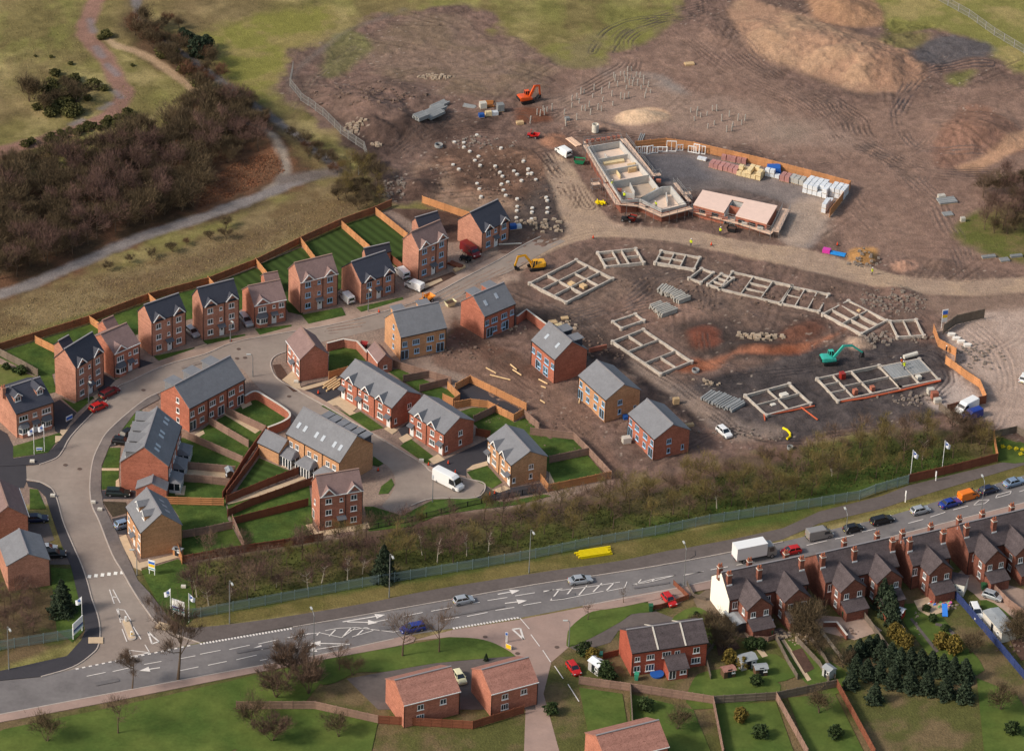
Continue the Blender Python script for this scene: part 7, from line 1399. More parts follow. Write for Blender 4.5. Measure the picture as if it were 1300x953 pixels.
# people
SKINM = mat('skin', L(190, 140, 116), .7)
def person(px, py, rz, label, vest, lean=0, z=None):
    v = P(px, py) if z is None else G(px, py, z)
    body = bpy.data.meshes.new('person'); V = [(0, 0, .95), (0, 0, 1.2), (0, .02, 1.45), (0, .02, 1.58), (0, .03, 1.72), (.2, 0, 1.44), (.27, .06, 1.18), (.25, .22, .98), (-.2, 0, 1.44), (-.28, .0, 1.16), (-.27, .1, .92), (.1, 0, .9), (.12, .04, .5), (.12, 0, .08), (.12, .14, .04), (-.1, 0, .9), (-.13, -.06, .5), (-.13, -.14, .08), (-.13, 0, .04)]
    E = [(0, 1), (1, 2), (2, 3), (3, 4), (2, 5), (5, 6), (6, 7), (2, 8), (8, 9), (9, 10), (0, 11), (11, 12), (12, 13), (13, 14), (0, 15), (15, 16), (16, 17), (17, 18)]
    V = [(x, y + lean * max(0, z_ - .9), z_ - abs(lean) * .25 * max(0, z_ - .9)) for x, y, z_ in V]
    body.from_pydata(V, E, []); body.materials.append(mat('work_trousers', L(52, 54, 70), .9)); o = bpy.data.objects.new('person', body); COL.objects.link(o); o.location = v; o.rotation_euler = (0, 0, rz)
    sk = o.modifiers.new('s', 'SKIN'); rad = [.15, .15, .17, .07, .1, .08, .055, .045, .08, .055, .045, .1, .075, .055, .05, .1, .075, .055, .05]
    for i, r in enumerate(rad): body.skin_vertices[0].data[i].radius = (r, r * .8)
    body.skin_vertices[0].data[0].use_root = True; ss = o.modifiers.new('u', 'SUBSURF'); ss.levels = ss.render_levels = 1
    tag(o, label, 'person', 'site workers')
    w_ = MB(); N = 10
    for z_, a_, b_ in ((.92, .2, .15), (1.2, .2, .16), (1.46, .24, .16), (1.54, .1, .09)):
        for j in range(N): w_.v.append((a_ * math.cos(6.283 * j / N), b_ * math.sin(6.283 * j / N) + lean * max(0, z_ - .9), z_ - abs(lean) * .25 * max(0, z_ - .9)))
    for k in range(3):
        for j in range(N): w_.f.append((k * N + j, k * N + (j + 1) % N, (k + 1) * N + (j + 1) % N, (k + 1) * N + j))
    for s in (-1, 1): w_.tube([(s * .2, lean * .54, 1.46), (s * .27, .04 + lean * .3, 1.17), (s * .26, .15 + lean * .15, 1.0)], [.095, .075, .065], 7)
    w_.build('jacket', vest, o); hd = MB().tube([(0, .03 + lean * .8, 1.6 - abs(lean) * .2), (0, .03 + lean * .8, 1.66 - abs(lean) * .2), (0, .03 + lean * .85, 1.76 - abs(lean) * .2), (0, .03 + lean * .9, 1.83 - abs(lean) * .2)], [.07, .1, .11, .04], 10); hd.build('head', SKINM, o)
    MB().tube([(0, .03 + lean * .9, 1.77 - abs(lean) * .2), (0, .03 + lean * .9, 1.84 - abs(lean) * .2), (0, .03 + lean * .9, 1.9 - abs(lean) * .2)], [.145, .125, .05], 10).build('hard_hat', mat('hat_white', L(236, 234, 226), .4), o)
    return o
HV, HO = mat('hi_vis_yellow', L(214, 226, 40), .7), mat('hi_vis_orange', L(240, 104, 40), .7)
person(877, 313, 2.6, 'worker in yellow jacket walking on the inner edge of the haul road', HV); person(1107, 349, -1.9, 'worker in yellow jacket standing on the haul road above the spoil arc', HV)
person(1145, 464, 1.2, 'worker in orange jacket bending by the white tube on the planked footing', HO, .35, .5); person(1148, 469, .5, 'worker in yellow jacket kneeling on the planked footing', HV, .5, .5)
person(777, 238, 1.0, 'worker in yellow jacket on the left scaffold of the half-built house', HV, 0, 1.5); person(792, 253, -.6, 'worker in yellow jacket laying bricks at the lower scaffold corner', HV, .2, 1.5); person(833, 264, 2.2, 'worker in yellow jacket reaching over the lowest wall of the half-built house', HV, .3, 1.5)
person(1201, 449, 1.2, 'dark-clothed person by the gap in the orange hoarding', mat('navy_jacket', L(34, 38, 52), .9)); person(914, 297, -.8, 'worker in yellow below the slab-roofed shell', HV, .1)
# ================================================================== LAMPS, SIGNS, FLAGS, SMALL THINGS
M_GALV = mat('lamp_column_steel', L(138, 140, 140), .5, metal=.3); M_HEAD = mat('lamp_head', L(182, 184, 180), .5)
def lamp(px, py, ah, label, h=9.5, arm=1.4):
    v = G(px, py); a, rz = place_dir(px, py, *ah); t = thing('street_lamp', v, rz, label, 'street lamp', 'street lamps')
    MB().tube([(0, 0, 0), (0, 0, 1.3)], .12, 8).build('base', M_GALV, t); MB().tube([(0, 0, 1.3), (0, 0, h - .3), (arm * .35, 0, h)], [.085, .06, .05], 7).build('column', M_GALV, t)
    MB().bar((arm * .3, 0, h - .02), (arm, 0, h + .12), .07).build('arm', M_GALV, t); MB().box(arm - .1, arm + .75, -.16, .16, h + .04, h + .2).build('lamp_head', M_HEAD, t)
for a in [(11.5, 850, (10, 20), 'tall street lamp in front of the grey palisade, yellow plate on its column', 9.6), (291.5, 791, (10, 20), 'tall street lamp on the verge right of the entrance flags', 9.6), (494, 758, (10, 20), 'tall street lamp in front of the dark conifer', 9.8), (671.5, 727, (10, 20), 'tall street lamp left of the yellow pipe bundle', 9.8), (398.3, 837, (-10, -20), 'tall street lamp on the south pavement by the brown bush', 9.8), (868, 745, (-10, -20), 'tall street lamp beside the dark fenced yard near the white end wall', 8.6), (1071, 706, (-10, -20), 'tall street lamp rising behind the old terrace roofs near the grey van', 9.4), (1244, 664, (-10, -20), 'tall street lamp rising beyond the terrace by the navy hatchback', 9.4)]:
    lamp(a[0], a[1], a[2], a[3], a[4])
for a in [(112.7, 511, (10, 10), 'slim lamp post at the kerb above the maroon car', 5), (292.6, 434, (10, 10), 'slim lamp post on the pale footway by the silver estate', 5), (467.5, 396, (10, 10), 'slim lamp post in front of the two-storey navy roofed house', 5.5), (174, 730, (-10, 0), 'slim lamp post at the end of the entrance house path', 5.5), (549, 637, (0, -10), 'slim lamp post on the lawn at the end of the cul-de-sac', 5), (321, 478, (-10, 0), 'slim lamp post at the junction behind the patio-door terrace', 5), (722, 820, (-10, 0), 'white topped lamp post at the tip of the side road lawn', 5.5)]:
    lamp(a[0], a[1], a[2], a[3], a[4], .5)
M_FLAG = mat('white_flag', L(232, 236, 244), .7); M_FLAGB = mat('flag_emblem', L(50, 90, 170), .7)
def flag(px, py, label, h=6.2, sx=1, droop=.5):
    v = G(px, py); t = thing('flagpole', v, 0, label, 'flag', 'estate flags'); MB().tube([(0, 0, 0), (0, 0, h)], .06, 7).build('pole', M_WHITE, t)
    N = 6; vs = []
    for i in range(N + 1):
        s = i / N; x = sx * s * 1.15; vs += [(x, .12 * math.sin(s * 7), h - .1 - droop * s * 1.2), (x * .92, .12 * math.sin(s * 7 + .5), h - 1.5 - droop * s * .7)]
    fs = [(2 * i, 2 * i + 1, 2 * i + 3, 2 * i + 2) for i in range(N)]; fl = MB().add(vs, fs).build('flag', M_FLAG, t); sd_ = fl.modifiers.new('s', 'SOLIDIFY'); sd_.thickness = .015
    MB().box(sx * .45 - .18, sx * .45 + .18, -.1, .16, h - 1.05, h - .75).build('emblem', M_FLAGB, fl)
flag(43.5, 577, 'taller white flag on the show house lawn, left pole', 6.2, -1, .8); flag(56.5, 573, 'white flag on the show house lawn, right pole', 6.2, -1, .6)
flag(216.7, 784, 'white flag just left of the big entrance board', 6.4, -1, .7); flag(240, 790, 'white flag right of the big entrance board', 6.4, 1, .8); flag(104.5, 792, 'white flag above the angled sign west of the entrance', 6.0, -1, .7)
flag(1155.5, 607, 'white flag at the joint of palisade and boarded fence', 6.5, 1, .9); flag(1196, 595, 'white flag standing behind the boarded fence by the footpath', 6.5, 1, .8)
def board(px0, px1, py, z0, z1, label, bands, name='sign_board', legs=True, py1=None):
    a, b = G(px0, py), G(px1, py if py1 is None else py1); d = (b - a); L_ = d.xy.length; rz = math.atan2(d.y, d.x); t = thing(name, a, rz, label, 'sign', 'sales signs')
    p = MB().box(0, L_, -.05, .05, z0, z1).build('panel', M_WHITE, t)
    for i, (f0, f1, m) in enumerate(bands): MB().box(.06, L_ - .06, -.062 - i * .003, -.045, z0 + (z1 - z0) * f0, z0 + (z1 - z0) * f1).build('stripe', m, p)
    for x in (.15, L_ - .15): MB().box(x - .06, x + .06, .051, .16, -.2, z1 - .1).build('leg', M_WHITE, t)
NB, TL, YL, SK, RDm = (mat('sign_' + n, L(*c), .6) for n, c in (('navy', (50, 48, 120)), ('teal', (60, 150, 160)), ('yellow', (240, 196, 40)), ('sky', (60, 110, 200)), ('red', (200, 50, 50))))
board(218.5, 234.5, 781.5, .9, 3.9, 'big white board with navy and teal stripes at the entrance', [(.36, .46, NB), (.2, .32, TL), (.47, .5, SK)], py1=787)
board(93, 105.5, 812, .9, 3.4, 'angled white board with navy stripe west of the entrance', [(.3, .45, NB), (.2, .27, TL)], py1=800)
board(188.5, 197, 728, 1.0, 3.2, 'small white sign with blue and yellow blocks beside the buff end wall', [(.62, .86, SK), (.34, .6, YL), (.1, .2, TL)], py1=730.5)
board(1194.5, 1201.5, 417, 1.4, 4.4, 'tall sign with blue, orange and yellow blocks at the site gateway', [(.62, .92, SK), (.36, .58, YL), (.6, .63, RDm)], py1=416)
board(1148.2, 1149.6, 637, 1.4, 2.6, 'small white direction sign on the footpath verge', [], py1=637.5); board(1186.8, 1188.2, 610, 1.0, 2.2, 'small grey sign post in front of the boarded fence', [], py1=610.5)
board(46, 54, 573, .3, .9, 'low blue and white board on the show house lawn', [(.3, .8, SK)]); board(84, 92, 536, .2, 1.2, 'leaning blue board at the show house drive edge', [(.2, .8, SK)], py1=532)
board(642, 649, 822, .1, 1.0, 'yellow grit-bin like box by the side road mouth', [(.02, .98, YL)], py1=825)
board(641, 644.5, 815, 1.6, 2.2, 'little blue street sign above the yellow box', [(.1, .9, SK)], py1=815.5)
# traffic island
v = G(167, 808); b2 = G(160, 790); d = (v - b2).xy.normalized(); rz = math.atan2(d.y, d.x); c = (v.xy + b2.xy) / 2
t = thing('traffic_island', (c.x, c.y, .04), rz, 'kerbed traffic island with white bollard and beacon at the estate entrance', 'traffic island')
cap = [(2.6 + .75 * math.cos(a), .75 * math.sin(a)) for a in [R(x) for x in range(-90, 91, 20)]] + [(-2.6 + .75 * math.cos(a), .75 * math.sin(a)) for a in [R(x) for x in range(90, 271, 20)]]
MB().prism(cap, -.05, .14).build('kerb_ring', M_KERB, t); MB().prism([(x * .88, y * .8) for x, y in cap], .141, .16).build('infill', M_SLAB, t)
for x, m in ((2.2, YL), (-2.4, M_WHITE)): bo = MB().box(x - .16, x + .16, -.16, .16, .14, 1.15).build('bollard', M_WHITE, t); MB().box(x - .18, x + .18, -.12, .12, .5, .9).build('arrow_plate', m, bo)
# pale tactile slabs at crossings, bins, benches, street furniture
for i, (x, y, l) in enumerate([(208, 795, 'buff dropped-kerb slab at the right of the entrance'), (121.5, 813, 'buff dropped-kerb slab at the left of the entrance')]):
    q = MB().box(-1.3, 1.3, -.9, .9, .0, .17).build('tactile_slab', M_SLAB); q.location = G(x, y); q.rotation_euler = (0, 0, -.3 if i == 0 else .1); tag(q, l, 'paving slab')
def wheelie(px, py, m, label, s=1.0):
    v = G(px, py, .05); t = thing('wheelie_bin', v, rnd.uniform(-.5, .5), label, 'bin', 'garden bins'); t.scale = (s,) * 3
    MB().add([(-.22, -.25, 0), (.22, -.25, 0), (.22, .25, 0), (-.22, .25, 0), (-.29, -.34, .95), (.29, -.34, .95), (.29, .36, .95), (-.29, .36, .95)], [(0, 1, 5, 4), (1, 2, 6, 5), (2, 3, 7, 6), (3, 0, 4, 7), (0, 3, 2, 1)]).build('bin_body', m, t); MB().box(-.31, .31, -.37, .4, .955, 1.03).build('lid', m, t)
GB, BB = paintm('bin_green', (40, 92, 60)), M_TRIM
for a in [(955, 806, GB, 'green bin by the sheds of the white-ended block'), (962, 808, BB, 'black bin next to the green one behind the white-ended block'), (971, 805, paintm('lime', (80, 210, 60)), 'lime green bin behind the white-ended block'), (979, 806, GB, 'green bin below the lean-to of the white-ended block'), (1071, 783, GB, 'green bin against the brick lean-to by the conifers'), (1248, 748, GB, 'green bin beside the silver hatchback'), (1254, 746, GB, 'second green bin beside the silver hatchback'), (808, 862, paintm('teal_bin', (60, 150, 120)), 'teal tub at the front of the red semis'), (762, 836, paintm('teal_bin', (60, 150, 120)), 'teal tub by the side gate of the red semis'), (826, 775, GB, 'green bin at the top of the side lawn')]: wheelie(*a, s=1.3)
for x, y, m, l in [(834, 856, M_TARPB, 'blue paddling pool by the red semis patio')]:
    t = thing('paddling_pool', G(x, y, .05), 0, l, 'paddling pool'); MB().tube([(0, 0, 0), (0, 0, .35)], [1.2, 1.25], 14).build('pool_wall', m, t)
# garden sheds and outbuildings
def shed(px, py, dx, dy, w, d, h, rise, wall, roof, label, name='shed', cat='shed', win=True):
    a, rz = place_dir(px, py, dx, dy); t = thing(name, a, rz, label, cat, 'garden outbuildings'); wb = MB(); pent(wb, -w / 2, w / 2, -d / 2, d / 2, h, rise, -.1); wb.build('walls', wall, t)
    rb = MB(); gable_roof(rb, -w / 2 - .15, w / 2 + .15, -d / 2 - .15, d / 2 + .15, h - .02, rise, .08); rb.build('roof', roof, t); MB().box(-.4, .4, -d / 2 - .03, -d / 2 + .01, .05, 1.9).build('door', M_DARKD, t)
    if win: put_window(t, T(w * .3, -d / 2 - .01, 1.0), .6, .6, 1, M_WHITE)
SHR, SHW = mat('felt_roof', L(150, 154, 156), .85, var=.1, scale=1), mat('creosoted_shed', L(96, 72, 54), .9, var=.15, scale=1.5)
for a in [(947, 845, 20, -5, 3.0, 2.2, 1.9, .5, M_BLOCKW, SHR, 'pale glazed shed at the top of the small lawn behind the semis'), (965, 855, 20, -2, 2.2, 1.6, 1.6, .3, SHW, SHR, 'small low grey-roofed shed below the pale one'), (924, 857, 20, -4, 2.2, 1.6, 1.5, .3, SHW, M_REDROOF, 'slatted brown shed beside the semis lawn'), (1052, 858, 14, 10, 1.8, 1.6, 1.8, .4, M_BLOCKW, SHR, 'small grey shed at the bottom of the allotment strip'), (934, 795, 12, 14, 4.6, 2.6, 2.1, .3, mat('black_white_wood', L(70, 66, 66), .9), SHR, 'dark annexe with grey roof on the white-ended block'), (971, 800, 16, 2, 2.4, 2.0, 1.9, .5, M_BLOCKW, M_WRAP, 'small glass-roofed store by the coloured bins'), (1212, 748, 18, 4, 4.0, 3.2, 2.5, .4, M_WPAINT, M_OLDROOF, 'white painted outhouse with brown roof behind the moss-streaked block'),
          (1268, 800, 14, 16, 7.0, 3.0, 2.3, .15, M_PALE, SHR, 'long flat grey garage beside the blue panelled fence'), (758, 851, 14, 10, 2.6, 2.0, 1.9, .5, M_BLOCKW, M_WRAP, 'pale greenhouse in the side yard of the red semis'), (1141, 782, 12, 4, 1.8, 1.4, 1.5, .4, paintm('red', (186, 32, 30)), M_WRAP, 'red and white play house on the long lawn'), (226, 704, 10, 3, 1.6, 1.0, 1.3, .2, F_NEW, SHR, 'small timber bin store by the buff end wall'), (291, 606, 4, 10, 1.6, 1.2, 1.7, .4, SHW, SHR, 'tiny shed in the cluttered garden')]: shed(*a)
# playthings in the patio
cols_ = [(220, 50, 50), (60, 130, 220), (250, 210, 60), (60, 190, 110), (240, 240, 240), (230, 120, 180), (80, 90, 200), (240, 130, 50)]
for i in range(26):
    x, y = 1192 + rnd.uniform(-14, 16), 764 + rnd.uniform(-7, 7); v = G(x, y, .05); m = paintm('toy%d' % (i % 8), cols_[i % 8]); b_ = MB(); s = rnd.uniform(.18, .42)
    if i % 3 == 0: b_.tube([(0, 0, 0), (0, 0, s)], s * .9, 10)
    elif i % 3 == 1: b_.add([(-s, -s * .5, 0), (s, -s * .5, 0), (s, s * .5, 0), (-s, s * .5, 0), (-s * .6, -s * .3, s * 1.5), (s * .3, -s * .3, s), (s * .3, s * .3, s), (-s * .6, s * .3, s * 1.5)], [(0, 1, 5, 4), (1, 2, 6, 5), (2, 3, 7, 6), (3, 0, 4, 7), (4, 5, 6, 7)])
    else: b_.tube([(-s, 0, s * .5), (-s * .5, 0, s), (s * .5, 0, s), (s, 0, s * .4)], s * .3, 8)
    o_ = b_.build('garden_toy', m); o_.location = v; o_.rotation_euler = (0, 0, rnd.uniform(0, 6)); tag(o_, '', 'toy', 'toys heaped on the patio')
name_by_place([o for o in COL.objects if o.name.startswith('garden_toy')], 'bright plastic toy on the paved patio', [((1180, 768), 'the play house'), ((1205, 760), 'the white outhouse')])
q = MB().add([(-.5, -1.2, .1), (.5, -1.2, .1), (.5, 1.2, 1.2), (-.5, 1.2, 1.2), (-.5, -1.2, .2), (.5, -1.2, .2), (.5, 1.2, 1.3), (-.5, 1.2, 1.3)], [(3, 2, 1, 0), (4, 5, 6, 7), (0, 1, 5, 4), (2, 3, 7, 6), (1, 2, 6, 5), (3, 0, 4, 7)]).build('slide', paintm('toy1', cols_[1])); q.location = G(1199, 778); tag(q, 'bright blue plastic slide at the edge of the paved patio', 'slide')
# barriers and cones at the works
cone_m = MB().tube([(0, 0, 0), (0, 0, .75)], [.2, .03], 8).mesh('cone_body', mat('cone_orange', L(226, 76, 40), .6)); foot_m = MB().box(-.25, .25, -.25, .25, 0, .05).mesh('cone_foot', M_TRIM)
cones = []
for x, y in [(544, 590), (561, 598), (578, 600), (622, 628), (628, 626), (480, 597), (753, 302), (1063, 311), (903, 311), (293, 433), (404, 499), (481, 396), (569, 588)]:
    t = thing('traffic_cone', G(x, y, .13), 0, '', 'traffic cone', 'orange cones'); obj('cone_body', cone_m, t); obj('cone_foot', foot_m, t); cones.append(t)
name_by_place(cones, 'orange traffic cone', [((570, 605), 'the long white van'), ((625, 628), 'the buff semis path'), ((760, 300), 'the haul road bend'), ((1060, 315), 'the magenta ducting'), ((290, 433), 'the slim lamp post by the silver estate'), ((410, 500), 'the roof timbers'), ((480, 396), 'the two-storey navy roofed house'), ((903, 305), 'the slab-roofed shell'), ((480, 597), 'the garden-room terrace end')])
for i, (x, y, l) in enumerate([(118.5, 638, 'white box at the kerb opposite the side street'), (127, 647, 'small pale pillar box on the east pavement, lower'), (67, 629.5, 'small pale utility cover box on the west pavement'), (41, 586, 'long pale box on the show house corner pavement'), (535, 585, 'pale slab box on the lawn edge of the red semis'), (376, 485, 'white box on the soil strip by the corner house'), (233, 745, 'short pale post box on the entrance lawn')]):
    q = MB().box(-.45, .45, -.3, .3, .0, .35).box(-.4, .4, -.25, .25, .35, .42).build('utility_box', M_PALE); q.location = G(x, y, .12); tag(q, l, 'utility box', 'utility boxes')
# ================================================================== TREES AND SCRUB
T_TWIG = mat('bare_twigs', L(104, 84, 70), .95, objvar=.18); T_TWIGY = mat('budding_twigs', L(112, 98, 58), .95, objvar=.18); T_TWIGP = mat('purple_brown_twigs', L(104, 80, 72), .95, objvar=.15)
T_BARK = mat('bark', L(96, 80, 66), .95, var=.15, scale=2); T_BIRCH = mat('birch_bark', L(190, 178, 160), .9, var=.2, scale=3)
T_DARK = mat('conifer_needles', L(52, 64, 46), .95, objvar=.15, var=.25, scale=.9); T_GORSE = mat('gorse_leaf', L(88, 86, 48), .95, objvar=.25, var=.25, scale=.9); T_IVY = mat('laurel_leaf', L(60, 76, 40), .9, objvar=.2, var=.2, scale=.9); T_GOLD = mat('golden_leaf', L(116, 100, 44), .9, objvar=.2, var=.2, scale=.9)
T_SCRUB = mat('scrub_twigs', L(92, 78, 58), .95, objvar=.2); T_RUST = mat('bramble_twigs', L(104, 74, 56), .95, objvar=.2)
def twigs(mb, base, tips, n, ln, w, rr, up_=.35):
    for _ in range(n):
        c = Vector(rr.choice(tips)) + Vector((rr.gauss(0, 1), rr.gauss(0, 1), rr.gauss(0, .8))) * rr.uniform(.1, .62)
        d = (c - base).normalized() + Vector((rr.gauss(0, .5), rr.gauss(0, .5), rr.gauss(up_, .45))); d = d.normalized() * ln * rr.uniform(.5, 1.2); q = d.cross(Vector((rr.gauss(0, 1), rr.gauss(0, 1), rr.gauss(0, 1)))).normalized() * w
        o = len(mb.v); mb.v += [tuple(c - q), tuple(c + q), tuple(c + d)]; mb.f.append((o, o + 1, o + 2))
def bare_tree_mesh(seed, h, spread, ntw, w=.022, stems=1, ln=.9):
    rr = random.Random(seed); t = MB(); tips = []
    for s in range(stems):
        lean = Vector((rr.gauss(0, .08), rr.gauss(0, .08), 1)) if stems == 1 else Vector((rr.gauss(0, .35), rr.gauss(0, .35), 1)); top = lean * h * .8; k = [Vector((0, 0, -.2)), lean * h * .3 + Vector((rr.gauss(0, .1), rr.gauss(0, .1), 0)), lean * h * .58, top]
        t.tube(k, [.018 * h + .03, .013 * h, .008 * h, .02], 6); tips += [top, k[2]]
        for i in range(int(9 / stems ** .5)):
            z = rr.uniform(.3, .8); p = lean * h * z; a = rr.uniform(0, 6.28); L_ = spread * rr.uniform(.5, 1) * (1.15 - z * .7); e = p + Vector((math.cos(a) * L_, math.sin(a) * L_, L_ * rr.uniform(.5, 1.1))); m_ = (p + e) / 2 + Vector((0, 0, -.1 * L_))
            t.tube([p, m_, e], [.006 * h + .01, .005 * h, .012], 5, False); tips += [e, (m_ + e) / 2, e]
            for j in range(3):
                b = rr.uniform(0, 6.28); e2 = e + Vector((math.cos(b), math.sin(b), rr.uniform(.2, 1))) * L_ * .4; t.tube([m_ if j else e, e2], [.025, .008], 4, False); tips += [e2, e2]
    c = MB(); twigs(c, Vector((0, 0, h * .35)), tips, ntw, ln, w, rr)
    return t, c
BT = {}
def variants(key, n, mk):
    BT[key] = [mk(k) for k in range(n)]
def bt(h, spread, ntw, tm, cm, w=.022, stems=1, ln=.9):
    def mk(k):
        t, c = bare_tree_mesh(k * 13 + int(h * 10), h, spread, ntw, w, stems, ln); return (t.mesh('trunk', tm), c.mesh('crown', cm))
    return mk
variants('belt', 5, bt(6.2, 2.2, 800, T_BARK, T_TWIG)); variants('belty', 4, bt(5.4, 2.1, 800, T_BARK, T_TWIGY)); variants('beltp', 3, bt(5.6, 2.4, 850, T_BARK, T_TWIGP)); variants('birch', 3, bt(7.0, 2.0, 900, T_BIRCH, T_TWIGP))
variants('bush', 5, bt(3.0, 2.1, 1900, T_BARK, T_SCRUB, .026, 4, .8)); variants('bushr', 3, bt(2.2, 1.9, 1500, T_BARK, T_RUST, .026, 4, .7)); variants('big', 2, bt(11.0, 5.0, 3800, T_BARK, T_TWIG, .022, 1, 1.1)); variants('street', 2, bt(7.5, 2.6, 1000, T_BARK, T_TWIG, .02)); variants('brownbush', 2, bt(4.6, 3.2, 5200, T_BARK, T_TWIG, .03, 5, .9)); variants('sapling', 2, bt(3.4, .8, 120, T_BARK, T_TWIG, .015))
def leafy(seed, shape, n, s):
    rr = random.Random(seed); c = MB()
    for _ in range(n):
        z, r, a = shape(rr); x, y = r * math.cos(a), r * math.sin(a); nrm = Vector((rr.gauss(0, 1), rr.gauss(0, 1), rr.gauss(.3, 1))).normalized(); q = nrm.cross(Vector((rr.gauss(0, 1), 1, rr.gauss(0, 1)))).normalized() * s * rr.uniform(.5, 1.2); k = nrm.cross(q).normalized() * s * rr.uniform(.4, .9); p = Vector((x, y, z))
        o = len(c.v); c.v += [tuple(p - q), tuple(p + k), tuple(p + q), tuple(p - k)]; c.f.append((o, o + 1, o + 2, o + 3))
    return c
def cone_shape(h, r):
    lob = [random.Random(3).uniform(.7, 1.1) for _ in range(9)]
    def f(rr):
        z = rr.random() ** 1.25; a = rr.uniform(0, 6.283); R_ = r * (1 - z) ** .75 * (.8 + .28 * math.sin(z * 42) + .18 * math.sin(a * 5 + z * 9)); return (.25 + z * (h - .2), R_ * rr.uniform(.35, 1) ** .5, a)
    return f
def blob_shape(h, r):
    def f(rr):
        z = rr.random(); a = rr.uniform(0, 6.283); R_ = r * math.sqrt(max(.02, 1 - (2 * z - .9) ** 2 * .95)) * (.85 + .2 * math.sin(a * 3 + z * 5) + .15 * math.sin(a * 7 - z * 11)); return (.1 + z * h, R_ * rr.uniform(.3, 1) ** .5, a)
    return f
def leaf_var(key, n, shp, cnt, s, m, th):
    BT[key] = [(MB().tube([(0, 0, -.2), (0, 0, th)], [.14, .05], 6).mesh('trunk', T_BARK), leafy(k * 7 + 3, shp, cnt, s).mesh('crown', m)) for k in range(n)]
leaf_var('conifer', 2, cone_shape(8.5, 3.0), 3600, .30, T_DARK, 7); leaf_var('cypress', 3, cone_shape(5.2, 1.6), 1700, .26, T_DARK, 4); leaf_var('gorse', 4, blob_shape(1.5, 1.4), 700, .22, T_GORSE, .8); leaf_var('shrub', 3, blob_shape(1.6, 1.1), 700, .18, T_IVY, .8); leaf_var('goldbush', 2, blob_shape(2.0, 1.0), 700, .18, T_GOLD, .9); leaf_var('pine', 2, blob_shape(5.0, 2.6), 2000, .3, T_DARK, 4)
NAMES = {'belt': 'bare_tree', 'belty': 'bare_tree', 'beltp': 'bare_tree', 'birch': 'birch_tree', 'bush': 'bare_bush', 'bushr': 'bramble_bush', 'big': 'bare_tree', 'street': 'bare_tree', 'brownbush': 'bare_bush', 'sapling': 'sapling', 'conifer': 'conifer', 'cypress': 'conifer', 'gorse': 'gorse_bush', 'shrub': 'shrub', 'goldbush': 'shrub', 'pine': 'pine_tree'}
def plant(key, px, py, s=1.0, label='', group=None, cat=None, sz=None):
    tm, cm = rnd.choice(BT[key]); v = P(px, py); n = NAMES[key]; t = thing(n, v, rnd.uniform(0, 6.28), label, cat or n.replace('_', ' '), group); t.scale = (s, s, sz or s); obj('trunk', tm, t); obj('crown', cm, t); return t
def inside(px, py, poly):
    c = False
    for i in range(len(poly)):
        a, b = poly[i - 1], poly[i]
        if (a[1] > py) != (b[1] > py) and px < (b[0] - a[0]) * (py - a[1]) / (b[1] - a[1]) + a[0]: c = not c
    return c
def scatter(poly, n, mind, keys, s0, s1, group):
    xs_ = [p[0] for p in poly]; ys_ = [p[1] for p in poly]; out = []; tries = 0
    while len(out) < n and tries < n * 60:
        tries += 1; x, y = rnd.uniform(min(xs_), max(xs_)), rnd.uniform(min(ys_), max(ys_))
        if not inside(x, y, poly): continue
        g = G(x, y).xy
        if any((g - q).length < mind for _, q in out): continue
        k = rnd.choice(keys(x, y) if callable(keys) else keys); out.append((plant(k, x, y, rnd.uniform(s0, s1), '', group), g))
    return [o for o, _ in out]
BELT = [(252, 772), (236, 742), (244, 722), (310, 706), (410, 692), (470, 682), (560, 664), (650, 650), (700, 646), (790, 636), (870, 614), (960, 596), (1040, 572), (1100, 556), (1180, 552), (1235, 558), (1258, 574), (1210, 590), (1150, 604), (1060, 624), (900, 656), (746, 686), (600, 710), (460, 734)]
def bk(x, y):
    if x < 480: return ['belt', 'beltp', 'beltp', 'belt', 'belty']
    if x < 700: return ['belt', 'beltp', 'belty', 'belt']
    if x < 880: return ['belt', 'belty', 'belty']
    return ['belty', 'belty', 'belt']
belt = scatter(BELT, 120, 2.7, bk, .75, 1.15, 'bare trees of the roadside belt')
marks = [((250, 720), 'the entrance flags'), ((330, 720), 'the fence end below the inner lawns'), ((405, 700), 'the brown roofed three-storey house'), ((487, 720), 'the dark conifer in the belt'), ((560, 690), 'the end of the cul-de-sac'), ((640, 680), 'the railings end'), ((700, 655), 'the buff semis rear lawn'), ((770, 680), 'the yellow pipe bundle'), ((850, 640), 'the last red unfinished pair'), ((920, 620), 'the white car on the muddy track'), ((1000, 600), 'the yellow pipe coil'), ((1070, 590), 'the black ground edge'), ((1150, 590), 'the flag at the palisade end'), ((1220, 570), 'the parked blue van')]
name_by_place(belt, 'leafless tree in the roadside belt', marks)
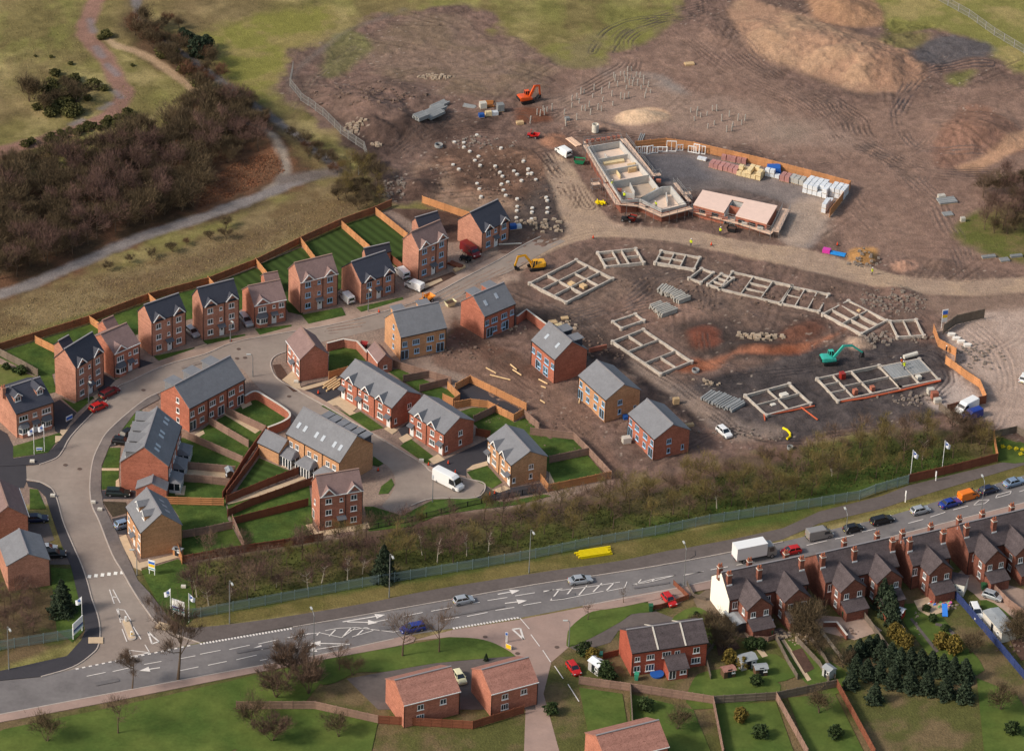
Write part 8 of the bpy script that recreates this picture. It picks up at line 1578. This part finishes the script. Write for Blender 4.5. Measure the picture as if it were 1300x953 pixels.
for x, y, s, l in [(250, 757, 1.0, 'pale-trunked forked birch closest to the entrance flags'), (265, 768, .85, 'pale-trunked birch leaning by the palisade near the first tall lamp'), (391, 748, 1.0, 'tall white-trunked birch half way to the dark conifer'), (408, 740, .8, 'slender white-trunked birch just right of the tall one'), (441, 736, .95, 'white-trunked birch left of the dark conifer'), (351, 745, .6, 'short crooked birch behind the palisade'), (555, 714, 1.0, 'tall white-trunked birch right of the dark conifer'), (536, 704, .8, 'birch between the dark conifer and the tall birch'), (592.5, 705, .9, 'birch with forked pale limbs under the railings'), (910, 645, 1.1, 'pale spreading dead-looking tree above the palisade, below the white car'), (1055, 598, .7, 'small pale birch on the green slope'), (1171, 583, .9, 'leaning pale birch between the two right flags'), (1056, 604, .5, 'stub-like pale birch low on the green slope'), (620, 700, .8, 'birch nearest the second tall lamp in the belt'), (460, 728, .8, 'birch just left of the tall lamp by the conifer'), (292, 762, .7, 'thin birch behind the first tall lamp')]:
    plant('birch', x, y, s * .8, l, 'white-trunked birches in the belt')
plant('conifer', 487, 735, .88, 'tall dark conifer in the roadside belt', None, 'conifer tree'); plant('conifer', 79, 778, .9, 'dark conifer beside the pavement west of the entrance', None, 'conifer tree', .85)
west = scatter([(-10, 760), (20, 745), (60, 752), (66, 800), (40, 815), (-10, 822)], 16, 1.8, ['beltp', 'belt'], .6, .85, 'bare trees west of the entrance'); name_by_place(west, 'leafless tree west of the entrance', [((79, 778), 'the dark conifer'), ((10, 760), 'the half-hidden brick house')])
SCR = [(-20, 222), (60, 208), (110, 196), (160, 178), (215, 160), (250, 128), (290, 130), (325, 158), (335, 190), (300, 205), (262, 222), (248, 262), (150, 300), (60, 340), (-20, 368)]
scr = scatter(SCR, 185, 2.4, lambda x, y: ['bush', 'bush', 'beltp', 'bush'] if y < 330 - .35 * x + 60 else ['bush', 'bushr', 'bushr'], .85, 1.5, 'scrub on the old tip')
name_by_place(scr, 'leafless bush on the old tip', [((0, 220), 'the pale grass edge'), ((50, 260), 'the birch clump'), ((120, 205), 'the gorse line'), ((200, 170), 'the bend of the red track'), ((262, 130), 'the stony footpath end'), ((320, 165), 'the straight embankment'), ((300, 205), 'the rusty bracken bank'), ((240, 258), 'the litter on the bracken'), ((180, 290), 'the grey path middle'), ((100, 325), 'the grey path bend'), ((20, 350), 'the edge where the grey path leaves'), ((80, 290), 'the bramble hollow'), ((150, 240), 'the thickest part of the scrub'), ((20, 300), 'the rust-red brambles')])
gor = scatter([(30, 132), (60, 105), (100, 100), (132, 112), (135, 122), (110, 142), (78, 152), (55, 146)], 34, 1.3, ['gorse', 'gorse', 'gorse', 'bush'], .7, 1.5, 'gorse on the tip') + scatter([(20, 188), (80, 178), (150, 158), (180, 142), (165, 142), (130, 155), (70, 172)], 22, 1.4, ['gorse'], .6, .9, 'gorse on the tip') + scatter([(165, 40), (182, 30), (215, 60), (262, 110), (250, 112), (205, 74)], 20, 1.8, ['gorse', 'bushr', 'bush'], .8, 1.2, 'gorse on the tip') + scatter([(60, 195), (130, 176), (240, 150), (260, 170), (170, 198), (60, 215)], 18, 2, ['gorse'], .6, 1.1, 'gorse on the tip')
name_by_place(gor, 'low dark gorse or bramble clump', [((70, 93), 'the lone round gorse bush'), ((95, 140), 'the inside of the red track bend'), ((40, 135), 'the bare grass hollow'), ((30, 186), 'the red track end'), ((150, 150), 'the lower curve of the red track'), ((190, 45), 'the sandy footpath start'), ((250, 105), 'the sandy footpath end'), ((230, 165), 'the top of the thicket'), ((100, 190), 'the pale grass bank')])
for x, y, s in [(70, 96, 1.0), (90, 82, .5), (65, 73, .4), (135, 47, 1.1), (128, 50, .7), (168, 84, .4), (45, 72, .3), (60, 112, .8)]: plant('gorse', x, y, s, '', 'lone gorse bushes')
name_by_place([o for o in COL.objects if o.get('group') == 'lone gorse bushes'], 'single gorse bush alone on grass', [((70, 93), 'the dark gorse mass'), ((135, 47), 'the fork of the tracks')])
for x, y, s, l in [(238, 58, .75, 'dark pine at the left of the small group above the embankment'), (252, 72, 1.0, 'biggest dark pine of the small group above the embankment'), (262, 62, .7, 'dark pine at the right of the small group above the embankment'), (232, 48, .5, 'smallest dark pine of the group above the embankment')]: plant('pine', x, y, s, l, 'pines above the embankment')
sc2 = scatter([(200, 20), (235, 40), (230, 100), (262, 120), (250, 60), (275, 90), (330, 145), (345, 165), (318, 160), (262, 125), (200, 70)], 26, 2.2, ['bush', 'bushr'], .6, 1.1, 'scrub along the embankment') + scatter([(420, 232), (462, 205), (488, 225), (484, 260), (450, 268), (425, 252)], 22, 1.8, ['bush', 'bush', 'belty'], .6, 1.0, 'scrub along the embankment') + scatter([(360, 170), (420, 200), (440, 215), (430, 225), (380, 195)], 14, 2, ['bush', 'bushr'], .5, .8, 'scrub along the embankment') + scatter([(120, 350), (240, 300), (330, 270), (300, 300), (180, 345)], 8, 3, ['bushr', 'bush'], .4, .7, 'scrub along the embankment')
name_by_place(sc2, 'low leafless scrub clump', [((240, 60), 'the dark pines'), ((320, 150), 'the straight embankment'), ((455, 240), 'the corner of the wire fence'), ((400, 200), 'the end of the embankment'), ((220, 320), 'the long garden fence')])
cop = scatter([(1238, 250), (1262, 232), (1310, 225), (1330, 260), (1310, 300), (1250, 296)], 30, 1.7, ['beltp', 'belt', 'bush'], .7, 1.1, 'copse at the edge of the site'); name_by_place(cop, 'leafless tree of the small copse', [((1205, 258), 'the grey slabs'), ((1290, 225), 'the sandy ramp'), ((1290, 300), 'the kerb packs')])
yd = scatter([(1205, 540), (1235, 546), (1255, 556), (1250, 572), (1215, 566)], 8, 1.4, ['bush', 'belt'], .6, .9, 'bushes by the yard corner'); name_by_place(yd, 'leafless bush at the yard corner', [((1234, 528), 'the blue van')])
# south of the road
plant('big', 226, 862, 1.3, 'large spreading bare tree in front of the entrance', 'big bare trees', 'tree'); plant('big', 168, 874, .7, 'smaller bare tree left of the large spreading one', 'big bare trees', 'tree')
plant('brownbush', 366, 862, 1.15, 'large rounded brown bush at the roadside', 'brown roadside bushes'); plant('brownbush', 392, 880, 1.0, 'second brown bush running down from the large one', 'brown roadside bushes'); plant('brownbush', 350, 884, .9, 'third brown bush at the lower edge', 'brown roadside bushes'); plant('bush', 447, 856, .9, 'small round brown bush on the side lawn', 'brown roadside bushes')
plant('street', 511, 832, 1.2, 'bare street tree left of the pair on the green lawn', 'street trees on the lawn', 'tree'); plant('street', 557.5, 827, 1.15, 'bare street tree right of the pair on the green lawn', 'street trees on the lawn', 'tree'); plant('street', 431, 850, .75, 'thin bare street tree nearest the brown bush', 'street trees on the lawn', 'tree')
plant('sapling', 745.6, 786, 1.2, 'thin sapling on the side road lawn', 'saplings'); plant('sapling', 792, 765, 1.0, 'sapling at the main road edge of the side lawn', 'saplings')
for x, y, k, s, l in [(742, 830, 'shrub', 1.5, 'round green bush at the corner of the side road'), (752, 838, 'goldbush', 1.3, 'orange-leaved bush behind the round green one'), (758, 846, 'goldbush', 1.1, 'gold-green bush in the clipped row'), (766, 855, 'shrub', 1.6, 'dark green bush in the clipped row'), (772, 862, 'shrub', 1.5, 'lowest green bush of the clipped row'), (617, 838, 'cypress', .3, 'tiny conifer by the clay tiled roof'), (926, 842, 'goldbush', 1.5, 'golden egg-shaped bush beside the semis lawn'), (943, 848, 'goldbush', 1.2, 'straw-coloured bush below the pale shed'), (952, 822, 'shrub', 1.3, 'dark green bush behind the coloured bins'), (965, 822, 'shrub', 1.2, 'second dark green bush behind the coloured bins'), (960, 868, 'shrub', 1.2, 'green bush at the foot of the small lawn'), (1120, 772, 'cypress', 1.25, 'tall conifer nearest the brick lean-to'), (1128, 782, 'cypress', 1.3, 'tall conifer in the middle of the garden three'), (1134, 794, 'cypress', 1.1, 'tall conifer lowest of the garden three'), (1136, 810, 'goldbush', 1.6, 'golden conifer under the tall three'), (1143, 816, 'goldbush', 1.5, 'second golden conifer under the tall three'), (1152, 822, 'goldbush', 1.4, 'third golden conifer under the tall three'), (1195, 822, 'goldbush', 1.6, 'bronze bush at the end of the long lawn'), (1210, 828, 'goldbush', 1.8, 'largest bronze bush at the end of the long lawn'), (1232, 828, 'bush', 1.0, 'thin bare bush on the brown lawn'), (1184, 788, 'shrub', .9, 'small bush in the border of the long lawn'), (1176, 775, 'shrub', .8, 'small bush at the top of the long lawn border'), (1200, 800, 'shrub', .8, 'small bush lower in the long lawn border'), (884, 782, 'shrub', .6, 'low bush beside the white end wall'), (890, 800, 'bush', .8, 'bare bush behind the semis'), (905, 812, 'bush', .9, 'bare bush between semis and white-ended block'), (916, 826, 'bush', .9, 'bare bush above the golden egg-shaped one'), (8, 468, 'shrub', .8, 'small bush in the show house border'), (18, 472, 'shrub', .6, 'tiny bush in the show house border'), (27, 474, 'shrub', 1.1, 'rounded dark bush in the show house border')]:
    plant(k, x, y, s, l, 'garden shrubs')
hed = [plant('cypress', x, y, s, '', 'dark garden hedge trees', None, s * .72) for x, y, s in [(1078, 838, .9), (1090, 832, 1.0), (1102, 828, 1.0), (1112, 824, .9), (1118, 836, 1.1), (1130, 842, 1.2), (1142, 848, 1.2), (1155, 850, 1.3), (1168, 852, 1.3), (1182, 852, 1.2), (1196, 856, 1.2), (1210, 860, 1.2), (1224, 862, 1.2), (1086, 852, 1.0), (1100, 860, 1.1), (1116, 862, 1.1), (1134, 870, 1.2), (1154, 875, 1.2), (1176, 878, 1.2), (1200, 884, 1.2), (1224, 888, 1.2), (1080, 872, 1.0), (1110, 890, 1.1)]]
name_by_place(hed, 'dark evergreen tree in the garden', [((1080, 835), 'the allotment strip'), ((1150, 850), 'the long lawn'), ((1225, 862), 'the blue panelled fence end')])
mid = [plant('bush', x, y, s, '', 'leafless bushes behind the terrace') for x, y, s in [(1010, 800, 1.2), (1022, 806, 1.1), (1035, 815, .9), (1015, 815, 1.0), (1030, 800, 1.3), (1290, 800, 1.0), (1298, 815, 1.2), (1285, 815, 1.0), (1070, 846, .8), (880, 830, .9), (900, 795, .9), (915, 800, .8), (925, 812, .8), (1018, 790, 1.2), (1040, 830, .8)]]
name_by_place(mid, 'bare bush in the terrace gardens', [((1020, 803), 'the white-ended block'), ((1290, 808), 'the flat grey garage'), ((905, 805), 'the dark annexe')])
daff = mat('daffodils', L(226, 206, 40), .8)
for i, (x, y) in enumerate([(1273, 568), (1281, 569), (1290, 571), (1298, 572), (1296, 577)]):
    o_ = leafy(i, blob_shape(.5, .6), 160, .09).build('daffodil_clump', daff); o_.location = P(x, y); tag(o_, ['yellow daffodil clump nearest the pale fence', 'second yellow daffodil clump along the footpath garden', 'third yellow daffodil clump along the footpath garden', 'fourth yellow daffodil clump along the footpath garden', 'lowest yellow daffodil clump beside the footpath'][i], 'flowers', 'daffodil clumps')
# rough grass and litter: a thin cover of blades over the belt and banks
def tufts(name, poly, n, m, s, seed):
    rr = random.Random(seed); b = MB(); xs_ = [p[0] for p in poly]; ys_ = [p[1] for p in poly]; k = 0
    while k < n:
        x, y = rr.uniform(min(xs_), max(xs_)), rr.uniform(min(ys_), max(ys_))
        if not inside(x, y, poly): continue
        v = G(x, y, 0); z = ground_z(v.x, v.y) if k % 6 == 0 else 0; k += 1; d = s * rr.uniform(.5, 1.3); a = rr.uniform(0, 6.28); o_ = len(b.v)
        b.v += [(v.x - math.cos(a) * d * .5, v.y - math.sin(a) * d * .5, z - .06), (v.x + math.cos(a) * d * .5, v.y + math.sin(a) * d * .5, z - .06), (v.x + rr.gauss(0, .1), v.y + rr.gauss(0, .1), z + d * rr.uniform(.5, 1))]; b.f.append((o_, o_ + 1, o_ + 2))
    tag(b.build(name, m), kind='stuff')
tufts('rough_grass', [(-20, 400), (160, 338), (330, 285), (450, 230), (480, 262), (330, 322), (110, 404), (-20, 440)], 6000, mat('straw_tufts', L(146, 130, 90), .95, var=.2, scale=.5), .22, 5)
tufts('rough_grass', [(0, 0), (110, 0), (100, 50), (130, 90), (120, 140), (30, 160), (0, 170)], 3500, mat('olive_tufts', L(132, 122, 78), .95, var=.2, scale=.5), .2, 6)
tufts('rough_grass', [(150, 110), (230, 100), (250, 125), (200, 160), (60, 200), (0, 215), (60, 190), (150, 150)], 2000, MATS['olive_tufts'], .2, 7)
tufts('bracken', [(262, 232), (300, 205), (352, 190), (362, 218), (320, 240), (250, 265)], 3500, mat('dead_bracken', L(136, 92, 66), .95, var=.2, scale=.5), .28, 8)
tufts('rough_grass', BELT, 9000, mat('belt_tufts', L(92, 92, 48), .95, var=.25, scale=.5), .35, 9)
# ================================================================== GARDENS FARTHER SOUTH, BELOW THE PHOTO'S LOWER EDGE
SG = 'gardens south of the terrace'
for pts, m in [([(300, 905), (380, 895), (480, 915), (470, 960), (300, 975)], 'verge_lawn'), ([(735, 872), (790, 880), (800, 940), (750, 945)], 'verge_lawn'), ([(800, 880), (880, 900), (905, 960), (800, 965)], 'verge_lawn'), ([(905, 895), (985, 890), (1010, 960), (925, 965)], 'verge_lawn'), ([(1000, 885), (1060, 880), (1100, 960), (1030, 965)], 'verge_lawn'), ([(1240, 860), (1290, 880), (1340, 960), (1250, 960)], 'verge_lawn')]:
    sheet('lawn', pts, .05, MATS[m])
for l, pts, m in [('long brown fence below the red semis garden', [(735, 868), (800, 877), (905, 893)], F_AGED), ('old fence at the foot of the allotment strips', [(905, 893), (985, 888), (1062, 872)], F_OLD), ('old fence between the lower two lawns', [(800, 877), (805, 960)], F_OLD), ('aged fence between the middle lower lawns', [(905, 893), (918, 960)], F_AGED), ('aged fence left of the lowest evergreen', [(985, 888), (1025, 960)], F_AGED), ('brown fence running down from the dark evergreens', [(1062, 872), (1110, 960)], F_RED), ('brown fence behind the clay tiled houses', [(480, 918), (600, 925), (665, 905)], F_RED), ('fence along the lower edge of the wide verge', [(300, 900), (400, 900), (480, 918)], F_AGED)]:
    fence(l, pts, m)
house('clay tiled house beside the lower end of the side road', (770, 968), (850, 948), (742, 930), 4.9, 2.5, 'L', M_ORNG, M_REDROOF, group='houses by the side road', wins=[('F', .3, 3.0, 1.2, 1.1, 2), ('F', .7, 3.0, 1.2, 1.1, 2)])
for x, y, k, s in [(320, 920, 'bush', 1.2), (345, 940, 'brownbush', .8), (430, 935, 'bush', 1.0), (700, 905, 'shrub', 1.3), (820, 900, 'shrub', 1.4), (860, 925, 'bush', 1.0), (940, 915, 'goldbush', 1.4), (965, 935, 'shrub', 1.5), (1040, 905, 'bush', 1.1), (1060, 935, 'shrub', 1.4), (1270, 900, 'bush', 1.2), (1285, 930, 'shrub', 1.4), (150, 930, 'street', 1.0), (60, 940, 'bush', 1.2)]: plant(k, x, y, s, '', 'plants in the southern gardens')
name_by_place([o for o in COL.objects if o.get('group') == 'plants in the southern gardens'], 'garden plant near the lower edge', [((340, 930), 'the verge fence'), ((450, 930), 'the clay tiled houses'), ((840, 910), 'the lower side road house'), ((960, 925), 'the allotment strips'), ((1050, 920), 'the lowest evergreen'), ((1275, 915), 'the blue fence end'), ((100, 935), 'the wide western verge')])
# narrow plots behind the old terrace: paths, dug patches, clutter
for nm, pts, m in [('garden_path', [(1155, 785), (1158, 784), (1192, 826), (1188, 828)], M_PAVE), ('garden_path', [(992, 812), (996, 811), (1030, 862), (1025, 864)], M_SLAB), ('garden_path', [(1040, 800), (1044, 799), (1074, 838), (1070, 840)], M_SLAB), ('garden_path', [(928, 782), (934, 782), (975, 832), (968, 834)], M_SLAB), ('garden_path', [(1268, 775), (1272, 774), (1306, 812), (1302, 814)], M_PAVE), ('garden_path', [(1188, 790), (1200, 792), (1216, 806), (1212, 808), (1198, 796), (1187, 793)], M_PAVE),
    ('dug_patch', [(905, 800), (925, 800), (940, 822), (912, 832)], M_SOIL), ('dug_patch', [(1005, 826), (1018, 822), (1034, 848), (1022, 854)], M_SOIL), ('dug_patch', [(1282, 812), (1310, 806), (1320, 832), (1296, 838)], M_SOIL), ('patio', [(1160, 762), (1182, 756), (1206, 762), (1205, 774), (1180, 782), (1166, 774)], M_SLAB), ('patio', [(975, 800), (992, 796), (1004, 806), (986, 814)], M_PAVE)]: sheet(nm, pts, .055, m)
for a in [(996, 806, 3, 2, 26, M_RUBP, .12, .35), (1018, 812, 3, 2, 20, M_RUBP, .12, .3), (1078, 804, 2.5, 2, 18, M_RUBD, .12, .3), (1205, 768, 2, 1.2, 14, M_RUB, .1, .25), (900, 815, 5, 4, 40, M_RUB, .08, .22), (1290, 822, 4, 3, 30, M_RUBD, .1, .3), (1165, 790, 1, 4, 16, M_RUB, .1, .25)]: stones('garden_rubble', *a, seed=int(a[0]) + 3)
for l, pts, m in [('low picket fence beside the long lawn path', [(1140, 792), (1150, 806), (1156, 818)], F_OLD), ('short brown fence below the play house', [(1112, 770), (1124, 790)], F_RED), ('old fence splitting the two allotment strips', [(1024, 806), (1046, 836), (1060, 862)], F_OLD), ('short old fence behind the coloured bins', [(950, 812), (975, 814), (985, 810)], F_AGED), ('low old fence beside the dug plot', [(905, 795), (925, 824), (935, 840)], F_OLD)]: fence(l, pts, m, h=.6)
